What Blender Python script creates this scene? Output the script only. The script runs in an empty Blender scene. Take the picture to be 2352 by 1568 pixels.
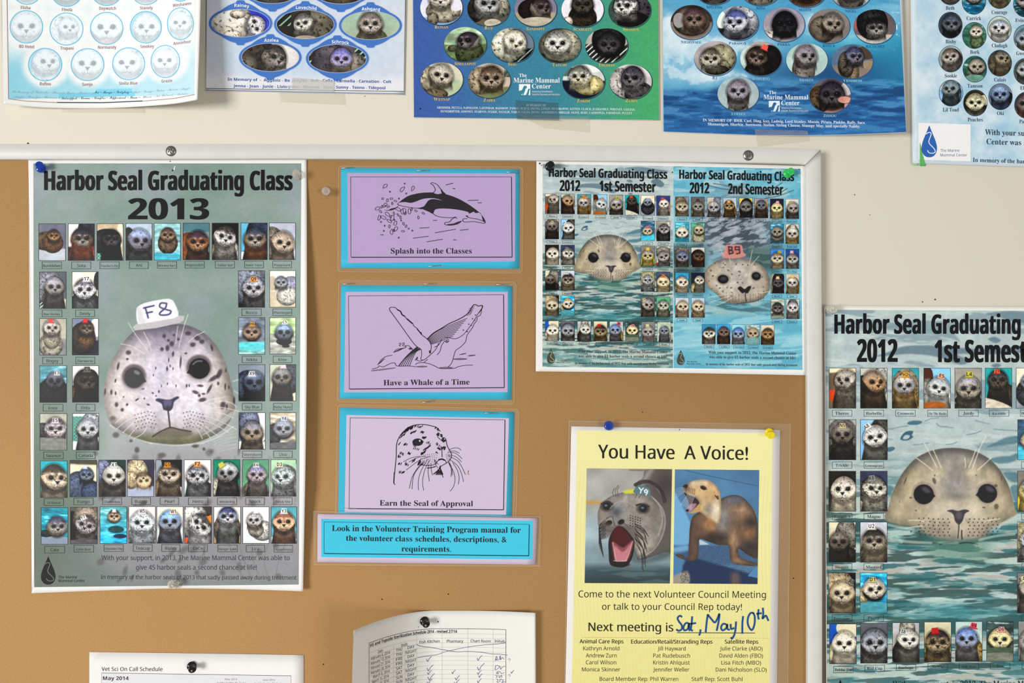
import bpy, bmesh, math, random
import numpy as np
from mathutils import Vector, Matrix
from mathutils.geometry import tessellate_polygon

# ------------------------------------------------------------------ camera, light, exposure
SCN = bpy.context.scene
COL = SCN.collection
FW, FH = 2352.0, 1568.0
MM = 0.00045                       # metres on the wall for one photo pixel
DIST = 0.85                        # lens to wall
EYE = 1.5                          # lens height

cam_d = bpy.data.cameras.new('camera')
cam_d.sensor_width = 36.0
cam_d.lens = 36.0 * DIST / (FW * MM)
cam_d.clip_start = 0.01
cam = bpy.data.objects.new('camera', cam_d)
cam.location = (0, -DIST, EYE)
cam.rotation_euler = (math.pi / 2, 0, 0)
COL.objects.link(cam)
SCN.camera = cam

world = bpy.data.worlds.new('room_light')
SCN.world = world
world.use_nodes = True
wb = world.node_tree.nodes['Background']
wb.inputs['Color'].default_value = (1.0, 0.98, 0.95, 1)
wb.inputs['Strength'].default_value = 0.34

def area(name, loc, aim, sx, sy, power, col):
    d = bpy.data.lights.new(name, 'AREA')
    d.shape = 'RECTANGLE'; d.size = sx; d.size_y = sy; d.energy = power; d.color = col
    o = bpy.data.objects.new(name, d)
    o.location = loc
    o.rotation_euler = (Vector(aim) - Vector(loc)).to_track_quat('-Z', 'Y').to_euler()
    COL.objects.link(o)
    return o
# daylight from large windows far to the left, plus a weak fill lamp added low on the right to brighten that side
area('window_daylight', (-7.4, -8.4, 1.1), (0.0, 0, 1.5), 3.6, 3.4, 1000, (1.0, 1.0, 0.985))
area('right_fill', (4.2, -6.0, 0.5), (0.2, 0, 1.3), 1.8, 1.6, 95, (1.0, 0.95, 0.86))

SCN.view_settings.view_transform = 'Standard'
SCN.view_settings.look = 'None'
SCN.view_settings.gamma = 1.0
SCN.view_settings.use_curve_mapping = False
SCN.view_settings.exposure = 0.0

# ------------------------------------------------------------------ helpers: placing
def W(px, py, h):
    """photo position + height above the wall -> world"""
    px = np.asarray(px, float); py = np.asarray(py, float); h = np.asarray(h, float) + px * 0
    k = MM * (DIST - h) / DIST
    return np.stack([(px - FW / 2) * k, -h, EYE + (FH / 2 - py) * k], -1)

def hexc(s):
    if len(s) == 3: s = ''.join(c * 2 for c in s)
    return np.array([int(s[i:i + 2], 16) / 255 for i in (0, 2, 4)])
def lin(c):
    c = np.asarray(c, float)
    return np.where(c <= .04045, c / 12.92, ((c + .055) / 1.055) ** 2.4)

# ------------------------------------------------------------------ materials
MATS = {}
def new_mat(name):
    m = bpy.data.materials.new(name); m.use_nodes = True
    nt = m.node_tree
    return m, nt, nt.nodes['Principled BSDF']
def ink(code, rough=.5, spec=.12):
    k = ('ink', code, rough)
    if k not in MATS:
        m, nt, p = new_mat('print_' + code)
        p.inputs['Base Color'].default_value = (*lin(hexc(code)), 1)
        p.inputs['Roughness'].default_value = rough
        p.inputs['Specular IOR Level'].default_value = spec
        MATS[k] = m
    return MATS[k]
def picture(rough=.42, spec=.15):
    k = ('pic', rough)
    if k not in MATS:
        m, nt, p = new_mat('printed_picture')
        a = nt.nodes.new('ShaderNodeAttribute'); a.attribute_name = 'Col'
        nt.links.new(a.outputs['Color'], p.inputs['Base Color'])
        p.inputs['Roughness'].default_value = rough
        p.inputs['Specular IOR Level'].default_value = spec
        MATS[k] = m
    return MATS[k]
def paper(code='f0eeea', rough=.5, through=0.0):
    k = ('paper', code, rough, through)
    if k not in MATS:
        m, nt, p = new_mat('paper_' + code)
        tc = nt.nodes.new('ShaderNodeTexCoord')
        n = nt.nodes.new('ShaderNodeTexNoise'); n.inputs['Scale'].default_value = 90
        r = nt.nodes.new('ShaderNodeMixRGB'); r.blend_type = 'MULTIPLY'; r.inputs[0].default_value = .05
        c = (*lin(hexc(code)), 1)
        r.inputs[1].default_value = c
        nt.links.new(tc.outputs['Object'], n.inputs['Vector'])
        nt.links.new(n.outputs['Fac'], r.inputs[2])
        nt.links.new(r.outputs[0], p.inputs['Base Color'])
        p.inputs['Roughness'].default_value = rough
        p.inputs['Specular IOR Level'].default_value = .10
        if through:                                # thin sheet: light from behind shines through
            tr = nt.nodes.new('ShaderNodeBsdfTranslucent'); mx = nt.nodes.new('ShaderNodeMixShader'); mx.inputs[0].default_value = through
            nt.links.new(r.outputs[0], tr.inputs['Color'])
            nt.links.new(p.outputs[0], mx.inputs[1]); nt.links.new(tr.outputs[0], mx.inputs[2])
            nt.links.new(mx.outputs[0], nt.nodes['Material Output'].inputs['Surface'])
        MATS[k] = m
    return MATS[k]
def plastic(name, code, rough=.2, trans=0.0, ior=1.49):
    k = ('pl', name)
    if k not in MATS:
        m, nt, p = new_mat(name)
        p.inputs['Base Color'].default_value = (*lin(hexc(code)), 1)
        p.inputs['Roughness'].default_value = rough
        p.inputs['Transmission Weight'].default_value = trans
        p.inputs['IOR'].default_value = ior
        MATS[k] = m
    return MATS[k]
def metal(name, code, rough):
    k = ('me', name)
    if k not in MATS:
        m, nt, p = new_mat(name)
        p.inputs['Base Color'].default_value = (*lin(hexc(code)), 1)
        p.inputs['Metallic'].default_value = 1
        p.inputs['Roughness'].default_value = rough
        MATS[k] = m
    return MATS[k]
def film(name, code, cover, gloss=.08, rough=.12):
    """clear plastic film: mostly lets through what lies behind, a little tint, a little gloss"""
    k = ('film', name)
    if k not in MATS:
        m = bpy.data.materials.new(name); m.use_nodes = True
        nt = m.node_tree; nt.nodes.clear()
        out = nt.nodes.new('ShaderNodeOutputMaterial')
        tr = nt.nodes.new('ShaderNodeBsdfTransparent')
        di = nt.nodes.new('ShaderNodeBsdfDiffuse'); di.inputs['Color'].default_value = (*lin(hexc(code)), 1)
        gl = nt.nodes.new('ShaderNodeBsdfGlossy'); gl.inputs['Roughness'].default_value = rough
        nz = nt.nodes.new('ShaderNodeTexNoise'); nz.inputs['Scale'].default_value = 45
        mr = nt.nodes.new('ShaderNodeMapRange'); mr.inputs['To Min'].default_value = cover * .75; mr.inputs['To Max'].default_value = cover * 1.25
        tc = nt.nodes.new('ShaderNodeTexCoord')
        nt.links.new(tc.outputs['Object'], nz.inputs['Vector'])
        nt.links.new(nz.outputs['Fac'], mr.inputs['Value'])
        m1 = nt.nodes.new('ShaderNodeMixShader'); m2 = nt.nodes.new('ShaderNodeMixShader')
        nt.links.new(mr.outputs[0], m1.inputs[0]); nt.links.new(tr.outputs[0], m1.inputs[1]); nt.links.new(di.outputs[0], m1.inputs[2])
        m2.inputs[0].default_value = gloss
        nt.links.new(m1.outputs[0], m2.inputs[1]); nt.links.new(gl.outputs[0], m2.inputs[2])
        nt.links.new(m2.outputs[0], out.inputs['Surface'])
        MATS[k] = m
    return MATS[k]

# ------------------------------------------------------------------ helpers: objects
def tag(o, label=None, cat=None, group=None, kind=None):
    if label: o['label'] = label
    if cat: o['category'] = cat
    if group: o['group'] = group
    if kind: o['kind'] = kind
    return o
def thing(name, label, cat, loc, group=None):
    o = bpy.data.objects.new(name, None)
    o.empty_display_size = .01
    o.location = loc
    COL.objects.link(o)
    return tag(o, label, cat, group)
def mesh_obj(name, V, F, mat, parent=None, col=None, smooth=False):
    """V world positions (n,3); F list of index lists, or an int array (m,k)"""
    V = np.asarray(V, float).reshape(-1, 3)
    me = bpy.data.meshes.new(name)
    o = bpy.data.objects.new(name, me)
    COL.objects.link(o)
    base = np.zeros(3)
    p = parent
    while p is not None:
        base = base + np.array(p.location); p = p.parent
    if parent is not None: o.parent = parent
    else:
        base = (V.min(0) + V.max(0)) / 2
        o.location = base
    V = V - base
    if isinstance(F, np.ndarray) and F.ndim == 2:
        cnt = np.full(len(F), F.shape[1], np.int32); idx = F.astype(np.int32).ravel()
    else:
        cnt = np.array([len(f) for f in F], np.int32); idx = np.concatenate([np.asarray(f, np.int32) for f in F])
    me.vertices.add(len(V)); me.vertices.foreach_set('co', V.astype(np.float32).ravel())
    me.loops.add(len(idx)); me.loops.foreach_set('vertex_index', idx)
    me.polygons.add(len(cnt))
    st = np.concatenate([[0], np.cumsum(cnt)[:-1]]).astype(np.int32)
    me.polygons.foreach_set('loop_start', st)
    if smooth: me.polygons.foreach_set('use_smooth', np.ones(len(cnt), bool))
    me.update(calc_edges=True)
    if col is not None:
        at = me.color_attributes.new('Col', 'BYTE_COLOR', 'POINT')
        c = np.ones((len(V), 4), np.float32); c[:, :3] = np.clip(col, 0, 1)
        at.data.foreach_set('color_srgb', c.ravel())
    me.materials.append(mat)
    return o
def grid_faces(n, m, off=0):
    """n rows, m columns, row 0 at the top; faces look at the room"""
    i = np.arange(n * m).reshape(n, m) + off
    return np.stack([i[1:, :-1], i[1:, 1:], i[:-1, 1:], i[:-1, :-1]], -1).reshape(-1, 4)
class Bag:
    """gathers flat pieces in photo coordinates that end up as one mesh"""
    def __init__(s): s.v = []; s.f = []; s.z = []; s.n = 0
    def add(s, v, f, dz=0.0):
        v = np.asarray(v, float).reshape(-1, 2)
        s.v.append(v); s.z.append(np.full(len(v), dz))
        s.f += [[int(i) + s.n for i in q] for q in f]
        s.n += len(v)
    def rect(s, x0, y0, x1, y1): s.add([(x0, y1), (x1, y1), (x1, y0), (x0, y0)], [(0, 1, 2, 3)])
    def quad(s, a, b, c, d): s.add([a, b, c, d], [(3, 2, 1, 0)])        # clockwise from top left
    def frame(s, x0, y0, x1, y1, w):
        s.rect(x0, y0, x1, y0 + w); s.rect(x0, y1 - w, x1, y1); s.rect(x0, y0 + w, x0 + w, y1 - w); s.rect(x1 - w, y0 + w, x1, y1 - w)
    def qframe(s, q, w):
        """outline of a quad, clockwise from top left"""
        q = [np.array(p, float) for p in q]; c = sum(q) / 4
        inn = []
        for k in range(4):
            a = q[k]; d1 = q[(k + 1) % 4] - a; d0 = q[k - 1] - a
            inn.append(a + w * d1 / np.linalg.norm(d1) + w * d0 / np.linalg.norm(d0))
        for k in range(4):
            j = (k + 1) % 4
            s.quad(q[k], q[j], inn[j], inn[k])
    def poly(s, pts, smooth=0):
        pts = np.asarray(pts, float)
        if smooth: pts = spline(pts, smooth, True)
        tri = tessellate_polygon([[Vector((p[0], -p[1], 0)) for p in pts]])
        out = []
        for t in tri:
            a, b, c = (pts[i] for i in t)
            cr = (b[0] - a[0]) * -(c[1] - a[1]) + (b[1] - a[1]) * (c[0] - a[0])
            out.append(t if cr > 0 else (t[0], t[2], t[1]))
        s.add(pts, out)
    def ring(s, cx, cy, rx, ry, w, n=56):
        a = np.linspace(0, 2 * math.pi, n, endpoint=False)
        o = np.stack([cx + rx * np.cos(a), cy + ry * np.sin(a)], -1)
        i = np.stack([cx + (rx - w) * np.cos(a), cy + (ry - w) * np.sin(a)], -1)
        f = []
        for k in range(n):
            j = (k + 1) % n
            f.append((k, n + k, n + j, j))
        s.add(np.concatenate([o, i]), f)
    def disc(s, cx, cy, rx, ry=None, n=20):
        a = np.linspace(0, 2 * math.pi, n, endpoint=False)
        s.add(np.stack([cx + rx * np.cos(a), cy - (ry or rx) * np.sin(a)], -1), [list(range(n))])
    def line(s, pts, w, smooth=0, taper=False, closed=False):
        pts = np.asarray(pts, float)
        if smooth: pts = spline(pts, smooth, closed)
        if closed and not smooth: pts = np.concatenate([pts, pts[:1]])
        if closed and smooth: pts = np.concatenate([pts, pts[:1]])
        t = np.gradient(pts, axis=0)
        t /= np.maximum(np.linalg.norm(t, axis=1, keepdims=True), 1e-9)
        nrm = np.stack([t[:, 1], -t[:, 0]], -1)
        ww = np.full(len(pts), w / 2.0)
        if taper: ww = ww * (1 - .8 * np.abs(np.linspace(0 if taper == 'end' else -1, 1, len(pts))) ** 1.5)
        a = pts + nrm * ww[:, None]; b = pts - nrm * ww[:, None]
        n = len(pts)
        # (a is left of travel on screen) keep faces turned to the room
        s.add(np.concatenate([a, b]), [(n + k, n + k + 1, k + 1, k) for k in range(n - 1)])
def spline(pts, per, closed=False):
    pts = np.asarray(pts, float); n = len(pts); out = []
    rng = range(n) if closed else range(n - 1)
    for k in rng:
        if closed: p0, p1, p2, p3 = pts[k - 1], pts[k], pts[(k + 1) % n], pts[(k + 2) % n]
        else: p0, p1, p2, p3 = pts[max(k - 1, 0)], pts[k], pts[k + 1], pts[min(k + 2, n - 1)]
        for t in np.linspace(0, 1, per, endpoint=False):
            out.append(.5 * (2 * p1 + (p2 - p0) * t + (2 * p0 - 5 * p1 + 4 * p2 - p3) * t * t + (3 * p1 - p0 - 3 * p2 + p3) * t ** 3))
    if not closed: out.append(pts[-1])
    return np.array(out)

# ------------------------------------------------------------------ sheets of paper
STEP = 6e-5
def smooth_interp(xs, ys):
    xs = np.array(xs, float); ys = np.array(ys, float)
    return lambda x: np.interp(x, xs, ys)
class Sheet:
    """A sheet hanging on the wall. top / bottom: polylines of photo points along the two edges.
    zf(px, py): height of the face above the wall; pre: flat paper position -> photo position."""
    def __init__(s, name, label, cat, top, bottom, z=.0012, zf=None, mat=None, n=60, m=60, group=None, right=None, pre=None, thick=.0004, part='sheet'):
        s.zf = zf or (lambda x, y: np.asarray(x, float) * 0 + z)
        s.pre = pre
        top = np.array(top, float); bottom = np.array(bottom, float)
        u = np.linspace(0, 1, m)
        def along(p):
            if len(p) > 2: p = spline(p, 12)
            d = np.concatenate([[0], np.cumsum(np.hypot(*np.diff(p, axis=0).T))]); d /= d[-1]
            return np.stack([np.interp(u, d, p[:, 0]), np.interp(u, d, p[:, 1])], -1)
        T, B = along(top), along(bottom)
        v = np.linspace(0, 1, n)[:, None, None]
        P = T[None] * (1 - v) + B[None] * v
        if right:
            P[:, :, 0] += right(v[:, :, 0]) * u[None] ** 4
        s.P = P
        X, Y = P[..., 0].ravel(), P[..., 1].ravel()
        h = s.h(X, Y, 0)
        Fr = W(X, Y, h); Bk = Fr + np.array([0, thick, 0])
        N = n * m
        F = grid_faces(n, m); Fb = grid_faces(n, m, N)[:, ::-1]
        idx = np.arange(N).reshape(n, m)
        rim = np.concatenate([idx[0, :], idx[1:, -1], idx[-1, -2::-1], idx[-2:0, 0]])
        nx = np.roll(rim, -1)
        S = np.stack([rim, nx, nx + N, rim + N], -1)
        c = W(P[..., 0].mean(), P[..., 1].mean(), h.mean())
        s.root = thing(name, label, cat, c, group)
        mesh_obj(part, np.concatenate([Fr, Bk]), np.concatenate([F, Fb, S]), mat or paper(), s.root, smooth=False)
    def h(s, X, Y, layer):
        return s.zf(X, Y) + layer * STEP
    def place(s, xy, layer):
        xy = np.asarray(xy, float)
        x, y = xy[..., 0], xy[..., 1]
        if s.pre: x, y = s.pre(x, y)
        return W(x, y, s.h(x, y, layer))
    def put(s, name, bag, mat, layer=4, parent=None):
        if not bag.v: return None
        return mesh_obj(name, s.place(np.concatenate(bag.v), layer + np.concatenate(bag.z)), bag.f, mat, parent or s.root)
    def fill(s, name, quad, mat, layer, n=2, m=2):
        """a flat printed colour field over a quad (clockwise from top left)"""
        a, b, c, d = (np.array(q, float) for q in quad)
        u = np.linspace(0, 1, m)[None, :, None]; v = np.linspace(0, 1, n)[:, None, None]
        P = (a * (1 - u) + b * u) * (1 - v) + (d * (1 - u) + c * u) * v
        return mesh_obj(name, s.place(P.reshape(-1, 2), layer), grid_faces(n, m), mat, s.root)
    def paint(s, name, quad, fn, layer=2, step=1.0, oval=False, mat=None, parent=None, label=None):
        """a printed picture over a quad; fn(canvas) paints it. canvas x in 0..1, y in 0..aspect"""
        a, b, c, d = (np.array(q, float) for q in quad)
        w = (np.linalg.norm(b - a) + np.linalg.norm(c - d)) / 2; hh = (np.linalg.norm(d - a) + np.linalg.norm(c - b)) / 2
        m = max(6, int(round(w / step)) + 1); n = max(6, int(round(hh / step)) + 1)
        u, v = np.meshgrid(np.linspace(0, 1, m), np.linspace(0, 1, n))
        if oval:
            uu, vv = u * 2 - 1, v * 2 - 1
            u = (uu * np.sqrt(1 - vv * vv / 2) + 1) / 2; v = (vv * np.sqrt(1 - uu * uu / 2) + 1) / 2
        P = (a * (1 - u[..., None]) + b * u[..., None]) * (1 - v[..., None]) + (d * (1 - u[..., None]) + c * u[..., None]) * v[..., None]
        cv = Canvas(u.ravel(), v.ravel() * hh / w, hh / w, step / w)
        fn(cv)
        o = mesh_obj(name, s.place(P.reshape(-1, 2), layer), grid_faces(n, m), mat or picture(), parent or s.root, col=cv.c)
        if label: o['label'] = label
        return o
    def text(s, bag, t, font, x, yb, cap, width=None, anchor='c', slope=0.0, squeeze=1.0, arc=0.0, maxw=None, bold=0.0, turn=0.0):
        """one line of type added to a bag; x is centre/left/right by anchor; yb baseline; cap height; all in photo pixels"""
        V, F, w = glyphs(t, font)
        k = cap
        wx = w * k * squeeze if width is None else width
        if maxw and wx > maxw: wx = maxw
        sx = wx / max(w, 1e-6)
        x0 = x - wx / 2 if anchor == 'c' else (x if anchor == 'l' else x - wx)
        X = x0 + V[:, 0] * sx; Y = yb - V[:, 1] * k
        Y = Y + slope * (X - x) + arc * ((X - x) / max(wx / 2, 1e-6)) ** 2
        if turn:
            c, n = math.cos(turn), math.sin(turn); u, v = X - x, Y - yb
            X, Y = x + u * c - v * n, yb + u * n + v * c
        bag.add(np.stack([X, Y], -1), F)
        if bold:                                   # heavier type: the same line struck again beside itself
            for o, dz in ((-bold * .5, .2), (bold * .5, .4), (-bold, .6), (bold, .8)): bag.add(np.stack([X + o * cap, Y], -1), F, dz)

# ------------------------------------------------------------------ type
FONT_MAP = {'b': (0x1D400, 0x1D41A, 0x1D7CE), 'S': (0x1D5D4, 0x1D5EE, 0x1D7EC), 's': (0x1D5A0, 0x1D5BA, 0x1D7E2),
            'c': (0x1D4D0, 0x1D4EA, 0), 'i': (0x1D468, 0x1D482, 0)}
def mapped(t, font):
    if font not in FONT_MAP: return t
    U, L, D = FONT_MAP[font]; o = ''
    for c in t:
        if 'A' <= c <= 'Z': o += chr(U + ord(c) - 65)
        elif 'a' <= c <= 'z': o += chr(L + ord(c) - 97)
        elif '0' <= c <= '9' and D: o += chr(D + ord(c) - 48)
        else: o += c
    return o
TYPE = {}
def raw_glyphs(t):
    cu = bpy.data.curves.new('type', 'FONT'); cu.body = t; cu.resolution_u = 6
    ob = bpy.data.objects.new('type', cu)
    me = ob.to_mesh()
    V = np.zeros(len(me.vertices) * 3, np.float32); me.vertices.foreach_get('co', V)
    V = V.reshape(-1, 3)[:, :2].astype(float)
    F = [tuple(p.vertices) for p in me.polygons]
    out = []
    for f in F:                                   # faces turned to the room
        a = V[list(f)]
        area2 = sum(a[i - 1][0] * a[i][1] - a[i][0] * a[i - 1][1] for i in range(len(f)))
        out.append(f if area2 > 0 else f[::-1])
    ob.to_mesh_clear()
    bpy.data.objects.remove(ob); bpy.data.curves.remove(cu)
    return V, out
CAPH = {}
def glyphs(t, font):
    k = (t, font)
    if k not in TYPE:
        if font not in CAPH:
            v, _ = raw_glyphs(mapped('H', font)); CAPH[font] = v[:, 1].max()
        V, F = raw_glyphs(mapped(t, font))
        V = V / CAPH[font]
        V[:, 0] -= V[:, 0].min()
        TYPE[k] = (V, F, V[:, 0].max())
    return TYPE[k]

# ------------------------------------------------------------------ painting of printed pictures
RNG = np.random.RandomState(7)
NOISE = RNG.rand(64, 128, 128)
def smoothstep(x, a, b):
    t = np.clip((x - a) / (b - a), 0, 1)
    return t * t * (3 - 2 * t)
class Canvas:
    def __init__(s, x, y, asp, px):
        s.x, s.y, s.asp, s.px = x, y, asp, px
        s.c = np.ones((len(x), 3))
    def put(s, a, col):
        if isinstance(col, str): col = hexc(col)
        s.c += np.clip(a, 0, 1)[:, None] * (col - s.c)
    def noise(s, sx, sy=None, seed=0, rot=0.0, x=None, y=None):
        sy = sy or sx
        x = s.x if x is None else x; y = s.y if y is None else y
        if rot:
            c, n = math.cos(rot), math.sin(rot); x, y = x * c + y * n, -x * n + y * c
        X = x / sx + 37.3 * seed; Y = y / sy + 11.7 * seed
        xi = np.floor(X).astype(int); yi = np.floor(Y).astype(int)
        fx = X - xi; fy = Y - yi
        fx = fx * fx * (3 - 2 * fx); fy = fy * fy * (3 - 2 * fy)
        N = NOISE[seed % 64]
        x0, x1, y0, y1 = xi % 128, (xi + 1) % 128, yi % 128, (yi + 1) % 128
        return (N[y0, x0] * (1 - fx) + N[y0, x1] * fx) * (1 - fy) + (N[y1, x0] * (1 - fx) + N[y1, x1] * fx) * fy
    def fbm(s, sx, sy=None, seed=0, rot=0.0, oct=3, x=None, y=None):
        sy = sy or sx; t = 0; a = 1; tot = 0
        for k in range(oct):
            t = t + a * s.noise(sx / 2 ** k, sy / 2 ** k, seed + k, rot, x, y); tot += a; a *= .55
        return t / tot
    def d_ell(s, cx, cy, rx, ry, rot=0.0):
        x, y = s.x - cx, s.y - cy
        if rot:
            c, n = math.cos(rot), math.sin(rot); x, y = x * c + y * n, -x * n + y * c
        return np.sqrt((x / rx) ** 2 + (y / ry) ** 2)
    def ell(s, cx, cy, rx, ry, col, rot=0.0, soft=None, op=1.0):
        d = s.d_ell(cx, cy, rx, ry, rot)
        sf = soft if soft is not None else 1.5 * s.px / min(rx, ry)
        a = np.clip((1 - d) / max(sf, 1e-4) + .5, 0, 1) * op
        s.put(a, col); return a
    def sd_poly(s, pts):
        """signed distance, negative inside; only computed near the shape"""
        P = np.asarray(pts, float); Q = np.roll(P, -1, 0)
        x, y = s.x, s.y
        D = np.full(len(x), 9.0); inside = np.zeros(len(x), bool)
        for (ax, ay), (bx, by) in zip(P, Q):
            ex, ey = bx - ax, by - ay
            t = np.clip(((x - ax) * ex + (y - ay) * ey) / (ex * ex + ey * ey + 1e-12), 0, 1)
            D = np.minimum(D, (x - ax - t * ex) ** 2 + (y - ay - t * ey) ** 2)
            cr = (ay > y) != (by > y)
            if abs(ey) > 1e-12:
                inside ^= cr & (x < ex * (y - ay) / ey + ax)
        D = np.sqrt(D)
        return np.where(inside, -D, D)
    def poly(s, pts, col, soft=None, smooth=6, op=1.0):
        if smooth: pts = spline(pts, smooth, True)
        sf = soft if soft is not None else 1.2 * s.px
        a = np.clip(.5 - s.sd_poly(pts) / sf, 0, 1) * op
        s.put(a, col); return a
    def line(s, pts, w, col, op=1.0, smooth=5, soft=None):
        P = spline(pts, smooth) if smooth and len(pts) > 2 else np.asarray(pts, float)
        D = np.full(len(s.x), 9.0)
        lo, hi = P.min(0) - 3 * w - 3 * s.px, P.max(0) + 3 * w + 3 * s.px
        sel = np.where((s.x > lo[0]) & (s.x < hi[0]) & (s.y > lo[1]) & (s.y < hi[1]))[0]
        if not len(sel): return
        x, y = s.x[sel], s.y[sel]; d = np.full(len(sel), 9.0)
        for (ax, ay), (bx, by) in zip(P[:-1], P[1:]):
            ex, ey = bx - ax, by - ay
            t = np.clip(((x - ax) * ex + (y - ay) * ey) / (ex * ex + ey * ey + 1e-12), 0, 1)
            d = np.minimum(d, (x - ax - t * ex) ** 2 + (y - ay - t * ey) ** 2)
        d = np.sqrt(d)
        sf = soft or s.px
        a = np.clip(.5 + (w / 2 - d) / sf, 0, 1) * op * min(1, w / s.px * 1.2)
        if isinstance(col, str): col = hexc(col)
        s.c[sel] += a[:, None] * (col - s.c[sel])
    def grain(s, amt, seed=3):
        k = max(s.px * 1.5, .004)
        n = s.noise(k, k, seed) * .6 + s.noise(k * 3, k * 3, seed + 1) * .4 - .5
        s.c *= (1 + amt * 2 * n)[:, None]

def water(cv, light, dark, mid, sc=.35, seed=1, amt=.5, stretch=4.0, a=None):
    n = cv.fbm(sc, sc / stretch, seed, .06, 4)
    c = hexc(mid) + (np.clip((n - .5) * 4, -1, 1))[:, None] * np.where((n > .5)[:, None], hexc(light) - hexc(mid), hexc(mid) - hexc(dark))
    if a is None: cv.c += amt * (c - cv.c)
    else: cv.c += (a * amt)[:, None] * (c - cv.c)

def seal(cv, hx, hy, r, fur='998', crown='665', muz='bba', chin='776', yaw=0.0, rot=0.0, spots=.12, tagp=None, seed=1, tall=1.06, shut=False, dark_eye='060507', whisk=1.0, neck=(8, 9)):
    """a seal's face seen from the front or turned by yaw"""
    fur, crown, muz, chin = (hexc(q) for q in (fur, crown, muz, chin))
    ca, sa = math.cos(rot), math.sin(rot)
    dx, dy = cv.x - hx, cv.y - hy
    a = (dx * ca + dy * sa) / r; b = (-dx * sa + dy * ca) / r
    P = lambda u, v: (hx + r * (u * ca - v * sa), hy + r * (u * sa + v * ca))
    soft = max(1.5 * cv.px / r, .03)
    wide = 1 + .07 * np.exp(-((b - .3) / .4) ** 2) - .05 * smoothstep(-b, .3, .9)
    d = np.sqrt((a / wide) ** 2 + (b / tall) ** 2)
    n1 = cv.fbm(.36, .28, seed, .5, 3, a, b); n2 = cv.fbm(.14, .09, seed + 5, .7, 2, a, b)
    n3 = cv.noise(.07, .045, seed + 9, .9, a, b)
    if neck:                                               # throat and chest under the head
        X, Y = dx / r, dy / r
        hw = .93 + .26 * smoothstep(Y, .5, 2.4)
        dn = np.abs(X - .06 * yaw) / hw
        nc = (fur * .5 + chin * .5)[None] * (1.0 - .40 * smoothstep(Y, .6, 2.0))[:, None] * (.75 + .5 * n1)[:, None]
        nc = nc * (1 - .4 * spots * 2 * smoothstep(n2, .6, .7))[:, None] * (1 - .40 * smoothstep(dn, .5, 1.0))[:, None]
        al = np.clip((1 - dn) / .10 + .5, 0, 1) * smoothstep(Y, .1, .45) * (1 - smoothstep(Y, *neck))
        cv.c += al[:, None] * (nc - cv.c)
    ss = soft * (1 + (9 if neck else 1) * smoothstep(b, .45, .95))
    head = np.clip((1 - d) / ss + .5, 0, 1)
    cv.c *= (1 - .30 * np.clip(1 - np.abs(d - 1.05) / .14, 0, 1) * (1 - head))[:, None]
    c = np.broadcast_to(fur, (len(a), 3)).copy()
    def mix(al, q):
        nonlocal c
        c = c + np.clip(al, 0, 1)[:, None] * (q - c)
    y0 = yaw * .45
    mix(smoothstep(-b + .3 * (n1 - .5), .15, .62) * .95, crown)
    mix(np.exp(-((a - y0) / .17) ** 2) * smoothstep(-b, -.30, .25) * .65, crown)
    ex = .41 * (1 - .18 * abs(yaw)); ey = -.06
    for sg in (-1, 1):                                     # pale brows and cheeks
        mix(.75 * np.exp(-(((a - yaw * .5 - sg * ex * .72) / .17) ** 2 + ((b - ey + .24) / .11) ** 2)), muz * 1.06)
        mix(.55 * np.exp(-(((a - yaw * .5 - sg * ex * 1.15) / .22) ** 2 + ((b - ey - .28) / .14) ** 2)), muz)
    mix(.85 * np.exp(-((a - yaw * .64) / .46) ** 4 - ((b - .42) / .30) ** 4), muz)
    mix(.5 * np.exp(-((a - yaw * .6) / .13) ** 2 - ((b - .12) / .18) ** 2), muz)
    mix(.9 * smoothstep(b + .25 * ((a - yaw * .6) / .6) ** 2, .72, .95), chin * .85)
    if spots:
        m = smoothstep(n2, .70 - spots * .42, .84 - spots * .38)
        mix(m * .66 * (1 - .6 * np.exp(-((a - yaw * .62) / .4) ** 2 - ((b - .4) / .3) ** 2)), crown * .55)
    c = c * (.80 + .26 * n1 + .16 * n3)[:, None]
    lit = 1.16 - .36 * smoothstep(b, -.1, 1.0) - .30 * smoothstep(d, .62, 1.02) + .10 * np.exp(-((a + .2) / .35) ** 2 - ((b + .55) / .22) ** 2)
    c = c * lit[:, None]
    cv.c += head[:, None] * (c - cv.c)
    mx, my = yaw * .68, .45
    for sg in (-1, 1):                                     # shade under the whisker pads, whisker spots
        q = P(mx + sg * .24, my + .22); cv.ell(*q, r * .22, r * .07, muz * .45, rot, 1.0, .5)
        if cv.px / r < .06:
            for i in range(3):
                for j in range(4): cv.ell(*P(mx + sg * (.15 + .085 * j), my - .02 + .075 * i + .02 * j), r * .018, r * .018, '2a2624', op=.65)
    for sg in (-1, 1):
        far = (sg * yaw > 0)
        wx = .165 * (1 - (.5 * abs(yaw) if far else 0)); wy = .155
        q = P(yaw * .5 + sg * ex, ey)
        cv.ell(*q, r * wx * 1.6, r * wy * 1.5, fur * .42, rot, .9, .8)
        if shut: cv.line([P(yaw * .5 + sg * ex - .13, ey), P(yaw * .5 + sg * ex, ey + .04), P(yaw * .5 + sg * ex + .13, ey - .01)], r * .06, '120f10')
        else:
            cv.ell(*q, r * wx, r * wy, dark_eye, rot, .35)
            cv.line([q, P(yaw * .5 + sg * ex - sg * wx * 1.25, ey + .10)], r * .06, dark_eye, .8, 0)
            cv.ell(q[0] - r * .04, q[1] - r * .055, r * .04, r * .032, '9aa0ac', 0, .9, .75)
    nx, ny = yaw * .80, .27                                # nose, lip
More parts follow.
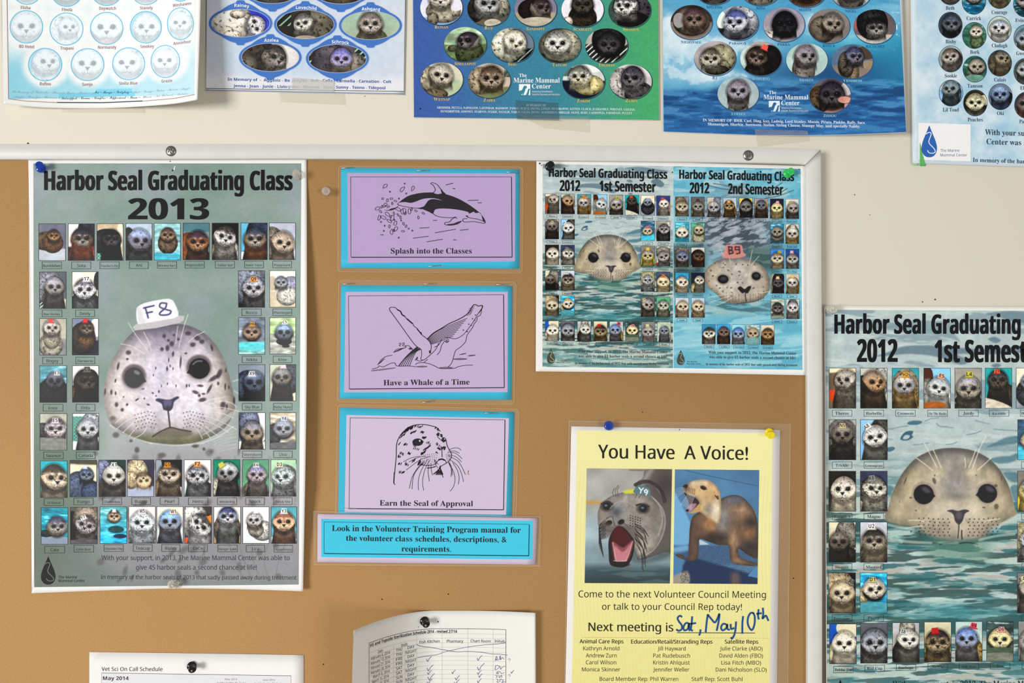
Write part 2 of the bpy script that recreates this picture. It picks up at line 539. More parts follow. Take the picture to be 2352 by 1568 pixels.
    N = [P(nx - .18, ny - .06), P(nx - .06, ny - .085), P(nx + .06, ny - .085), P(nx + .18, ny - .06), P(nx + .11, ny + .05), P(nx + .04, ny + .15), P(nx - .04, ny + .15), P(nx - .11, ny + .05)]
    cv.poly(N, '1f1b1e', soft=max(1.4 * cv.px, r * .07), smooth=3, op=.92)
    cv.ell(*P(nx, ny - .03), r * .08, r * .03, muz * .6, rot, 1.0, .5)
    cv.line([P(nx, ny + .13), P(nx - yaw * .05, ny + .36)], r * .035, '1c1819', .7, 0)
    cv.line([P(nx - .32, ny + .41), P(nx - .15, ny + .46), P(nx - yaw * .05, ny + .35), P(nx + .15, ny + .46), P(nx + .32, ny + .41)], r * .04, '1c1819', .6)
    if whisk and cv.px / r < .055:
        rr = np.random.RandomState(seed)
        for sg in (-1, 1):
            for j in range(6):
                a0 = P(mx + sg * (.25 + .02 * j), my + .05 * j - .02)
                L = .5 + .35 * rr.rand(); an = .1 + .14 * j
                a1 = P(mx + sg * (.25 + L * .6), my + .05 * j + L * .3 * an * 2); a2 = P(mx + sg * (.25 + L), my + .05 * j + L * an + .12)
                cv.line([a0, a1, a2], max(r * .012, cv.px * .4), 'e4e0da', .42 * whisk)
    if tagp:
        tu, tv, tc, tr = tagp
        w = r * .30; hgt = r * .24
        R = lambda u, v: (tu + u * math.cos(tr) - v * math.sin(tr), tv + u * math.sin(tr) + v * math.cos(tr))
        cv.poly([R(-w * 1.3, hgt * 1.15), R(-w * 1.35, hgt * .7), R(w * 1.35, hgt * .7), R(w * 1.3, hgt * 1.15)], hexc(tc) * .74, smooth=0)
        cv.poly([R(-w, hgt * .85), R(-w * .82, -hgt), R(w * .82, -hgt), R(w, hgt * .85)], tc, smooth=0)
    return head

PRESET = {'K': ('444', '222', '665', '1c1a1a'), 'G': ('898887', '5c5b60', 'b6b3b0', '5c5752'), 'L': ('cdc7bd', '908a84', 'e6e0d6', '99948a'),
          'B': ('8a6a4c', '46362c', 'bb9a78', '53402e'), 'U': ('8a91a0', '5a6073', 'b6bac6', '565a66'), 'W': ('d8d6d6', 'b0acab', 'ece8e6', 'b0aaa6'),
          'T': ('b79f80', '75634f', 'd5c0a2', '7a6650')}
def num(s): return [float(q) for q in s.split(',')]
def portrait(spec, seed):
    """reads a short note of what one seal photograph shows and returns its painter"""
    tok = spec.split()
    def fn(cv):
        asp = cv.asp
        kw = {}; head = None
        bg = tok[0]
        wat = bg.endswith('~'); bg = bg.rstrip('~')
        sp, _, at = bg.partition('@'); top, _, bot = sp.partition('>')
        bot = bot or top; at = float(at or .6)
        t = smoothstep(cv.y / asp + .06 * (cv.noise(.3, .3, seed) - .5), at - .03, at + .03) if '@' in bg else cv.y / asp
        cv.c[:] = hexc(top) + t[:, None] * (hexc(bot) - hexc(top))
        cv.c *= (.9 + .2 * cv.fbm(.4, .3, seed + 2))[:, None]
        if wat:
            n = cv.fbm(.35, .1, seed + 4, .05, 3)
            cv.c *= (1 + .75 * (n - .5))[:, None]
            cv.put(smoothstep(n, .66, .74) * .5, 'e8f2f2')
        after = []
        for q in tok[1:]:
            k, v = q[0], q[1:]
            if k in 'beo' and ':' in v:
                g, col = v.split(':'); g = num(g)
                if k == 'o': after.append((g, col)); continue
                rot = math.radians(g[4]) if len(g) > 4 else 0
                d = cv.d_ell(g[0], g[1] * asp, g[2], g[3] * asp, rot)
                a = np.clip((1 - d) / .06 + .5, 0, 1)
                if k == 'b':
                    n = cv.fbm(.11, .08, seed + 7, .5, 3); n2 = cv.fbm(.055, .036, seed + 8, .8, 2)
                    up = (cv.y - g[1] * asp) / max(g[3] * asp, .01)
                    c = hexc(col)[None] * (.72 + .5 * n)[:, None] * (1 - .38 * smoothstep(d, .5, 1.05))[:, None] * (1.06 - .2 * np.clip(up, -1, 1))[:, None]
                    c = c * (1 - .42 * smoothstep(n2, .60, .78))[:, None]
                    cv.c += a[:, None] * (c - cv.c)
                else: cv.put(a, col)
            elif k == 'g':
                g, col = v.split(':'); g = num(g)
                if ',' in col: col = col.split(',')[0]; g.append(1)
                bx = (cv.x > g[0]) & (cv.x < g[2]) & (cv.y > g[1] * asp) & (cv.y < g[3] * asp)
                cv.c[bx] *= .55
                for sg in (1, -1):
                    if sg < 0 and len(g) > 4: continue
                    st = np.abs(((cv.x * .9 + sg * cv.y) / .13) % 1 - .5)
                    cv.put(bx * np.clip((.17 - st) / .06, 0, 1), col)
            elif k == 'h': head = num(v)
            elif k == 'p': kw['fur'], kw['crown'], kw['muz'], kw['chin'] = PRESET[v]
            elif k == 'f': kw['fur'] = v
            elif k == 'c': kw['crown'] = v
            elif k == 'm': kw['muz'] = v
            elif k == 'n': kw['chin'] = v
            elif k == 's': kw['spots'] = float(v)
            elif k == 'y': kw['yaw'] = float(v)
            elif k == 'r': kw['rot'] = math.radians(float(v))
            elif k == 'x': kw['shut'] = True
            elif k == 't':
                g, col = v.split(':'); g = num(g)
                kw['tagp'] = (g[0], g[1] * asp, col, math.radians(g[2]) if len(g) > 2 else 0)
        if head:
            if len(head) > 3: kw['tall'] = head[3]
            kw['neck'] = None if wat else ((8, 9) if head[2] > .33 and asp > 1.1 else (.75, 1.5))
            fn.head = (head[0], head[1] * asp, head[2]); fn.tagp = kw.get('tagp')
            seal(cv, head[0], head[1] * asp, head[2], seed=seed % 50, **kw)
        for g, col in after:
            rot = math.radians(g[4]) if len(g) > 4 else 0
            d = cv.d_ell(g[0], g[1] * asp, g[2], g[3] * asp, rot)
            cv.put(np.clip((1 - d) / .12 + .5, 0, 1), hexc(col) * (.85 + .3 * cv.fbm(.2, .08, seed))[:, None])
        cv.grain(.05, seed % 40)
        # a print's contrast
        cv.c[:] = np.clip(.47 + (cv.c - .5) * 1.34, 0.02, .97)
    return fn

def box(q0, q1, y0, y1): return [(q0, y0), (q1, y0), (q1, y1), (q0, y1)]
def oval(cx, cy, rx, ry): return box(cx - rx, cx + rx, cy - ry, cy + ry)

# ------------------------------------------------------------------ the wall and the board
HC, HF = .009, .0145               # cork face, frame face above the wall
def wall_material():
    m, nt, p = new_mat('painted_wall')
    tc = nt.nodes.new('ShaderNodeTexCoord')
    n1 = nt.nodes.new('ShaderNodeTexNoise'); n1.inputs['Scale'].default_value = 3.0; n1.inputs['Detail'].default_value = 3
    n2 = nt.nodes.new('ShaderNodeTexNoise'); n2.inputs['Scale'].default_value = 420; n2.inputs['Detail'].default_value = 2
    mx = nt.nodes.new('ShaderNodeMixRGB')
    mx.inputs[1].default_value = (*lin(hexc('ddd7c8')), 1); mx.inputs[2].default_value = (*lin(hexc('dfd9ca')), 1)
    b = nt.nodes.new('ShaderNodeBump'); b.inputs['Strength'].default_value = .12; b.inputs['Distance'].default_value = .0006
    for n in (n1, n2): nt.links.new(tc.outputs['Object'], n.inputs['Vector'])
    nt.links.new(n1.outputs['Fac'], mx.inputs[0]); nt.links.new(mx.outputs[0], p.inputs['Base Color'])
    nt.links.new(n2.outputs['Fac'], b.inputs['Height']); nt.links.new(b.outputs[0], p.inputs['Normal'])
    p.inputs['Roughness'].default_value = .75; p.inputs['Specular IOR Level'].default_value = .04
    return m
def cork_material():
    m, nt, p = new_mat('cork')
    L = nt.links.new
    tc = nt.nodes.new('ShaderNodeTexCoord')
    def nz(sc, det, ro=.6):
        n = nt.nodes.new('ShaderNodeTexNoise'); n.inputs['Scale'].default_value = sc; n.inputs['Detail'].default_value = det
        n.inputs['Roughness'].default_value = ro; L(tc.outputs['Object'], n.inputs['Vector']); return n
    fine = nz(1500, 1); mid = nz(420, 1); big = nz(4, 2)
    r = nt.nodes.new('ShaderNodeValToRGB')
    e = r.color_ramp.elements
    e[0].position = .22; e[0].color = (*lin(hexc('a2774a')), 1)
    e[1].position = .80; e[1].color = (*lin(hexc('c89f6c')), 1)
    k = e.new(.5); k.color = (*lin(hexc('b68d5b')), 1)
    L(fine.outputs['Fac'], r.inputs[0])
    m1 = nt.nodes.new('ShaderNodeMixRGB'); m1.blend_type = 'OVERLAY'; m1.inputs[0].default_value = .07
    L(r.outputs[0], m1.inputs[1]); L(mid.outputs['Fac'], m1.inputs[2])
    m2 = nt.nodes.new('ShaderNodeMixRGB'); m2.blend_type = 'OVERLAY'; m2.inputs[0].default_value = .10
    L(m1.outputs[0], m2.inputs[1]); L(big.outputs['Fac'], m2.inputs[2])
    # old pin holes
    v = nt.nodes.new('ShaderNodeTexVoronoi'); v.inputs['Scale'].default_value = 46; v.inputs['Randomness'].default_value = 1
    L(tc.outputs['Object'], v.inputs['Vector'])
    lt = nt.nodes.new('ShaderNodeMath'); lt.operation = 'LESS_THAN'; lt.inputs[1].default_value = .035
    L(v.outputs['Distance'], lt.inputs[0])
    sel = nt.nodes.new('ShaderNodeSeparateColor'); L(v.outputs['Color'], sel.inputs[0])
    gt = nt.nodes.new('ShaderNodeMath'); gt.operation = 'GREATER_THAN'; gt.inputs[1].default_value = .45
    L(sel.outputs[0], gt.inputs[0])
    mu = nt.nodes.new('ShaderNodeMath'); mu.operation = 'MULTIPLY'; L(lt.outputs[0], mu.inputs[0]); L(gt.outputs[0], mu.inputs[1])
    m3 = nt.nodes.new('ShaderNodeMixRGB'); m3.inputs[2].default_value = (*lin(hexc('3e2d1c')), 1)
    L(mu.outputs[0], m3.inputs[0]); L(m2.outputs[0], m3.inputs[1])
    L(m3.outputs[0], p.inputs['Base Color'])
    b = nt.nodes.new('ShaderNodeBump'); b.inputs['Strength'].default_value = .12; b.inputs['Distance'].default_value = .0003
    L(fine.outputs['Fac'], b.inputs['Height']); L(b.outputs[0], p.inputs['Normal'])
    p.inputs['Roughness'].default_value = .85; p.inputs['Specular IOR Level'].default_value = .12
    return m
def frame_material():
    m, nt, p = new_mat('satin_aluminium')
    tc = nt.nodes.new('ShaderNodeTexCoord')
    n = nt.nodes.new('ShaderNodeTexNoise'); n.inputs['Scale'].default_value = 60; n.inputs['Detail'].default_value = 3
    r = nt.nodes.new('ShaderNodeValToRGB')
    r.color_ramp.elements[0].position = .25; r.color_ramp.elements[0].color = (*lin(hexc('cfcec8')), 1)
    r.color_ramp.elements[1].position = .6; r.color_ramp.elements[1].color = (*lin(hexc('d3d2cc')), 1)
    nt.links.new(tc.outputs['Object'], n.inputs['Vector']); nt.links.new(n.outputs['Fac'], r.inputs[0])
    nt.links.new(r.outputs[0], p.inputs['Base Color'])
    p.inputs['Roughness'].default_value = .42
    return m

def box_mesh(name, x0, x1, y0, y1, z0, z1, mat, parent=None):
    V = [(x, y, z) for x in (x0, x1) for y in (y0, y1) for z in (z0, z1)]
    F = [(0, 1, 3, 2), (4, 6, 7, 5), (0, 4, 5, 1), (2, 3, 7, 6), (0, 2, 6, 4), (1, 5, 7, 3)]
    return mesh_obj(name, V, F, mat, parent)
wall = tag(box_mesh('wall_back', -2.2, 2.2, 0, .1, 0, 3.0, wall_material()), kind='structure')

def WF(pts, h, hs=HF):
    """world points whose outline is measured at height hs but which lie at height h"""
    p = np.asarray(pts, float)
    w = W(p[:, 0], p[:, 1], hs); w[:, 1] = -h
    return w
board = thing('bulletin_board', 'wide cork bulletin board in a satin aluminium frame on the cream wall', 'bulletin board', W(700, 1100, HC))
out_top = [(-620, 331), (-200, 330), (440, 330.5), (1000, 332), (1640, 337), (1886, 343)]
in_top = [(-620, 367), (-200, 366), (440, 365.6), (800, 365), (1640, 372.6), (1851.5, 377)]
out_top = spline(out_top, 8); in_top = spline(in_top, 8)
out_r = spline([(1886, 343), (1887.5, 620), (1889, 1000), (1889, 1400), (1888, 2250)], 8)
in_r = spline([(1851.5, 377), (1853, 620), (1855, 1000), (1855.5, 1400), (1854, 2250)], 8)
def rail(name, O, I, gap0, gap1):
    O = np.array(O); I = np.array(I); mid = O * .5 + I * .5
    prof = [(0.0, 0.0), (0.0, HF - .0012), (.015, HF - .0002), (.03, HF), (.955, HF), (.985, HF - .0004), (1.0, HF - .0012), (1.0, HC - .002)]
    V = np.concatenate([WF(O * (1 - t) + I * t, h) for t, h in prof])
    n = len(O); F = []
    for k in range(len(prof) - 1):
        for j in range(n - 1):
            F.append((k * n + j, (k + 1) * n + j, (k + 1) * n + j + 1, k * n + j + 1))
    F.append([k * n for k in range(len(prof))]); F.append([k * n + n - 1 for k in range(len(prof))][::-1])
    return mesh_obj(name, V, F, frame_mat, board)
frame_mat = frame_material()
def cut(O, I, at_start, d):
    O = np.array(O); I = np.array(I)
    k = 0 if at_start else -1; s = 1 if at_start else -1
    j = 1 if at_start else -2
    for A in (O, I):
        v = A[j] - A[k]; A[k] = A[k] + v / np.linalg.norm(v) * d
    return O, I
rail('top_rail', *cut(out_top, in_top, False, .5), 0, 0)
rail('side_rail', *cut(out_r, in_r, True, .5), 0, 0)
# dark joint behind the mitre and the cork sheet
ck = np.concatenate([W(np.array([-620, 1880, 1880, -620]), np.array([350., 360, 2250, 2250]), HC), W(np.array([-620, 1880, 1880, -620]), np.array([350., 360, 2250, 2250]), 0)])
mesh_obj('cork_panel', ck, [(3, 2, 1, 0), (4, 5, 6, 7), (0, 1, 5, 4), (1, 2, 6, 5), (2, 3, 7, 6), (3, 0, 4, 7)], cork_material(), board)

# ------------------------------------------------------------------ lathed things
def lathe(prof, n=40):
    """prof: (radius, height) list; axis +Z; returns V, F"""
    V = []; F = []; rings = []
    a = np.linspace(0, 2 * math.pi, n, endpoint=False)
    for r, h in prof:
        if r < 1e-7:
            rings.append([len(V)]); V.append((0, 0, h))
        else:
            rings.append(list(range(len(V), len(V) + n))); V += [(r * math.cos(t), r * math.sin(t), h) for t in a]
    for A, B in zip(rings[:-1], rings[1:]):
        for k in range(n):
            j = (k + 1) % n
            if len(A) == 1 and len(B) == 1: continue
            if len(A) == 1: F.append((A[0], B[j], B[k]))
            elif len(B) == 1: F.append((A[k], A[j], B[0]))
            else: F.append((A[k], A[j], B[j], B[k]))
    return np.array(V), F
def oriented(V, base, axis):
    q = Vector((0, 0, 1)).rotation_difference(Vector(axis).normalized()).to_matrix()
    return np.array([q @ Vector(v) for v in V]) + np.array(base)
def arcp(pts, k=5): return [tuple(p) for p in spline(pts, k)]
GRIP = [(0, .0004)] + arcp([(.0030, .0004), (.0044, .0008), (.0047, .0016), (.0042, .0026), (.0031, .0034), (.0025, .0046), (.0024, .0062), (.0028, .0076), (.0036, .0086), (.0039, .0094), (.0038, .0102), (.0034, .0106)]) + [(.0022, .0105), (.0012, .0103), (0, .0102)]
NEEDLE = [(0, -.006), (.00025, -.0048), (.0005, -.003), (.0005, .0012), (0, .0012)]
steel = metal('pin_steel', 'b8b8b4', .25)
def push_pin(label, mat, base, cap, h):
    b = W(base[0], base[1], h); c = W(cap[0], cap[1], h + .0103)
    t = thing('push_pin', label, 'push pin', b, 'push pins on the boards and posters')
    ax = c - b
    V, F = lathe(GRIP, 48)
    mesh_obj('grip', oriented(V, b, ax), F, mat, t, smooth=True)
    V, F = lathe(NEEDLE, 12)
    mesh_obj('needle', oriented(V, b, ax), F, steel, t, smooth=True)
    return t
blue_pl = plastic('blue_plastic', '2460e8', .08, .75); clear_pl = plastic('clear_plastic', 'f8f3ea', .1, .78, 1.3)
black_pl = plastic('black_plastic', '0b0b0c', .16); green_pl = plastic('green_plastic', '2ec95c', .25, .15); yellow_pl = plastic('yellow_plastic', 'f2dc14', .25, .15)
push_pin('translucent blue push pin in the top left corner of the green graduating class poster', blue_pl, (94.3, 387.6), (90.2, 377.7), HC + .0022)
push_pin('clear push pin near the top right corner of the green graduating class poster', clear_pl, (682.7, 402), (681, 397.6), HC + .0022)
push_pin('clear push pin stuck alone in the cork beside the dolphin card', clear_pl, (749.6, 439), (748.6, 439.1), HC)
push_pin('clear push pin at the bottom edge of the green graduating class poster', clear_pl, (402.2, 1341), (393, 1341), HC + .0024)
push_pin('black push pin in the top left corner of the double semester poster', black_pl, (1261.7, 383), (1265.3, 378.4), HC + .0016)
push_pin('opaque green push pin in the top right corner of the double semester poster', green_pl, (1807.2, 399.3), (1817.3, 393.5), HC + .0016)
push_pin('clear push pin in the corner of the poster beside the board frame', clear_pl, (1905.4, 711.4), (1915.6, 710), .0045)
push_pin('translucent blue push pin on the top edge of the yellow flyer', blue_pl, (1398.2, 977.5), (1398.6, 977.6), HC + .0014)
push_pin('opaque yellow push pin at the top right of the yellow flyer', yellow_pl, (1766, 991.8), (1771.6, 999.7), HC + .0014)
push_pin('black push pin holding the curled sterilization schedule sheet', black_pl, (974.2, 1425), (979.3, 1433.2), HC + .002)
push_pin('black push pin holding the on call schedule sheet', black_pl, (440, 1528), (442, 1537.5), HC + .0015)

def screw(label, px, py, turn):
    t = thing('screw', label, 'screw', W(px, py, HF), 'screws in the board frame')
    n, m = 22, 72; R = .0053; H = .0022
    rr = np.linspace(0, 1, n) ** .8; a = np.linspace(0, 2 * math.pi, m, endpoint=False)
    V = []; F = []
    for i, q in enumerate(rr):
        for k in a:
            x, y = q * math.cos(k), q * math.sin(k)
            u, v = abs(x * math.cos(turn) + y * math.sin(turn)), abs(-x * math.sin(turn) + y * math.cos(turn))
            cr = max(min((.13 - v) / .05, (.52 - u) / .08), min((.13 - u) / .05, (.52 - v) / .08))
            hh = H * math.sqrt(max(0, 1 - (q * .97) ** 2)) - .0011 * min(max(cr, 0), 1)
            V.append((x * R, y * R, max(hh, 0)))
    for i in range(n - 1):
        for k in range(m):
            j = (k + 1) % m
            F.append((i * m + k, (i + 1) * m + k, (i + 1) * m + j, i * m + j))
    mesh_obj('screw_head', oriented(np.array(V), W(px, py, HF - .0002), (0, -1, 0)), F, metal('screw_steel', '8d8b84', .32), t, smooth=True)
    V, F = lathe([(0, -.012), (.0012, -.010), (.0017, -.008), (.0017, .0003), (0, .0003)], 16)
    mesh_obj('screw_shank', oriented(V, W(px, py, HF), (0, -1, 0)), F, metal('screw_steel', '8d8b84', .32), t, smooth=True)
screw('cross-head screw in the top rail above the green graduating class poster', 393, 347, .5)
screw('cross-head screw in the top rail near the frame corner above the double semester poster', 1718.5, 357, .65)

def staple(label, a, b, h):
    A = W(a[0], a[1], h + .0004); B = W(b[0], b[1], h + .0004)
    d = B - A; d /= np.linalg.norm(d); t = thing('staple', label, 'staple', (A + B) / 2, 'staples in the laminated cards')
    path = [A + np.array([0, .005, 0]), A + np.array([0, .0005, 0]), A + d * .0004, B - d * .0004, B + np.array([0, .0005, 0]), B + np.array([0, .005, 0])]
    r = .00033; V = []; F = []; n = 8
    for k, p in enumerate(path):
        q = path[min(k + 1, 5)] - path[max(k - 1, 0)]; q /= np.linalg.norm(q)
        s = np.cross(q, np.cross(d, [0, 1, 0])); s /= np.linalg.norm(s); w2 = np.cross(q, s)
        V += [p + r * 1.25 * (s * math.cos(e) + w2 * math.sin(e)) for e in np.linspace(0, 2 * math.pi, n, endpoint=False)]
    for k in range(5):
        for j in range(n):
            F.append((k * n + j, k * n + (j + 1) % n, (k + 1) * n + (j + 1) % n, (k + 1) * n + j))
    F.append(list(range(n))[::-1]); F.append([5 * n + j for j in range(n)])
    mesh_obj('wire', V, F, metal('staple_steel', 'a9a59b', .35), t, smooth=True)
def zz(ox, oy, s): return lambda pts: [(ox + x / s, oy + y / s) for x, y in pts]
z1, z2, z3, zs = zz(770, 370, 5.345), zz(770, 640, 5.345), zz(770, 925, 5.345), zz(720, 1160, 4.438)
CH = HC + .0014
for lab, z, p in [('staple at the top left corner of the dolphin card', z1, [(70, 90), (218, 74)]),
                  ('staple at the middle of the dolphin card top edge', z1, [(995, 118), (1150, 112)]),
                  ('staple at the top right corner of the dolphin card', z1, [(2098, 136), (2248, 138)]),
                  ('staple at the bottom edge of the dolphin card', z1, [(1140, 1292), (1292, 1280)]),
                  ('staple at the top left corner of the whale card', z2, [(80, 68), (230, 55)]),
                  ('staple at the middle of the whale card top edge', z2, [(1080, 66), (1235, 58)]),
                  ('staple at the top right corner of the whale card', z2, [(1975, 72), (2122, 72)]),
                  ('staple below the bottom edge of the whale card', z2, [(1060, 1520), (1208, 1500)]),
                  ('staple at the top right of the seal sketch card', z3, [(1832, 124), (1990, 124)]),
                  ('staple at the bottom left of the seal sketch card', z3, [(105, 1295), (255, 1298)]),
                  ('slanted staple at the top right corner of the blue training sign', zs, [(2155, 155), (2275, 145)]),
                  ('upright staple at the left edge of the blue training sign', zs, [(98, 285), (106, 405)])]:
    q = z(p); staple(lab, q[0], q[1], CH)

for x, y, r in ((2119, 693, 1.6), (2148, 687.5, 2.0), (1963, 447, 1.3), (1998, 493, 1.0), (838, 221, 1.0), (64, 329.4, 2.4)):
    b_ = Bag(); b_.disc(x, y, r, n=10)
    mesh_obj('nail_hole', W(b_.v[0][:, 0], b_.v[0][:, 1], .0003), b_.f, ink('5a4a38'), wall)

# ------------------------------------------------------------------ green poster of 2013
def zf13(x, y):
    x = np.asarray(x, float); y = np.asarray(y, float)
    e = np.clip((x - 560) / 150, 0, 1)
    t = np.clip((y - 410) / 400, 0, 1) * np.clip((1420 - y) / 300, 0, 1)
    return HC + .0012 + .013 * e ** 2 * t + .004 * np.clip((y - 1250) / 110, 0, 1) ** 2 * np.clip((x - 430) / 270, 0, 1) + .003 * np.clip((y - 1280) / 80, 0, 1) ** 2 * np.clip((260 - x) / 190, 0, 1)
S13 = Sheet('seal_poster', 'green poster of small seal photos around one big spotted seal with a white hat', 'poster',
            [(65, 366.5), (380, 366), (705, 366)], [(72.5, 1362), (240, 1355.5), (400, 1351), (560, 1353), (697, 1357.5)], zf=zf13,
            right=lambda v: 4 * np.sin(v * math.pi) - 1, mat=paper('f2f0ee', .4), n=120, m=90)
Q13 = [(76.5, 375), (692, 375), (686, 1342), (78.5, 1348)]
def big_f8(cv):
    k = 1 / 612.0
    X = lambda x, y: ((x - 77) * k, (y - 375) * k)
    Z = lambda pts: [X(220 + x / 4.02, 670 + y / 4.02) for x, y in pts]
    R = lambda v: v / 4.02 * k
    px, py = cv.x / k + 77, cv.y / k + 375
    n = cv.fbm(.25, .18, 2, 0, 4)
    base = np.array([.51, .595, .565])
    cv.c[:] = base + (n - .5)[:, None] * np.array([.20, .13, .17])
    cv.put(smoothstep(cv.noise(.12, .09, 6), .5, .9) * .35, '9a9fb0')
    cv.put(smoothstep(-px, -300, -80) * smoothstep(py, 500, 1300) * .8, '5c6e5a')
    cv.put(smoothstep(py, 1050, 1330) * .55, '68706a')
    # pale body under the water
    cv.poly(Z([(90, 1080), (40, 1300), (20, 1500), (-60, 1650), (120, 1750), (500, 1900), (900, 2000), (1500, 2200), (1800, 2300), (1860, 1900), (1600, 1550), (1340, 1330), (1260, 1050)]), 'b4b8b8', soft=.10, op=.8)
    cv.poly([X(330, 1030), X(620, 1060), X(700, 1140), X(690, 1340), X(320, 1340), X(210, 1240), X(240, 1100)], '9b959e', soft=.12, op=.7)
    rr = np.random.RandomState(4)
    for i in range(70):
        sx, sy = 200 + rr.rand() * 480, 1035 + rr.rand() * 300
        cv.ell(*X(sx, sy), (3 + 5 * rr.rand()) * k, (5 + 8 * rr.rand()) * k, '4f494c', rr.rand() * 1.2 - .2, .9, .5)
    for i in range(5):
        cv.line([X(500 + 40 * i, 1050), X(540 + 35 * i, 1130 + 10 * i), X(520 + 30 * i, 1220 + 20 * i), X(560 + 20 * i, 1330)], 3 * k, '6d686e', .3)
    # head
    H = [(370, 355), (500, 325), (640, 308), (790, 300), (900, 330), (1000, 385), (1080, 460), (1150, 560), (1205, 680), (1245, 830), (1272, 960), (1285, 1080), (1250, 1180), (1180, 1270), (1050, 1350), (900, 1398), (700, 1415), (520, 1395), (350, 1350), (200, 1280), (120, 1180), (82, 1060), (68, 920), (90, 800), (130, 680), (180, 580), (250, 470), (310, 400)]
    sd = cv.sd_poly(spline(Z(H), 5, True))
    a = np.clip(.5 - sd / (1.6 * k), 0, 1)
    n2 = cv.fbm(.03, .05, 12, .3, 3)
    zx, zy = (px - 220) * 4.02, (py - 670) * 4.02
    c = np.broadcast_to(hexc('dcd3dc'), (len(px), 3)).copy()
    def mix(al, q):
        nonlocal c
        c = c + np.clip(al, 0, 1)[:, None] * (hexc(q) - c)
    mix(smoothstep(-zx, -520, -80) * .7, 'e4d5cb')
    mix(smoothstep(zx, 930, 1280) * .85, 'aea396')
    mix(smoothstep(-zy, -640, -330) * .85, '8b7f90')
    mix(.7 * np.exp(-((zx - 640) / 170) ** 2) * smoothstep(-zy, -760, -360), '777086')
    mix(.55 * np.exp(-((zx - 590) / 120) ** 2 - ((zy - 800) / 260) ** 2), 'b9b4cb')
    mix(.8 * np.exp(-((zx - 900) / 170) ** 2 - ((zy - 1130) / 110) ** 2), 'd8d4de')
    mix(.7 * smoothstep(zy, 1080, 1320) , '8d8688')
    mix(.85 * smoothstep(zy, 1270, 1370), '85855f')
    mix(.8 * np.exp(-((zx - 300) / 210) ** 2 - ((zy - 560) / 60) ** 2), 'c9bcc0')
    n5 = cv.noise(.012, .007, 31, .6)
    c = c * (.80 + .26 * n2 + .14 * n5)[:, None]
    c = c * (1.05 - .36 * smoothstep(sd / k, -30, 2))[:, None]
    cv.c += a[:, None] * (c - cv.c)
    def spot(x, y, rx, ry, rot=0, col='3c2f38', op=.85): cv.ell(*Z([(x, y)])[0], R(rx * .92), R(ry * .92), col, rot, .7, op)
    for q in [(205, 685, 12, 38, .2), (300, 560, 26, 22, 0), (290, 620, 14, 12, 0), (180, 820, 9, 20, .2), (85, 920, 8, 34, .1), (142, 925, 12, 26, 0), (182, 935, 9, 20, 0), (190, 1040, 18, 24, 0), (243, 1088, 16, 18, 0), (288, 1040, 12, 14, 0), (155, 1165, 28, 22, 0, '6a6258'), (185, 1320, 34, 28, 0, '5b5750'), (380, 1460, 24, 30, 0, '4c4a44'), (325, 1375, 18, 16, 0, '5b5750'),
              (660, 520, 20, 30, .1), (610, 530, 18, 20, 0), (700, 480, 22, 26, .2), (670, 450, 14, 14, 0), (630, 410, 18, 20, 0), (720, 400, 12, 12, 0), (850, 385, 30, 20, 0), (935, 430, 32, 24, .2), (978, 462, 26, 22, 0), (895, 490, 28, 22, -.2), (760, 440, 14, 12, 0), (712, 575, 12, 26, .1), (782, 650, 10, 60, .05), (672, 630, 7, 24, 0), (658, 712, 10, 26, 0), (685, 685, 6, 16, 0), (712, 712, 6, 16, 0), (552, 705, 7, 14, 0), (830, 570, 14, 10, 0),
              (1070, 520, 12, 34, -.2), (1140, 760, 22, 48, .4), (1090, 800, 60, 20, -.55), (1050, 900, 14, 50, .5), (1130, 850, 12, 18, 0), (1195, 880, 9, 34, 0), (1228, 885, 8, 20, 0), (1200, 730, 8, 20, 0), (965, 870, 30, 13, .1), (838, 870, 10, 18, 0), (862, 868, 7, 14, 0), (920, 930, 34, 16, .35), (955, 960, 14, 16, 0), (995, 945, 18, 10, 0), (985, 1000, 38, 20, -.2), (1175, 1050, 26, 40, .2), (1210, 1065, 12, 26, 0), (1278, 1010, 12, 40, 0), (920, 1425, 34, 20, 0, '4c4538'), (610, 1510, 40, 24, 0, '5c5850'), (1000, 1455, 16, 16, 0, '4c5040'),
              (582, 922, 9, 14, 0), (525, 935, 12, 8, .5), (380, 995, 22, 9, -.6), (448, 985, 8, 10, 0), (484, 1042, 18, 9, .4), (425, 895, 24, 10, 0), (256, 970, 7, 8, 0), (530, 770, 6, 12, 0), (740, 870, 6, 16, 0), (660, 850, 6, 14, 0), (605, 870, 5, 14, 0), (555, 962, 8, 8, 0)]: spot(*q)
    for sg, mx in ((-1, 520), (1, 830)):
        for i in range(5):
            for j in range(7):
                x = mx + sg * j * 30 + (i % 2) * 12 - sg * 20; y = 1105 + i * 34 + abs(j - 2) * 8
                spot(x, y, 7, 6, 0, '3a3138', .7)
    # eyes
    for x, y, rx, ry, lid in ((352, 790, 112, 118, 0), (952, 705, 118, 118, 0)):
        cv.ell(*Z([(x, y + 6)])[0], R(rx * 1.10), R(ry * 1.10), 'c0b6bd', 0, .2, .9)
        cv.ell(*Z([(x, y - 8)])[0], R(rx * .98), R(ry * .96), '55484c', 0, .2, .8)
    cv.ell(*Z([(352, 792)])[0], R(90), R(96), '3b3a3a', 0, .06)
    cv.poly(Z([(420, 740), (468, 832), (400, 850)]), '3b3a3a', smooth=0)
    cv.ell(*Z([(378, 745)])[0], R(30), R(17), '7d7c88', .5, .5)
    cv.ell(*Z([(955, 710)])[0], R(96), R(96), '120f10', 0, .06)
    cv.poly(Z([(870, 700), (838, 752), (900, 770)]), '120f10', smooth=0)
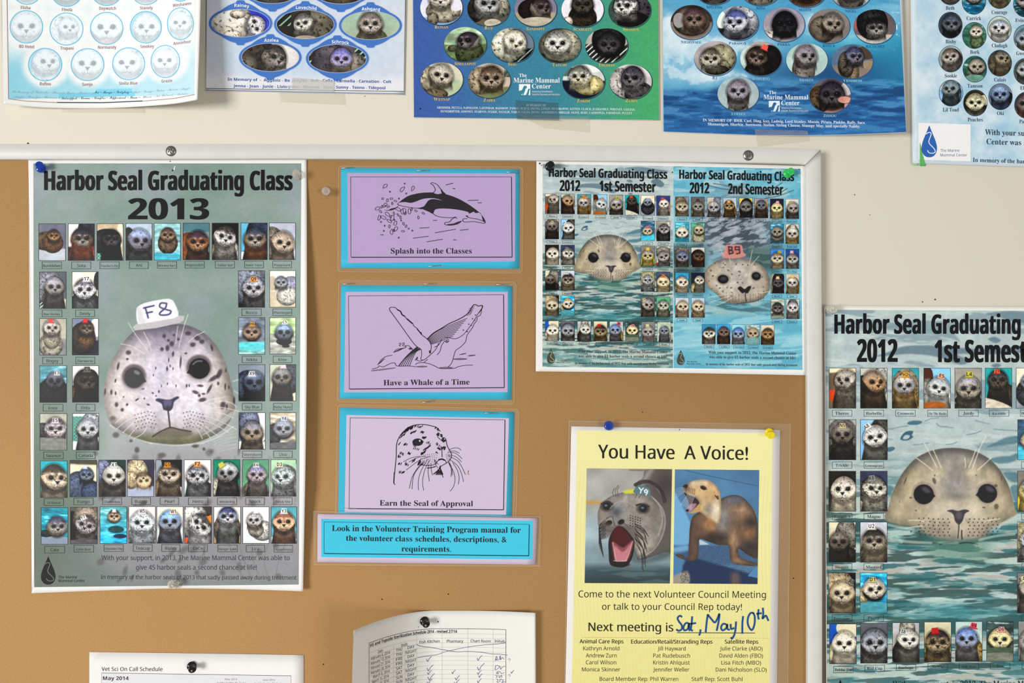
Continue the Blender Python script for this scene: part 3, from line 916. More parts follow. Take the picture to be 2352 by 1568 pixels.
    cv.line(Z([(897, 672), (930, 645), (978, 642)]), R(14), '6f6d86', .9)
    # nose and mouth
    cv.poly(Z([(552, 1003), (575, 985), (650, 996), (690, 994), (748, 968), (768, 982), (725, 1015), (708, 1078), (680, 1102), (650, 1098), (622, 1085), (606, 1035)]), '3a3550', soft=2.5 * k)
    cv.poly(Z([(625, 1010), (655, 1000), (700, 1005), (690, 1060), (660, 1050), (640, 1070)]), '6f6d92', soft=4 * k, op=.7)
    cv.line(Z([(665, 1080), (676, 1170), (686, 1255)]), R(16), '332d33', .9)
    cv.poly(Z([(525, 1335), (600, 1290), (690, 1252), (760, 1268), (875, 1292), (880, 1330), (760, 1350), (640, 1345)]), '6c6452', soft=6 * k, op=.85)
    cv.line(Z([(525, 1338), (600, 1290), (690, 1255), (770, 1272), (880, 1292)]), R(13), '3a332c', .9)
    for p in ([(300, 285), (370, 400), (480, 545)], [(440, 370), (485, 460), (515, 555)], [(230, 480), (340, 505), (450, 572)], [(850, 210), (810, 330), (765, 510)], [(755, 320), (745, 400), (738, 480)], [(1000, 370), (920, 410), (850, 470)],
              [(960, 1040), (1070, 995), (1180, 980)], [(1000, 1060), (1140, 1015), (1250, 1030), (1300, 1070)], [(1000, 1095), (1150, 1070), (1320, 1108)], [(1010, 1115), (1160, 1125), (1270, 1170)], [(1010, 1150), (1150, 1200), (1300, 1275)], [(970, 1185), (1080, 1220), (1225, 1300)], [(930, 1190), (1030, 1260), (1120, 1330)], [(870, 1180), (1000, 1280), (1060, 1355)], [(890, 1220), (950, 1290), (985, 1360)],
              [(380, 1120), (270, 1140), (180, 1210)], [(420, 1140), (300, 1180), (185, 1270)], [(410, 1170), (330, 1220), (250, 1300)], [(440, 1200), (370, 1260), (310, 1330)], [(480, 1240), (430, 1310), (360, 1350)], [(330, 1030), (400, 1065), (460, 1085)]):
        cv.line(Z(p), R(6.5), 'efe9df', .75)
    # water edge
    for i, (x0, y0, x1, y1) in enumerate(((130, 1230, 520, 1400), (500, 1395, 1000, 1400), (980, 1400, 1270, 1250), (1270, 830, 1330, 810), (1280, 920, 1340, 960))):
        cv.line(Z([(x0, y0), ((x0 + x1) / 2, (y0 + y1) / 2 + (22 if i < 3 else 0)), (x1, y1)]), R(14), 'dfe3df', .5)
    cv.poly(Z([(975, 1330), (1100, 1240), (1200, 1150), (1270, 1105), (1285, 1130), (1180, 1230), (1050, 1300)]), 'c9ccc8', op=.6)
    for i in range(8):
        y = 1350 + 22 * i
        cv.line(Z([(1060 + 10 * i, y), (1160, y - 30), (1300, y - 70 + 10 * (i % 3))]), R(6), 'd4d2ca', .45)
    # numbered hat
    cv.poly(Z([(340, 325), (390, 285), (760, 222), (815, 225), (810, 262), (780, 285), (560, 335), (360, 356)]), 'c6c2c4', smooth=0)
    cv.poly(Z([(385, 290), (372, 180), (395, 130), (480, 95), (640, 66), (690, 72), (722, 100), (760, 225), (620, 262), (450, 290)]), 'f3f1f6', smooth=3)
    cv.poly(Z([(378, 150), (400, 135), (455, 290), (395, 290)]), 'dcd9dd', smooth=0, soft=5 * k, op=.8)
    for p in ([(440, 150), (535, 128)], [(455, 148), (470, 195), (482, 240)], [(465, 195), (520, 185)], [(652, 108), (600, 105), (590, 140), (650, 165), (692, 180), (670, 210), (600, 215), (590, 195), (640, 150), (652, 110)]):
        cv.line(Z(p), R(15), '3b3a6a', .95)
    cv.grain(.035, 9)
    cv.c[:] = np.clip(cv.c, .03, .97)
S13.paint('printed_picture', Q13, big_f8, 2, 1.35)

R13 = []
def row13(xs, y0s, h, caps, cys):
    for x, y, c, cy in zip(xs, y0s, caps, cys): R13.append((x[0], y, x[1], y + h, c[0], cy, c[1], cy + 16.5))
row13([(89, 150.3), (156.5, 217), (222.5, 283), (289, 349.2), (354, 414.3), (420.3, 481), (487, 547.5), (553.3, 614), (618.3, 678.8)], [513.6, 513.6, 513.4, 513, 512.6, 512, 512, 511.8, 511.6], 84.6,
      [(96, 141.5), (164, 209), (229, 274), (296.5, 341), (361, 406), (424.5, 469.5), (494, 539), (561, 606), (626, 670)], [601, 601, 600.8, 600.4, 600, 599.3, 599.2, 599, 598.8])
L = [(624, 708.5, 711.5), (731.5, 815.5, 820), (839.7, 924, 928), (949.5, 1034, 1037.3)]
Rr = [(621.4, 705.8, 709), (729, 813.5, 817.3), (837, 921, 925.7), (947.3, 1031.8, 1035)]
for k in range(4):
    o = k * .5
    R13.append((90.4 + o * .7, L[k][0], 152 + o * 1.1, L[k][1], 96.5 + o * 2, L[k][2], 142.5 + o * 2.2, L[k][2] + 16.3))
    R13.append((165.3 + o * .9, L[k][0] - .2, 225.6 + o, L[k][1] - .4, 173 + o, L[k][2] - .2, 217.6 + o, L[k][2] + 16))
    R13.append((547.4 + o * .7, Rr[k][0], 608 + o * .8, Rr[k][1], 555 + o, Rr[k][2], 600.5 + o, Rr[k][2] + 16))
    R13.append((619.2 + o * .5, Rr[k][0] - .3, 679 + o * .4, Rr[k][1] - .4, 626 + o * 1.3, Rr[k][2], 670.6 + o * .8, Rr[k][2] + 16))
row13([(92.6, 154.5), (160.4, 222), (227, 288.5), (292.4, 353.5), (357.5, 417.6), (423, 484.3), (490.3, 551), (557, 617.5), (622, 680.4)], [1058, 1056.5, 1056, 1055.6, 1055.6, 1055.4, 1055, 1055, 1055], 84.4,
      [(101, 146.5), (169, 214.5), (235, 279.5), (302, 346), (367, 411), (432, 478), (499, 544), (563.5, 607.5), (628, 671.5)], [1144.5, 1143, 1142.5, 1142.3, 1142.3, 1142.5, 1142.3, 1142.3, 1142.2])
row13([(94.3, 156), (161.4, 223.6), (229.5, 291.2), (295.5, 357), (360, 420.5), (424.3, 486), (491, 552.6), (557.5, 618), (622.5, 681.6)], [1165.5, 1164.3, 1163.2, 1162.8, 1163, 1163.3, 1163.3, 1163.3, 1163.4], 84.4,
      [(102, 149), (169.5, 215.5), (238.5, 283.5), (305.5, 350), (371, 414), (432, 477), (500, 545.5), (565, 608.5), (629, 672.5)], [1253.7, 1251.5, 1250, 1249.8, 1249.8, 1250.3, 1250.8, 1251.3, 1251.8])
N13 = [n.strip() for n in '''Bumblebee,Sota,Teacher's Pet,Ani,Monkey Bars,Hopscotch,Tether Ball,Teeter Totter,Playground,Box Hockey,Deely,Busco,Phinnegan,Bogey,Denverio,Nikita,Kree,Enos,Frita,Sky Blue,Baby Huey,Swanton,Canada,Stormborn,Uno,Lil Rascal,Fuego,Chatterbox,Buggy,Pearl,Heinz,Winderling,Spock,Candy Kite,Cate,Little Bear,Chocolate Chip,Teacup,Ripley,CeCe,Ranger Luke,Lira,Agaptimoss'''.split(',')]
P13 = '''778>b9bdc6@.70 b.30,.47,.55,.26:6e5a48 b.52,.52,.40,.28:7a5c3c h.56,.33,.235 pB y.12
f2f0ec>433@.62 b.82,.2,.45,.5:3a3c46 b.6,.92,.56,.42:c0602f h.52,.41,.41 f6a5d50 c34343e mb5aca4 nb8602f y.12 s.1
cbb89c>e0d4c0@.8 b.35,.5,.6,.36:3a3d44 e.88,.3,.12,.35:e6dccb h.56,.42,.36 pK g0,.8,.42,1:6fd0c0 m6a6068
b8c6d6>5a5048@.45 b.1,.6,.3,.5:5c5650 b.55,.82,.6,.5:5a5048 h.5,.48,.45 f7d7c88 c9aa4c4 m8a8288 n4a4440 y.35 s.15
9cc8cc>4fb4cc@.8~ b.52,.54,.38,.30:7a6a5a h.52,.32,.28 f8a7460 c54443f mb09a84 n6e6050 o.5,.92,.7,.1:5bb8cc
5b7f88>8a9a9a@.25 b.2,.75,.5,.5:8a5a34 b.6,.95,.5,.25:5e5448 h.56,.52,.42 f86603f c4a3a4a mc8a68c n4e3a2e
1c1a1a>b8b8bc@.62 b.35,.85,.5,.35:a08a72 b.7,.68,.3,.2:d8cfc2 h.48,.38,.42 fcfcac6 c4a4444 mdedad6 n8a847c y.2 s.3 r12
74bcd8>6ab4d0 b.75,.3,.55,.5:434a62 b.6,.9,.55,.3:7a4a26 h.54,.44,.42 f837868 c474c5c mb9b2aa n8a4c1e e.08,.9,.12,.12:d8dde2
b4b8c4>c9ccd6 b.1,.6,.5,.5:8e857c h.5,.55,.44 fb9aa9a c9a8c80 mc4b3a2 n6a5c52 y.3 s.2 r10
6e7078>dccfb8@.72 b.25,.42,.65,.5:8f9098 b.5,.75,.4,.3:7a705e h.55,.42,.36 f8d8680 c9a98a0 m9a9698 n4a4640 y.15 g0,.83,.42,1,1:bff0e0
e8e2d2>cfc8b4@.5 e.97,.25,.14,.25:3a3e42 b.5,.9,.7,.32:3e3c3e h.48,.50,.42 fd6d4d8 c6a666e mdcd8da n2e2a2c s.35 t.55,.20:f4f4f4
8a90a0>2a2a2a@.85 b.4,.35,.65,.6:8e92a0 h.58,.48,.42 fb0acb0 ca2a4b4 mc8c2c4 n2e2a28 s.4 t.58,.23:e0a05a
e8e4da>c9bca6@.55 e.1,.35,.2,.2:c4b8a4 b.85,.4,.4,.25:9a9cae b.68,.7,.42,.26:d4d0c6 h.44,.33,.24 f9798a0 c70727c mb8b4b2 n86847a s.2
b4b2a4>8e9094@.55 b.42,.72,.46,.34:b6b0a2 b.46,.48,.34,.36:b8b0a0 h.45,.26,.31 fc4bbb0 c9a9694 mc0b6ae n807a74 y.15 s.35 t.42,.06:e05a50
8c90a4>3c3c44@.6 e.92,.25,.25,.25:f2f0ee b.4,.55,.5,.45:4c4440 b.54,.52,.34,.36:7a6248 h.54,.27,.29 f6a5a4c c443a36 ma89a92 n5a4638 s.3 y.1 t.5,.06:e04040
8f98a8>a4dcd8@.66~ h.5,.40,.34 f8f7e74 c6a5e5a mc8a890 n6a5850 t.52,.18:d8aa5c o.5,.78,.7,.12:6fcfd4
bcd4a0>a8a8a0@.45~ h.55,.42,.34 f5c626c c8ea0bc m6e7480 n2c2e34 b.55,.66,.3,.1:3c423e b.62,.78,.15,.04:333a3a t.58,.13:f0f0f0
6fa8b4>242830@.8~ b.5,.75,.62,.42:34343a h.56,.42,.33 f5a5a66 c6c6c7c m484a54 n141416 t.64,.20:e4e6ea
f0eeea b.35,.9,.75,.4:6a5236 b.7,.5,.35,.4:443a34 h.5,.42,.44 f463c36 c2e2826 m6e6260 n3a302a y.4 t.56,.10:7a786e
b6b4a8>8a8a84@.62 b.1,.45,.4,.2:5c585a h.58,.42,.40 fb2aaae c6a6068 mdcccc8 n8a7e7c t.57,.19:f2f2f2 s.3 o.5,.88,.9,.22:8c8c88
eef0ec>e0e0de g0,.08,.42,.75:5ab8a4 b.7,.35,.4,.4:b4b8c0 b.9,.9,.25,.15:c8ccd2 h.58,.44,.40 fb8b8b8 c9a9ea6 mc4c2c4 n4a484a
8c94a0>5c5a58@.82 b.35,.6,.55,.45:525868 h.6,.50,.42 f4c5464 c6c7688 m5e6472 n131416 t.50,.25:f4f4f2
c9ccb8>d8d0bc@.8 b.8,.35,.45,.45:5c5e68 b.5,.72,.32,.2:6a6248 h.46,.36,.37 f6e6660 c8a8a8a m8a8480 n3a3630 t.52,.05:e8c8cc
7c84a0>e6e2d8@.8 e.85,.3,.25,.5:ece8e2 b.38,.35,.42,.55:7f8498 h.5,.55,.42 f8a8074 c82808a mab9884 n6c6258
b8ae9c>7a7a7c@.78~ b.15,.6,.3,.3:4e5054 h.52,.45,.38 f84868c c969aa6 ma2a2a6 n4c4c50 t.54,.17:c4ccec o.5,.95,.8,.14:6e6e72
3eb0bc>a8a098@.9 b.5,.5,.2,.2:b8a890 h.50,.48,.50 fc8b8a0 c4c443e me0d4c4 n6a6058 y.35 s.15
5a584c>e4d8c0@.12 e.2,.28,.5,.12:e8dcc4 b.3,.75,.5,.45:5f6a80 b.8,.85,.4,.3:54607a h.62,.40,.27 f6c7484 c4c5468 m8e96a4 n201e20 t.57,.19:ccd4e4 s.3
1e4a44>544a44@.5 b.15,.3,.35,.35:8a8fa8 h.56,.45,.42 faaa49c cc8c4bc me4dcd4 n3a3430 t.56,.14:f0ece4
4c4a58>aab2c4@.72 b.35,.35,.42,.4:d0c0a4 b.15,.55,.3,.25:c9b89a h.62,.56,.28 fcab898 cbfa888 mcdbca0 n8a7864 r172 x
2a2a2e>242428 e.1,.3,.15,.4:9aa4ac e.85,.92,.3,.2:f0ece4 b.35,.85,.5,.4:9a8468 h.52,.40,.42 fb8a898 c4e4440 md8cabc n6a5c4c t.45,.14:d89a38 s.2
f2efe8>c8dcd4@.75 b.65,.85,.5,.28:44424a h.5,.44,.42 fb8b8b8 c70707a mc8c4c4 n6a6a70 s.4 t.5,.12:e0a868
2f8a74>3c927c b.35,.8,.65,.36:beb8a8 h.55,.38,.40 f8e9092 ca8b0b0 m8e8888 n3c362e y-.35 t.30,.15,-30:c8c06a
6aa084>7aa886 b.5,.85,.5,.3:8e8a7c h.55,.42,.36 fa89ea0 c8480a0 mc4b4b4 n7c766c t.52,.15:eceae4 s.2
b4d4b4>9cbca4 b.65,.7,.5,.55:90908e h.5,.48,.44 fb4bcbc c9aa2a2 mc4cccc n8a8280 t.34,.14:d8d4b8 s.5 y-.35
28a0b4>28a0b4~ e.5,.95,.8,.18:8c98a8 b.2,.7,.3,.1:2c4a44 h.6,.52,.37 f8a8680 c58566a mb4aaa4 na08a6c y.1 s.15
6a6462>2e2a28@.75 e.08,.5,.22,.4:241e1c b.6,.35,.5,.45:a09488 h.56,.50,.38 fb0a8a8 c5c5456 mc4bcbc n5a5450 r18 s.35 t.48,.28,-20:e0e0e0 o.6,.97,.8,.1:6a6468
7cc0c0>40b4e0~ h.53,.27,.24 fac9884 c54443a mdcc8ac n988c80 t.53,.11:f2eee4 o.6,.62,.3,.1:2c5a5c o.75,.8,.25,.06:345
e4dcd8>d8d4d4 b.5,.78,.55,.26:bcb8b6 h.5,.45,.44 fd4d8de cb4b8bc mdce4ec nb8bcbe s.35 t.5,.13:faf6f4
ece6d8>ccdce0 h.5,.42,.42 f8e98ac c88b0dc m9a98a0 n6a6668 t.62,.14:ead2c4 b.45,.86,.4,.12:4a5c56
54504e>2460b4@.84 b.25,.35,.6,.45:d8d6d0 h.56,.50,.44 fcac8c6 c4c4a4c md4d0ce nb8b4b2 r40 s.25 t.97,.32,60:d0904c e.1,.92,.3,.08:e8643c
ece4dc>b09c80@.82 b.5,.62,.52,.45:8e8478 b.5,.75,.42,.2:a89c88 h.52,.27,.36 f9298a4 c4c5070 me0dcda na8a294 s.15
f2eee8>eef0ee e.1,.85,.3,.2:d8e4e6 b.75,.65,.45,.28:c8c6c2 b.5,.62,.3,.22:a8a298 h.45,.37,.30 fb6b2b0 ca2a0a2 mc6c2be n80786e s.4 y-.2 t.5,.13:eceae6
68aab4>b8ccd0@.86 b.65,.78,.32,.35:a88e70 h.5,.42,.42 fd8b496 c7c584c mdcc0a4 n4a3c36 t.5,.12:f8f0f0 e.1,.92,.4,.1:f0f4f4'''.split('\n')
TAGS = {'Deely': '17', 'Busco': 'Q9', 'Nikita': 'H6', 'Kree': 'C5', 'Enos': 'E3', 'Frita': 'C3', 'Swanton': 'E5', 'Sky Blue': 'X9', 'Uno': 'Y4', 'Chatterbox': 'X1', 'Pearl': 'G5', 'Heinz': 'F2', 'Spock': 'E6', 'Candy Kite': 'D3', 'Little Bear': 'Y7', 'Teacup': 'W5', 'Ripley': 'W1', 'Agaptimoss': 'Y3',
        'Cosmosis': 'H2', 'On The Rocks': 'E5', 'Jordy': 'L4', '4-a-riddle': 'J1', 'Trickle': 'N5', 'Lemongrass': 'A8', 'Magoo': 'R8', 'Mustard': 'U2', 'Rumianstev': 'A9', 'Pugsy': 'D1', 'Sunhope': 'I8', 'Jelly Bean': 'V4', 'Bro': 'D6', 'Iceberg': 'E4', 'Cedric': 'G2', 'Media Ann': 'V7', 'Chaps': 'S6'}
P13[19:23] = [P13[21], P13[22], P13[19], P13[20]]
def captioned(sh, items, names, specs, font, seed0, step, col='2b302e', capk=.42, framew=1.1, layer=3, pname='seal_portrait'):
    for k, (it, nm, sp) in enumerate(zip(items, names, specs)):
        x0, y0, x1, y1, cx0, cy0, cx1, cy1 = it
        fn = portrait(sp, seed0 + k)
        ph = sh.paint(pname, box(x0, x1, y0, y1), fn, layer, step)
        b = Bag(); b.frame(x0 - .4, y0 - .4, x1 + .4, y1 + .4, framew)
        sh.put('picture_edge', b, ink('332f35'), layer + 1, ph)
        if getattr(ph, 'name', None) and nm in TAGS and fn.tagp:
            tu, tv, tc, tr = fn.tagp; w_ = x1 - x0; rr_ = fn.head[2] * w_
            b = Bag(); sh.text(b, TAGS[nm], 'S', x0 + tu * w_, y0 + tv * w_ + rr_ * .13, rr_ * .32, maxw=rr_ * .46, turn=tr)
            sh.put('tag_number', b, ink('2c2a30'), layer + 1, ph)
        b = Bag(); b.frame(cx0, cy0, cx1, cy1, framew * .9)
        w = cx1 - cx0; hgt = cy1 - cy0
        cap = hgt * capk * (1.0 if len(nm) < 7 else .9 if len(nm) < 10 else .72)
        sh.text(b, nm, font, (cx0 + cx1) / 2, cy1 - hgt * .26, cap, maxw=w * .88)
        sh.put('name_caption', b, ink(col), layer + 1)
captioned(S13, R13, N13, P13, 's', 100, 1.0)
b = Bag()
S13.text(b, 'Harbor Seal Graduating Class', 'S', 386.5, 436.5, 44, 568, bold=.032)
S13.text(b, '2013', 'S', 387, 503.5, 48, 183, bold=.035)
S13.put('title_lettering', b, ink('131112'), 5)
b = Bag()
S13.text(b, 'With your support, in 2013, The Marine Mammal Center was able to', 's', 449, 1286, 11, 432)
S13.text(b, 'give 45 harbor seals a second chance at life!', 's', 450.5, 1308, 11, 277)
S13.text(b, 'In memory of the harbor seals of 2013 that sadly passed away during treatment', 's', 456, 1330, 9.5, 449, slope=.004)
S13.put('memorial_lettering', b, ink('434248'), 5)
def drop_logo(sh, cx, top, bot, w, col, light, tx, ty, cap, tcol, lead, gap=True, txt=True):
    """a water drop with a seal in it, and the two lines of its name"""
    H = bot - top; r = w / 2; cy = bot - r
    b = Bag()
    half = [(.13, .07), (.34, .20), (.60, .35), (.86, .52), (1.0, .69), (.93, .83), (.66, .94), (.30, .992)]
    b.poly([(cx, top)] + [(cx + u * r, top + v * H) for u, v in half] + [(cx, bot)] + [(cx - u * r, top + v * H) for u, v in half[::-1]], 4)
    o = sh.put('emblem', b, ink(col), 5)
    b = Bag()
    P = lambda u, v: (cx + u * r, top + v * H)
    b.line([P(-.42, .27), P(-.1, .215), P(.2, .23), P(.22, .3), P(0, .44), P(-.05, .52), P(.12, .6), P(.6, .72), P(.78, .82), P(.5, .87), P(.0, .86), P(-.25, .78)], max(1.0, w * .055), 6)
    sh.put('seal_outline', b, ink(light), 6, o)
    if txt:
        b = Bag()
        sh.text(b, 'The Marine', 's', tx, ty, cap, anchor='l', squeeze=.92)
        sh.text(b, 'Mammal Center', 's', tx, ty + lead, cap, anchor='l', squeeze=.92)
        sh.put('emblem_lettering', b, ink(tcol), 5)
drop_logo(S13, 110.5, 1278, 1342, 33, '1f1c1a', '6c746a', 134, 1328, 6.3, '3a3c38', 8.3)

# ------------------------------------------------------------------ the two semester posters of 2012
def first_semester_print(nx, ny):
    """nx, ny: canvas -> position in the large print's own frame"""
    def fn(cv):
        px, py = nx(cv), ny(cv)
        k = (cv.x.max() - cv.x.min()) / (px.max() - px.min())
        X0 = px.min(); Y0 = py.min()
        ky = (cv.y.max() - cv.y.min()) / (py.max() - py.min())
        P = lambda x, y: ((x - X0) * k, (y - Y0) * ky)
        q = lambda pts: [P(2030 + x / 4.481, 950 + y / 4.481) for x, y in pts]
        R = lambda v: v / 4.481 * k
        xx, yy = px / 450, py / 450
        f = lambda sx, sy, sd, rot=0, oc=4: cv.fbm(sx, sy, sd, rot, oc, xx, yy)
        n1 = f(.38, .065, 21, .06); n2 = f(.2, .03, 25, .03); n3 = f(.06, .05, 29); n4 = f(.26, .028, 41, -.04)
        low = smoothstep(py, 1000, 1230)
        cv.c[:] = hexc('b6c6c6')
        cv.c += ((n3 - .5) * .16)[:, None]
        cv.put(smoothstep(n1, .60, .66) * (.65 - .3 * low), '76919c')
        cv.put(smoothstep(n2, .62, .68) * (1 - low) * .45, 'd2dedd')
        # lower water: teal, grey-pink and pale ripples
        cv.put(low * smoothstep(n1, .42, .60) * .85, '4f8788')
        cv.put(low * smoothstep(n4, .54, .62) * .8, 'b3aea2')
        cv.put(low * smoothstep(n2, .56, .62) * .85, 'b9cfc6')
        cv.put(low * smoothstep(-n4, -.45, -.38) * .85, '2f4a46')
        cv.put(low * smoothstep(-n2, -.43, -.37) * .75, '1f5f66')
        cv.put(np.exp(-((px - 2190) / 110) ** 2 - ((py - 1405) / 26) ** 2) * .8 * smoothstep(n2, .35, .5), '3f8f98')
        cv.put(np.exp(-((px - 2180) / 100) ** 2 - ((py - 1368) / 20) ** 2) * .8 * smoothstep(n4, .35, .5), 'cfe0da')
        cv.put(smoothstep(py, 1520, 1600) * .35, 'a9c9c2')
        for S, c, o in (([(2010, 818), (2040, 808), (2075, 795), (2120, 792), (2180, 795), (2250, 800), (2330, 796), (2370, 806), (2280, 812), (2200, 812), (2225, 826), (2205, 836), (2150, 818), (2090, 812), (2050, 815)], '5f7887', .85),
                        ([(2030, 752), (2060, 742), (2110, 735), (2180, 738), (2250, 745), (2345, 752), (2420, 760), (2330, 765), (2200, 758), (2205, 782), (2180, 775), (2120, 765), (2060, 760)], '7a949e', .75),
                        ([(2265, 718), (2330, 712), (2400, 720), (2460, 730), (2400, 742), (2340, 738), (2300, 728)], '5f7c8c', .8), ([(2270, 776), (2285, 772), (2298, 780), (2288, 786), (2276, 782)], '5c7a8b', .9), ([(2277, 838), (2290, 833), (2299, 838), (2288, 843)], '5c7a8b', .9), ([(2380, 780), (2410, 765), (2440, 790), (2420, 805)], '506c7c', .85), ([(2385, 860), (2420, 842), (2450, 860), (2420, 875)], '506c7c', .8)):
            cv.poly([P(*p) for p in S], c, soft=4 * k, op=o)
        for S in ([(240, 90), (300, 70), (375, 72), (388, 92), (340, 112), (260, 112)], [(30, 350), (90, 340), (110, 362), (60, 392), (30, 385)]): cv.poly(q(S), '3d6a80', soft=2 * k, op=.95)
        cv.poly(q([(165, 262), (200, 200), (250, 175), (300, 180), (285, 220), (298, 240), (235, 275)]), '3a5f72', soft=2 * k)
        cv.poly(q([(192, 255), (215, 220), (260, 222), (255, 248), (225, 262)]), 'b4c6c6', soft=2 * k)
        for p in ([(420, 75), (480, 50), (560, 42)], [(540, 95), (570, 125), (650, 130)], [(300, 320), (380, 312), (460, 298)], [(1130, 155), (1250, 165), (1380, 170)], [(750, 290), (700, 310), (640, 315)], [(850, 215), (930, 200), (1000, 175)], [(80, 155), (160, 135), (250, 125)], [(940, 65), (1010, 85), (1080, 100)]): cv.line(q(p), R(11), '6f929a', .8)
        for S in ([(1060, 340), (1150, 290), (1260, 240), (1380, 230), (1370, 300), (1250, 320), (1150, 330)], [(1090, 470), (1180, 440), (1300, 430), (1380, 400), (1380, 460), (1300, 500), (1180, 510)], [(1230, 610), (1330, 600), (1380, 620), (1380, 700), (1290, 690)], [(1300, 760), (1380, 740), (1380, 900), (1340, 900)], [(30, 740), (100, 760), (60, 830), (30, 830)]): cv.poly(q(S), '3c6c7c', soft=5 * k, op=.75)
        # head
        H = [(0, 1060), (40, 960), (80, 820), (140, 690), (210, 580), (310, 470), (430, 400), (560, 362), (700, 350), (850, 362), (960, 395), (1080, 460), (1180, 560), (1260, 690), (1310, 820), (1345, 960), (1362, 1040), (1250, 1110), (1120, 1170), (1060, 1250), (950, 1310), (760, 1330), (600, 1310), (430, 1240), (330, 1170), (150, 1150), (40, 1110)]
        sd = cv.sd_poly(spline(q(H), 4, True))
        zx, zy = (px - 2030) * 4.481, (py - 950) * 4.481
        a = np.clip(.5 - sd / (k * (2.0 + 12 * smoothstep(zy, 1060, 1200))), 0, 1)
        n = f(.05, .06, 33, .2, 3); nf = f(.016, .02, 37, .2, 2)
        c = np.broadcast_to(hexc('c0b192'), (len(px), 3)).copy()
        def mix(al, col):
            nonlocal c
            c = c + np.clip(al, 0, 1)[:, None] * (hexc(col) - c)
        mix(.8 * np.exp(-((zx - 720) / 330) ** 4) * smoothstep(zy, 560, 720), 'd3c8b4')
        mix(.95 * smoothstep(-zy, -640, -430), 'a09a92')
        mix(.8 * np.exp(-((zx - 720) / 150) ** 2) * smoothstep(-zy, -1000, -700) * smoothstep(zy, 400, 600), '8f8986')
        mix(.85 * np.exp(-((zx - 745) / 70) ** 2 - ((zy - 740) / 60) ** 2), 'b9b3b0')
        mix(.7 * np.exp(-((zx - 745) / 110) ** 2 - ((zy - 850) / 45) ** 2), '75706f')
        for ex in (560, 900): mix(.9 * np.exp(-((zx - ex) / 70) ** 2 - ((zy - 610) / 45) ** 2), 'd9ccb0')
        mix(.85 * np.exp(-((zx - 620) / 130) ** 2 - ((zy - 1080) / 60) ** 2), 'ded0b4')
        mix(.9 * np.exp(-((zx - 930) / 130) ** 2 - ((zy - 1060) / 60) ** 2), 'e2d5bb')
        for mx in (540, 960): mix(.8 * np.exp(-((zx - mx) / 190) ** 2 - ((zy - 1190) / 85) ** 2), 'b5a392')
        mix(.8 * smoothstep(zy, 1230, 1330), '8a9a8a')
        c = c * (.72 + .3 * n + .16 * nf)[:, None]
        c = c * (1 - .22 * smoothstep(sd / k, -34, 2))[:, None]
        c = c * (1 - .34 * smoothstep(sd / k, -20, 2) * smoothstep(-zy, -1000, -600))[:, None]
        cv.c += a[:, None] * (c - cv.c)
        ln = smoothstep(-np.abs(sd / k + 2.5), -3.0, -1) * (zy < 620)
        cv.put(ln * .75, '5e5a58')
        def spot(x, y, rx, ry, col='3a3230', op=.85, rot=0): cv.ell(*q([(x, y)])[0], R(rx), R(ry), col, rot, .5, op)
        for x, y, rx in ((405, 830, 104), (1063, 820, 100)):
            s = 1 if x < 700 else -1
            cv.ell(*q([(x, y - 6)])[0], R(rx * 1.17), R(rx * 1.15), '8a7f72', 0, .25, .7)
            cv.ell(*q([(x, y)])[0], R(rx), R(rx * .99), '131218', 0, .07)
            cv.poly(q([(x + s * 60, y - 60), (x + s * 122, y + 18), (x + s * 60, y + 60)]), '131218', smooth=0)
            cv.ell(*q([(x + 25, y - 45)])[0], R(48), R(26), '4a4654', .5, .7, .9)
        cv.poly(q([(645, 1000), (700, 988), (760, 1000), (830, 985), (875, 1002), (830, 1030), (808, 1100), (770, 1140), (730, 1110), (715, 1050), (690, 1020)]), '37333c', soft=2.2 * k)
        cv.ell(*q([(768, 1045)])[0], R(34), R(40), '5d5962', 0, .8, .8)
        cv.line(q([(768, 1120), (765, 1200), (758, 1280)]), R(14), '3a3634', .9)
        cv.line(q([(797, 1205), (796, 1250), (800, 1290)]), R(17), '2a2626', .8)
        for sg in (-1, 1):
            for i in range(6):
                for j in range(7):
                    x = (655 - 50 * j) if sg < 0 else (880 + 48 * j)
                    spot(x - sg * (i % 2) * 14, 1085 + 34 * i + (j > 3) * -8, 8, 8, '2f2826', .8)
        for s in ((215, 690, 8, 45, .4), (515, 690, 18, 34, -.3), (520, 635, 8, 9), (945, 632, 9, 8), (155, 905, 5, 12), (1025, 965, 18, 8), (1155, 955, 24, 28), (1150, 740, 20, 14), (1210, 660, 8, 24), (325, 998, 8, 8), (272, 865, 16, 10), (275, 1215, 10, 10)):
            spot(s[0], s[1], s[2], s[3], '54483f', .8, s[4] if len(s) > 4 else 0)
        for p in ([(410, 300), (480, 430), (545, 555)], [(505, 370), (550, 470), (588, 555)], [(330, 455), (420, 520), (500, 585)], [(945, 365), (910, 460), (872, 550)], [(1050, 225), (980, 370), (908, 565)], [(1100, 455), (1030, 520), (962, 580)], [(830, 450), (836, 500), (838, 550)], [(250, 1100), (330, 1098), (420, 1112)], [(220, 1180), (310, 1165), (390, 1155)], [(1040, 1110), (1120, 1090), (1190, 1080)]): cv.line(q(p), R(9), 'ece2c8', .8)
        # water closing over the chin
        n5 = cv.fbm(.12, .03, 45, .0, 3, xx, yy)
        edge = smoothstep(zy + 90 * (n5 - .5), 1270, 1330) * smoothstep(-zy, -1600, -1420) * np.exp(-((zx - 760) / 330) ** 4)
        cv.put(edge * .9, '3f7266')
        cv.line(q([(570, 1345), (680, 1325), (760, 1335), (860, 1328), (960, 1345)]), R(14), '1f2a28', .85)
        cv.put(edge * smoothstep(n2, .55, .6) * .5, 'b5cabb')
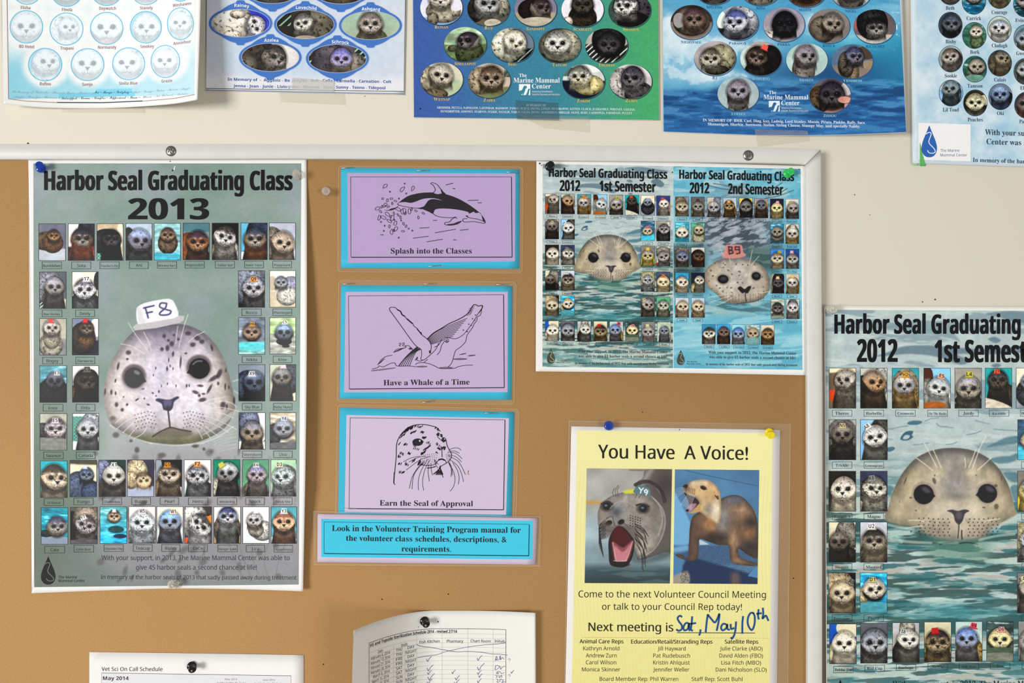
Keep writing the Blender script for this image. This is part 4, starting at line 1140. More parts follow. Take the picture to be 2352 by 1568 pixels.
        for p in ([(1200, 1140), (1290, 1090), (1350, 1060)], [(20, 1140), (150, 1170), (300, 1190)], [(60, 1290), (250, 1320), (480, 1330)], [(980, 1300), (1150, 1260), (1340, 1240)]): cv.line(q(p), R(26), 'c3d3c8', .55)
        cv.grain(.04, 11)
        cv.c[:] = np.clip(cv.c, .03, .97)
    return fn

def second_semester_print(cv):
    X0, Y0, X1, Y1 = 1546, 382, 1843, 848
    k = 1 / (X1 - X0)
    px, py = cv.x / k + X0, cv.y / k + Y0
    P = lambda x, y: ((x - X0) * k, (y - Y0) * k)
    Z = lambda pts: [P(1535 + x / 5.918, 600 + y / 5.918) for x, y in pts]
    R = lambda v: v / 5.918 * k
    n1 = cv.fbm(.35, .08, 3, -.12); n2 = cv.fbm(.18, .035, 8, .02); n3 = cv.fbm(.07, .022, 14, -.25, 4); n4 = cv.fbm(.4, .04, 19, -.1)
    cv.c[:] = hexc('6bb6cc')
    cv.put(smoothstep(n1, .55, .66) * .6, '9fd0dc')
    cv.put(smoothstep(-n1, -.42, -.34) * .5, '4f9fbd')
    up = np.exp(-((px - 1690) / 95) ** 4 - ((py - 525) / 70) ** 4)
    cv.put(up * .85, '8e8f9a'); cv.put(up * smoothstep(n3, .5, .58) * .9, '3a4450'); cv.put(up * smoothstep(-n3, -.42, -.36) * .8, 'b4b6bd')
    cv.put(np.exp(-((px - 1700) / 60) ** 2 - ((py - 427) / 22) ** 2) * smoothstep(n2, .42, .55) * .8, '8a8c90')
    dk = smoothstep(py, 552, 575) * smoothstep(-py, -690, -660) * np.maximum(smoothstep(-px, -1640, -1600), np.exp(-((px - 1755) / 40) ** 4 - ((py - 590) / 38) ** 4))
    cv.put(dk * .9, '33504f'); cv.put(dk * smoothstep(n2, .55, .6) * .5, '7f9390')
    rip = np.exp(-((px - 1690) / 95) ** 4 - ((py - 705) / 20) ** 4)
    cv.put(rip * .5, '5f8c92'); cv.put(rip * smoothstep(n2, .5, .55) * .8, 'a8c4c2'); cv.put(rip * smoothstep(-n2, -.4, -.35) * .7, '3a5f66')
    cv.put(smoothstep(n4, .62, .66) * smoothstep(py, 690, 740) * .7, 'a2d3dc')
    cv.put(smoothstep(n2, .58, .62) * (1 - up) * smoothstep(-py, -470, -440) * .6, 'bfd6dc')
    for p in ([(1768, 445), (1790, 440), (1812, 428)], [(1745, 440), (1775, 430), (1800, 415)], [(1760, 452), (1790, 446), (1826, 432)], [(1630, 425), (1660, 432), (1690, 434)], [(1640, 420), (1670, 425), (1685, 430)]): cv.line([P(*a) for a in p], 2.2 * k, '4a525a', .8)
    H = [(490, 240), (510, 120), (620, 15), (780, -50), (960, -62), (1140, -20), (1290, 60), (1375, 180), (1390, 290), (1380, 390), (1290, 490), (1130, 555), (940, 580), (760, 550), (650, 450), (540, 370)]
    sd = cv.sd_poly(spline(Z(H), 5, True)); a = np.clip(.5 - sd / (1.8 * k), 0, 1)
    zx, zy = (px - 1535) * 5.918, (py - 600) * 5.918
    c = np.broadcast_to(hexc('c4b9a8'), (len(px), 3)).copy()
    def mix(al, col):
        nonlocal c
        c = c + np.clip(al, 0, 1)[:, None] * (hexc(col) - c)
    mix(.9 * smoothstep(-zy, -70, 40), '8f8a86')
    mix(.6 * np.exp(-((zx - 950) / 130) ** 2 - ((zy - 180) / 170) ** 2), 'b5b0b2')
    mix(.7 * smoothstep(-zx, -680, -500), 'b29f86')
    mix(.7 * smoothstep(zy, 400, 560), '9c8b7a')
    mix(.6 * np.exp(-((zx - 780) / 150) ** 2 - ((zy - 340) / 70) ** 2), 'ddd4c8')
    mix(.6 * smoothstep(zx, 1180, 1390), '8f8273')
    n = cv.fbm(.03, .03, 23); c = c * (.8 + .36 * n)[:, None] * (1 - .3 * smoothstep(sd / k, -14, 1))[:, None]
    cv.c += a[:, None] * (c - cv.c)
    rr = np.random.RandomState(6)
    for i in range(46):
        x, y = 540 + rr.rand() * 780, 20 + rr.rand() * 460
        if 640 < x < 840 and 150 < y < 330 or 900 < x < 1150 and 300 < y < 450 or 1100 < x < 1280 and 120 < y < 280: continue
        cv.ell(*Z([(x, y)])[0], R(8 + 10 * rr.rand()), R(6 + 7 * rr.rand()), '4a3f3a', rr.rand() - .5, .6, .75)
    for x, y, rx, ry in ((745, 245, 74, 60), (1200, 195, 62, 56)):
        cv.ell(*Z([(x, y)])[0], R(rx * 1.25), R(ry * 1.25), '6e6258', 0, .4, .7)
        cv.ell(*Z([(x, y)])[0], R(rx), R(ry), '121216', 0, .1)
        cv.ell(*Z([(x + 5, y - 8)])[0], R(rx * .55), R(ry * .45), '3e3f4a', 0, .6, .8)
    cv.poly(Z([(945, 365), (985, 340), (1040, 375), (1085, 340), (1130, 335), (1110, 390), (1075, 435), (1040, 420), (1010, 435), (975, 405)]), '1c191d', soft=2 * k)
    cv.line(Z([(1050, 420), (1050, 480), (1062, 540)]), R(16), '2a2422', .8)
    cv.line(Z([(930, 580), (1060, 560), (1170, 545), (1300, 490)]), R(12), '3a3430', .7)
    for i in range(5):
        for j in range(6):
            for x in (960 - 42 * j, 1120 + 36 * j): cv.ell(*Z([(x, 450 + 24 * i - 4 * j)])[0], R(6), R(6), '3a322e', 0, .5, .7)
    for p in ([(850, 440), (700, 470), (540, 500)], [(840, 470), (700, 520), (580, 560)], [(860, 500), (760, 560), (660, 600)], [(1250, 430), (1340, 410), (1400, 400)], [(800, -120), (840, -20), (850, 30)], [(1150, -160), (1120, -30), (1100, 40)], [(1240, -80), (1170, 0), (1130, 50)]): cv.line(Z(p), R(9), 'e0dccf', .7)
    # coral hat
    Q = lambda pts: [P(1535 + x / 6.533, 360 + y / 6.533) for x, y in pts]
    cv.poly(Q([(800, 1490), (830, 1450), (870, 1330), (900, 1315), (1080, 1310), (1115, 1340), (1130, 1430), (1165, 1450), (1155, 1485), (1000, 1520), (860, 1520)]), 'cf8a80', smooth=2)
    cv.poly(Q([(880, 1345), (1090, 1330), (1110, 1430), (890, 1460)]), 'd27468', smooth=0, soft=2 * k)
    for p in ([(910, 1345), (918, 1455)], [(910, 1345), (960, 1350), (960, 1390), (915, 1398), (965, 1405), (975, 1440), (920, 1455)], [(1070, 1345), (1010, 1345), (1010, 1390), (1070, 1385), (1070, 1340), (1078, 1440), (1030, 1450)]): cv.line(Q(p), 22 / 6.533 * k, '35333e', .95, 0)
    for i in range(5): cv.line(Q([(790 - 15 * i, 1320 + 20 * i), (800, 1420), (840, 1480)]), 6 / 6.533 * k, 'b9bcc0', .6)
    cv.grain(.04, 15); cv.c[:] = np.clip(cv.c, .03, .97)

N1 = 'Theros,Harbellie,Cosmosis,On The Rocks,Jordy,4-a-riddle,Davenport,Salisbury,Trickle,Lemongrass,Fairfax,Boogie,Haymitch,Magoo,Catalina,Rosemary,Slugger,Mustard,Guinevere,Cedric,Rumianstev,Pugsy,Iceberg,Goober,Bubba Jim,Red Cup,Sunhope,Nettle,Jelly Bean,Bro,Henry,Pickle'.split(',')
P1 = '''e8d8bc>7a6a58@.12 e.1,.68,.42,.14:c8562a b.72,.85,.55,.32:b4a488 b.7,.6,.2,.2:b0a08c h.62,.30,.40 fb0aaa0 c98928a m9c9288 n7a6e62 y-.5 s.25
c0bcb0>4a7276@.82 b.1,.6,.5,.42:3c3630 b.75,.35,.3,.4:c4c4bc h.48,.36,.44 f9e8468 c86786a mc8a47c n3a332e y.55
3fa8b4>c8963c@.88 b.5,.55,.55,.55:b4a890 b.5,.82,.52,.32:a88c54 h.46,.44,.40 f96949a cb8b0a4 maca8a4 nb48a34 t.5,.17:e0a94c s.2
8cc0e0>d8cfc0@.5 e.1,.2,.25,.25:5a3c2c b.15,.65,.35,.4:96948e b.8,.8,.4,.4:e8e4d8 h.55,.50,.41 fb8bab8 c9aa0a2 md4d4d0 nc8c8c2 t.66,.20,14:e0b090 y.15 r12 o.4,.93,.45,.1:a86a34
a09c94>3c3a40@.86 b.5,.8,.5,.15:2a2826 h.52,.52,.46 f8c867c c96949a mb4aa98 n4e483c t.54,.16:c2bc50 s.25
34a4a8>30a0a4 b.65,.7,.55,.34:4a4436 h.48,.30,.37 f54504c c3c3c40 m7a6858 n4a4030 t.44,.08:dd6a44 s.3 o.25,.95,.95,.17,16:ccc4b4
e4dcc4>9698a4@.62 b.5,.62,.52,.36:54545a h.48,.36,.32 f767a84 c8a90a0 m8e949c n2e2c2e t.5,.10:d4d4d4 s.3
50568a>484e7c b.6,.82,.46,.42:c2b6a2 b.9,.6,.3,.3:a08c84 h.54,.42,.36 fd0c8b8 ccac2b4 me4dccc na09a90 t.45,.15:c85a44
b4b4b0>544a42@.5 b.5,.45,.6,.5:8e8a84 b.5,.88,.6,.35:5a4a3c h.5,.38,.40 f78706a c8a847c m6e645c n3e3630 t.5,.15:d0c49c s.25
98c4e4>8cbce4 b.8,.5,.5,.6:5a5854 b.85,.85,.45,.3:2e2c2c h.55,.44,.44 fc8c6c0 ca8a6a4 mdedcd6 n4a4844 t.26,.17,-35:e0e0da s.2 r-8
54748c>5ac0d4@.66~ h.48,.52,.36 fb8ac94 c96908a mccc0aa n8a8474 t.48,.3:c86a74 s.2 o.5,.9,.8,.16:58bed2
a8a49c>6a6866 b.5,.72,.52,.45:3a3a3a b.9,.2,.2,.2:d0ccc4 h.56,.42,.40 faaa8a4 c5c5c5c mbcbab4 n2c2a2a s.45
3c3630>48403a b.5,.97,.4,.2:c8bca6 h.56,.46,.47 fd8d0be ca09890 me6dfd0 nc0b49e s.2 y-.15
4a5068>585e78@.6 b.15,.8,.5,.4:a8a294 b.25,.5,.35,.3:6a665e h.52,.44,.44 fccc8bc c706c68 mdfd9cc n908a7c t.42,.18,-8:a0a09c y.25 s.35
8a867c>d0b440@.62 h.5,.50,.44 fb8ac80 c88827c mccc0a0 nccb050 t.5,.15:d4bc50 s.2
ccc4b4>b83c28@.82 b.5,.3,.6,.3:9a948c h.55,.52,.44 f989490 c767272 mbcb8b2 n76706a r-20 s.3
d4cdb4>3e3c38@.84 b.65,.35,.42,.45:8a867e b.5,.8,.6,.2:4a443c h.38,.50,.38 f625a52 c7a746c m70685e n2a2624 s.3 g0,.85,.3,1:9ac0b0
c4c8d4>a89c88 b.5,.8,.52,.42:7c7264 h.52,.48,.46 f888074 c3c3836 mbab0a0 n9a8e7c t.42,.11:f2eee2 s.1
d0c89c>a8a488 b.5,.5,.7,.6:b8b090 b.5,.85,.55,.3:8a8478 h.5,.44,.40 fb4b4b4 c88888c mc4c4c2 n9a9a98 s.5
5a5e70>4a3c38@.85 h.5,.52,.46 fcabc9c cbcae90 mdacdb0 nb8a684 t.5,.20:e0884c x
2e2c38>b47c34@.92 b.3,.4,.65,.5:b0a084 h.52,.52,.46 fb4a890 cb0a48c mc8beaa n8a7a60 t.82,.22,25:8c887c y-.1
46b4dc>3aa6cc~ b.1,.55,.35,.2:c8bc98 h.52,.42,.42 fbeb4a4 ca29a92 me0d8c8 n2c2a2c t.46,.17:c4be86 y.2 r-8 o.5,.88,.8,.16:5a9aa4
7c7a78>3c4060@.85 b.25,.7,.6,.45:6a6458 h.5,.42,.46 f9c968a c868488 mb0a698 n564e48 y.4 t.22,.16,-20:d0cca4 s.25
68a884>74a888 b.5,.85,.52,.35:5e5e4a h.5,.44,.42 fbab8a6 c84847e mcecabc n8e8a78 s.45
2c64b8>2a5cb4@.86 e.75,.1,.5,.25:d8d0b8 b.3,.75,.5,.3:ccc2a0 h.55,.50,.45 fdad4c2 cb8b2a2 mebe6d6 ncac2ac s.15
6e7078>4a4440 b.5,.7,.55,.5:76746e h.52,.50,.50 f9698a0 c7c8088 mb8b8b6 n5c564c s.25 y.1
b4b8bc>a89c88 b.55,.15,.3,.3:a8a296 b.5,.80,.52,.42:4c4a48 h.58,.44,.40 fc8c4bc ca8a49e mdedad2 n4a4844 t.40,.23,10:c8ccc8 y.2 s.1
d4ccb4>8c8c5c b.5,.88,.55,.25:8f845e h.5,.52,.47 f8c7c64 c40383a mb4a488 n7c6e50 t.40,.22,-5:b83434 s.25
b4c4c0>d0a070@.88 b.62,.82,.46,.42:a8905e h.42,.44,.42 f848ea8 c6c80a8 ma4a8b0 n80745a t.68,.10,12:d84860 s.1
4a5c5c>707a70~ h.50,.46,.42 fd0c498 cb8ac88 mdcd2b0 n4a483c t.55,.20:e0a0a0 o.5,.75,.7,.1:5a6a58 o.5,.9,.8,.12:808478
8a8a88>dcd4bc@.9 h.5,.52,.46 f9a9490 c8a8684 mb4aeaa na29c96 t.45,.19:ccc496 s.2
b4c0ac>c8c4bc@.6 b.55,.78,.45,.3:bcb8b0 h.52,.46,.36 f7e828c c6a6c78 ma0a0a0 n8e8a86 t.38,.21,-10:9098a4'''.split('\n')
N2 = 'Rossiya,Moof,Roscoe,Vela,Fortune,Sharif,Nova Dee,Sammi Jane,Chaps,Lo-Lake,Bongaloo,Media Ann,Simon,Hoxie,Frosina,Tsu Ming,Smoochy,Dubrosky,Mochi,Jane,Lawn,Xitali,Sandy,Lassie,Mocho,Griffith,Two Toes,Lavaplanos,Lorraine'.split(',')
P2 = '''8a8890>5c5450@.9 b.35,.35,.5,.4:8a8070 h.5,.52,.47 fb8ae98 c7a7060 mccc2ae n7a6e5c s.15 y.15
6a6a78>9a8c74 b.5,.7,.6,.6:a09682 h.52,.50,.42 f8a8880 c6e6c68 maaa8a0 n7c7260 t.5,.15:5a4a4a
c4bcac>a8a49c b.8,.4,.4,.5:84868e h.5,.52,.46 f8e8e94 ca09c98 mb8b4b2 n5c5854 t.35,.14,-10:b8b4a8 s.25
b8c0c8>e0dcd0@.7 b.55,.75,.46,.45:9a8460 h.45,.42,.40 f96805c c564838 mb8a080 n6a583c t.42,.20:d0a468 s.2
d8c468>dcd8d0@.3 b.55,.6,.55,.6:3e3c3c h.5,.46,.46 f6e6c6c c6c6a6a m96948e n2a2828
9c9aa0>c8a050@.15 b.5,.75,.55,.5:74685a h.5,.36,.40 f747480 c565864 m8c8c8c n6a5430 s.2
38384e>3c3c50 b.5,.75,.46,.5:a89e74 h.5,.48,.42 fccc090 cb4a884 mded6b4 na4986c t.55,.18:d8a0b0
c8c4c0>d0ccc4 b.45,.8,.45,.4:6e665c h.55,.48,.46 f8a8680 c8e8a88 maaa69e n5a524a t.38,.17,-15:a4a074 y.2
5cb0c4>4aa0b4~ b.5,.7,.48,.3:a8a490 h.5,.55,.46 fccc4b0 cbcb4a0 mdcd6c8 n4a6060 t.58,.24:e4e0d4 o.5,.93,.8,.14:3c7e8c
68a890>86988c~ b.55,.8,.5,.35:a8a68c h.58,.42,.40 f9c9480 ca09884 mb4ac98 n6a6456
5098b4>3c5c68@.7~ b.5,.6,.48,.3:9c968a h.5,.42,.42 f8e887c c78746e ma29c90 n4c4a46
d0c8b8>c89838@.85 b.5,.6,.55,.6:9e9480 h.5,.50,.47 fa8a296 cb0aca2 mbcb6a8 nb08c44 t.55,.12:ececec
7a8094>8a6c4c@.8 b.5,.5,.6,.6:8c8478 h.52,.50,.46 f7c808e c646a80 ma09e9c n6c5a44 s.25
c4c0b8>c8b498@.85 b.5,.6,.6,.5:4a3c30 h.55,.46,.46 f5c4c3e c3c3430 m8c6c50 n5a4632 y.25
4a88c4>5c8ca8@.8 b.6,.85,.4,.3:8a7a50 h.5,.50,.46 fc8bca4 c74685c mdacfba n9a8a64 t.68,.15,10:a49c54 s.1
3c5c94>8a8c94@.7 b.5,.7,.5,.4:9aa0a8 h.5,.52,.44 fa4a09a c6c6664 mc4c0b8 n7c7870 t.45,.15:d4a8b4
48a0c4>3c98c4 b.4,.85,.5,.4:c0ac88 h.5,.50,.46 fd8cab4 c9c8e84 me4dac8 nb4a284 y.35 s.2
2c3450>4a4438 b.4,.85,.6,.35:b0a078 h.6,.40,.36 fc4bcac c8c867e mdcd4c4 n84806e y.1 s.15
98a090>8a8474 b.6,.4,.5,.5:3a383a b.55,.8,.4,.3:7e745e h.55,.48,.42 f5c5658 c4a4850 m7c746e n3a3430 t.52,.2:e0bc8c
c4bcb0>b4a890 b.55,.65,.5,.5:b08c48 h.48,.46,.42 fa8a49c cb0aca4 mbcb8b0 n9c8a5c t.48,.12:d4bc74
c8ccd0>b8bcc0 b.35,.75,.5,.45:8e7c68 h.55,.46,.45 fc0b29e ca49684 mc8bca8 nb0a08a y.1
b8c4d0>a0845c@.8 b.5,.85,.5,.35:b08c58 h.5,.46,.46 fc4b49c ca0907c md8ccb8 na08a6a y.25 s.25
b0b8a8>8c9484@.7~ b.5,.85,.46,.22:6e6a5e h.5,.48,.42 f6c6260 c3e3a3e ma09690 n6a6258 o.5,.95,.8,.1:8a9286
b4bcc4>c4b8b0@.8 b.5,.35,.4,.4:807c7c b.5,.75,.5,.35:b0a698 h.5,.45,.44 fb8b4b0 c9a989c mccc8c4 n7c7670
4c90b0>3c84a8 b.5,.8,.55,.45:5e564e h.55,.48,.46 fc8c0b4 c4a4644 mdcd6cc n5c5248 y-.1
54a4d4>4c9ccc b.5,.75,.5,.45:544a44 h.52,.40,.42 f7c6860 c5a4c4a m988478 n5c4e44
98ccd8>5cacc8 b.4,.85,.5,.4:a89878 h.48,.48,.47 f808c9c c5c74a0 ma4acb4 n8a8474
b0c8c4>84a8a8~ h.5,.45,.44 fa89684 c94846f mc0b09c n7a8a84 o.5,.85,.8,.22:7a9c98
d8d0c0>c8bca4 b.5,.8,.55,.45:5a4a38 h.52,.48,.46 f9a7e5a c5c4a34 mbca078 n6c563c'''.split('\n')

# the double poster on the board
top_d = [(1232, 366.5), (1540, 373), (1852.3, 381)]; bot_d = [(1230.5, 852.6), (1540, 856), (1852.5, 861.5)]
SD = Sheet('seal_poster', 'wide white bordered poster holding two blue class prints side by side', 'poster', top_d, bot_d, z=HC + .0014, mat=paper('efedea', .45), n=50, m=70)
SD.paint('printed_picture', [(1246.6, 376.2), (1545.6, 381.5), (1545.8, 845.2), (1246, 842.4)], first_semester_print(lambda cv: 1892.7 + cv.x * 586.7, lambda cv: 706 + cv.y / 1.562 * 943), 2, 1.15)
SD.paint('printed_picture', [(1546.4, 381.5), (1838.8, 387.8), (1843.2, 849), (1547.4, 845.2)], second_semester_print, 2, 1.15)
def grid_items(xs, w, ys, h, caps, capw, cy, ch):
    return [(x, y, x + w, y + h, c, q, c + capw, q + ch) for x, y, c, q in zip(xs, ys, caps, cy)]
xs1 = [1252.5, 1288.6, 1326, 1363.2, 1399.7, 1436.2, 1472.3, 1507.8]
I1 = grid_items(xs1, 31.2, [445, 445.6, 446.2, 446.8, 447.4, 448, 448.8, 449.5], 45.6, [1255.6, 1292, 1329, 1367.5, 1403.4, 1439.6, 1476, 1511.2], 23.5, [492, 492.8, 493.6, 494.2, 495, 495.6, 496.6, 497.6], 8)
for ya, yb in ((503.2, 507.2), (562, 565), (620.5, 623.8), (678.5, 681.5)):
    I1 += grid_items([1252.2, 1288.4, 1472.2, 1507.8], 31.2, [ya, ya + .6, yb, yb + .5], 45.7, [1255.6, 1291.8, 1476, 1511.4], 23.4, [ya + 48, ya + 48.6, yb + 48.6, yb + 49], 7.6)
I1 += grid_items([1252.3, 1288.6, 1326.2, 1363.6, 1400.2, 1436.6, 1473.2, 1509.6], 31, [736.8, 737.2, 737.6, 737.6, 738.2, 738.4, 738.8, 739.2], 45.4, [1255.6, 1292.8, 1330, 1368, 1404, 1441, 1477.6, 1514.2], 23.4, [784.6, 785, 785.4, 785.4, 786, 786, 786.4, 787], 7.6)
captioned(SD, I1, N1, P1, 'b', 300, .9, col='3c4646', capk=.46, framew=.7)
xs2 = [1551, 1587.4, 1624, 1661, 1698, 1733.4, 1769, 1804.2]
I2 = grid_items(xs2, 30.6, [451.6, 452.3, 453.2, 454, 454.8, 455.6, 456.4, 457.2], 45, [1555, 1591.4, 1628, 1665, 1702, 1736.5, 1773, 1807.6], 22.6, [499, 500, 501, 501.4, 502, 502.8, 503.4, 504], 7.6)
for j, (ya, yb) in enumerate(((510, 514), (568, 571.4), (626, 628.6), (683.8, 686.4))):
    I2 += grid_items([1551.2, 1587.8, 1769.6 + .4 * j, 1804.4 + .4 * j], 30.6, [ya, ya + .2, yb, yb + .5], 45, [1555, 1591.6, 1773, 1807.6], 22.8, [ya + 47.4, ya + 47.6, yb + 47.6, yb + 48], 7.6)
I2 += grid_items([1612.6, 1646.8, 1681, 1714.2, 1747.8], 30.4, [744.8, 745, 745.4, 745.8, 746.2], 45, [1617, 1651.6, 1685.2, 1718.6, 1752], 23.2, [792, 792.2, 792.6, 793, 793.4], 7.6)
captioned(SD, I2, N2, P2, 'b', 400, .9, col='26363e', capk=.46, framew=.7)
b = Bag()
SD.text(b, 'Harbor Seal Graduating Class', 'S', 1396.5, 408.2, 20.5, 271, slope=.0175, bold=.026)
SD.text(b, '2012', 'S', 1309, 438.6, 25, 46, slope=.005, bold=.026); SD.text(b, '1st Semester', 'S', 1441.5, 440, 24, 128, slope=.0205, bold=.026)
SD.text(b, 'Harbor Seal Graduating Class', 'S', 1692, 413, 20.5, 263, slope=.0215, bold=.026)
SD.text(b, '2012', 'S', 1606.5, 443.8, 24.5, 44, slope=.01, bold=.026); SD.text(b, '2nd Semester', 'S', 1735.5, 446.4, 24, 125.5, slope=.02, bold=.026)
SD.put('title_lettering', b, ink('1a1a1c'), 6)
for cx, y, s, wd in ((1430, 810.5, .008, (206, 203, 216)), (1728, 813, .012, (202, 198, 210))):
    b = Bag()
    SD.text(b, 'With your support, in 2012, The Marine Mammal Center', 'b', cx, y, 6.4, wd[0], slope=s)
    SD.text(b, 'was able to give 61 harbor seals a second chance at life!', 'b', cx, y + 10.6, 6.4, wd[1], slope=s)
    SD.text(b, 'In memory of the harbor seals of 2012 that sadly passed away during treatment', 'b', cx - 1.5, y + 26.5, 5.2, wd[2], slope=s)
    SD.put('memorial_lettering', b, ink('424f50'), 6)
drop_logo(SD, 1265.2, 800, 835, 18.5, '4c4a3a', 'a9bdb4', 1278.5, 829, 3.4, '4c5452', 4.8)
drop_logo(SD, 1563.6, 803.5, 838, 18, '4a473f', '82b8c4', 1577.5, 832, 3.4, '2e4a54', 4.8)

# the large print pinned beside the frame
def zfr(x, y):
    x = np.asarray(x, float); y = np.asarray(y, float)
    return .0018 + .006 * np.clip((1960 - x) / 66, 0, 1) ** 2 * np.clip((y - 1150) / 400, 0, 1) + .0012 * np.clip((y - 900) / 500, 0, 1)
SR = Sheet('seal_poster', 'large blue class poster pinned to the wall right beside the board frame', 'poster', [(1893, 701), (2200, 703), (2520, 705.5)], [(1899, 1700), (2200, 1699), (2520, 1697)], zf=zfr, mat=paper('efece2', .45), n=110, m=60)
SR.paint('printed_picture', [(1895.6, 711.3), (2482, 714), (2482, 1652), (1900, 1654)], first_semester_print(lambda cv: 1895.6 + cv.x * 586.4, lambda cv: 711.3 + cv.y * 586.4), 2, 1.4)
xr = [1904.5, 1976.2, 2049, 2121.8, 2193, 2262.8, 2334]
IR = [(x, 845, x + 61.4, 937.4, c, 941, c + 46, 956.2) for x, c in zip(xr, [1911, 1984.2, 2057, 2130.4, 2201.6, 2271.8, 2343])]
ids = [0, 1, 2, 3, 4, 5, 6]
for j, (y, cy) in enumerate(((963.4, 1060), (1081.6, 1178), (1198.6, 1293.6), (1315, 1411))):
    for x, c, n in ((1904 - .3 * j, 1911, 8 + 4 * j), (1976.3 - .3 * j, 1984.2 - .2 * j, 9 + 4 * j), (2337.5 - .3 * j, 2346, 10 + 4 * j)):
        IR.append((x, y, x + 62, y + 92.4, c, cy, c + 46, cy + 15.6)); ids.append(n)
for k, (x, y, c, cy) in enumerate(((1905.2, 1432.4, 1914, 1529.5), (1976.4, 1431, 1986, 1526.5), (2049.8, 1429.6, 2058, 1524.6), (2123, 1428, 2131, 1523), (2194.4, 1427, 2202.4, 1521.8), (2266, 1426.6, 2274, 1521.6), (2338.8, 1426, 2347, 1521))):
    IR.append((x, y, x + 61.8, y + 91.6, c, cy, c + 46, cy + 15.4)); ids.append(24 + k)
captioned(SR, IR, [N1[i] for i in ids], [P1[i] for i in ids], 'b', 300, 1.05, col='2c3a3c', capk=.46, framew=1.0)
b = Bag()
SR.text(b, 'Harbor Seal Graduating Class', 'S', 1917.5, 766, 44, 530, anchor='l', slope=.001, bold=.026)
SR.text(b, '2012', 'S', 2015, 831, 52, 91, bold=.026); SR.text(b, '1st Semester', 'S', 2148, 831.5, 51, 251, anchor='l', bold=.026)
SR.put('title_lettering', b, ink('0e0f14'), 6)
b = Bag()
SR.text(b, 'With your support, in 2012, The Marine Mammal Center', 'b', 2050, 1577, 13.2, 402, anchor='l', slope=-.003)
SR.text(b, 'was able to give 61 harbor seals a second chance at life!', 'b', 2052, 1598, 13.2, 396, anchor='l', slope=-.003)
SR.put('memorial_lettering', b, ink('1e2c30'), 6)
drop_logo(SR, 1930, 1561, 1632, 36, '16181a', 'a9bdb4', 1958, 1620, 6.6, '26363a', 9.2)

# ------------------------------------------------------------------ laminated cards
def pouch_parts(S, rim, O):
    """clear pouch over the card with its fused margin"""
    b = Bag(); b.poly(rim)
    S.put('laminate_pouch', b, film('clear_laminate', 'e8e6de', .012, .012, .15), 9)
    O = [np.array(p, float) for p in O]; n = len(rim) // 4
    b = Bag()
    for k in range(4):
        j = (k + 1) % 4
        b.quad(rim[k * n + n // 2], rim[(j * n + n // 2)], O[j], O[k])
    S.put('laminate_margin', b, film('laminate', 'd8c8b0', .13, .012, .2), 8)
    b = Bag(); b.line(rim, .9, closed=True)
    S.put('laminate_edge', b, film('laminate_edge', 'e6d6bd', .38, .03, .2), 10)
def card(label, z, outer, inner, fr, pouch, oc, ic, bevel, cat='card', name='laminated_card'):
    O, I, Fq, Pq = z(outer), z(inner), z(fr), z(pouch)
    S = Sheet(name, label, cat, [O[0], O[1]], [O[3], O[2]], z=HC + .001, mat=paper(oc, .35), n=12, m=16, part='backing_card')
    S.fill('printed_card', I, paper(ic, .4), 3, 6, 8)
    b = Bag(); a = [np.array(p, float) for p in Fq]
    b.qframe(a, 1.1)
    # heavier right and lower edges of the drawn border
    dx = np.array([1.9, 0]); dy = np.array([0, 1.9])
    b.quad(a[1] - dx * .4, a[1] + dx * .4 + dy, a[2] + dx * .4, a[2] - dx * .4)
    b.quad(a[3] - dy * .4, a[2] - dy * .4, a[2] + dy * .5, a[3] + dy * .5 + dx)
    S.put('drawn_border', b, ink(bevel), 5)
    P = [np.array(p) for p in Pq]; rim = []
    for k in range(4):
        d1 = P[(k + 1) % 4] - P[k]; d0 = P[k - 1] - P[k]; r = 9
        u1 = d1 / np.linalg.norm(d1); u0 = d0 / np.linalg.norm(d0)
        for t in np.linspace(0, 1, 6):
            rim.append((P[k] + u0 * r * (1 - t) ** 2 + u1 * r * t ** 2))
    pouch_parts(S, rim, O)
    return S
LILAC, LILAC2, LILAC3, CYAN = 'b9a1cc', 'c4aed2', 'd2c1da', '3bbcdd'
C1 = card('lilac and blue laminated card with a drawing of a leaping dolphin', z1, [(72, 80), (2262, 100), (2258, 1318), (70, 1310)], [(148, 145), (2212, 152), (2206, 1230), (155, 1250)], [(186, 190), (2165, 190), (2172, 1178), (190, 1180)], [(40, 60), (2302, 75), (2295, 1372), (30, 1355)], CYAN, LILAC, '33304a')
C2 = card('lilac and blue laminated card with a drawing of a breaching whale', z2, [(72, 80), (2175, 88), (2165, 1485), (55, 1468)], [(128, 160), (2118, 160), (2115, 1392), (108, 1395)], [(160, 208), (2068, 192), (2076, 1336), (170, 1354)], [(42, 20), (2222, 42), (2192, 1542), (22, 1508)], CYAN, LILAC2, '33304a')
C3 = card('lilac and blue laminated card with a sketch of a seal head', z3, [(58, 58), (2198, 112), (2165, 1405), (35, 1365)], [(138, 148), (2133, 188), (2098, 1372), (115, 1338)], [(180, 180), (2085, 205), (2068, 1312), (166, 1298)], [(30, 20), (2255, 78), (2215, 1440), (0, 1392)], CYAN, LILAC3, '33304a')
def zfs(x, y): return np.asarray(x, float) * 0 + HC + .0024
S4 = None
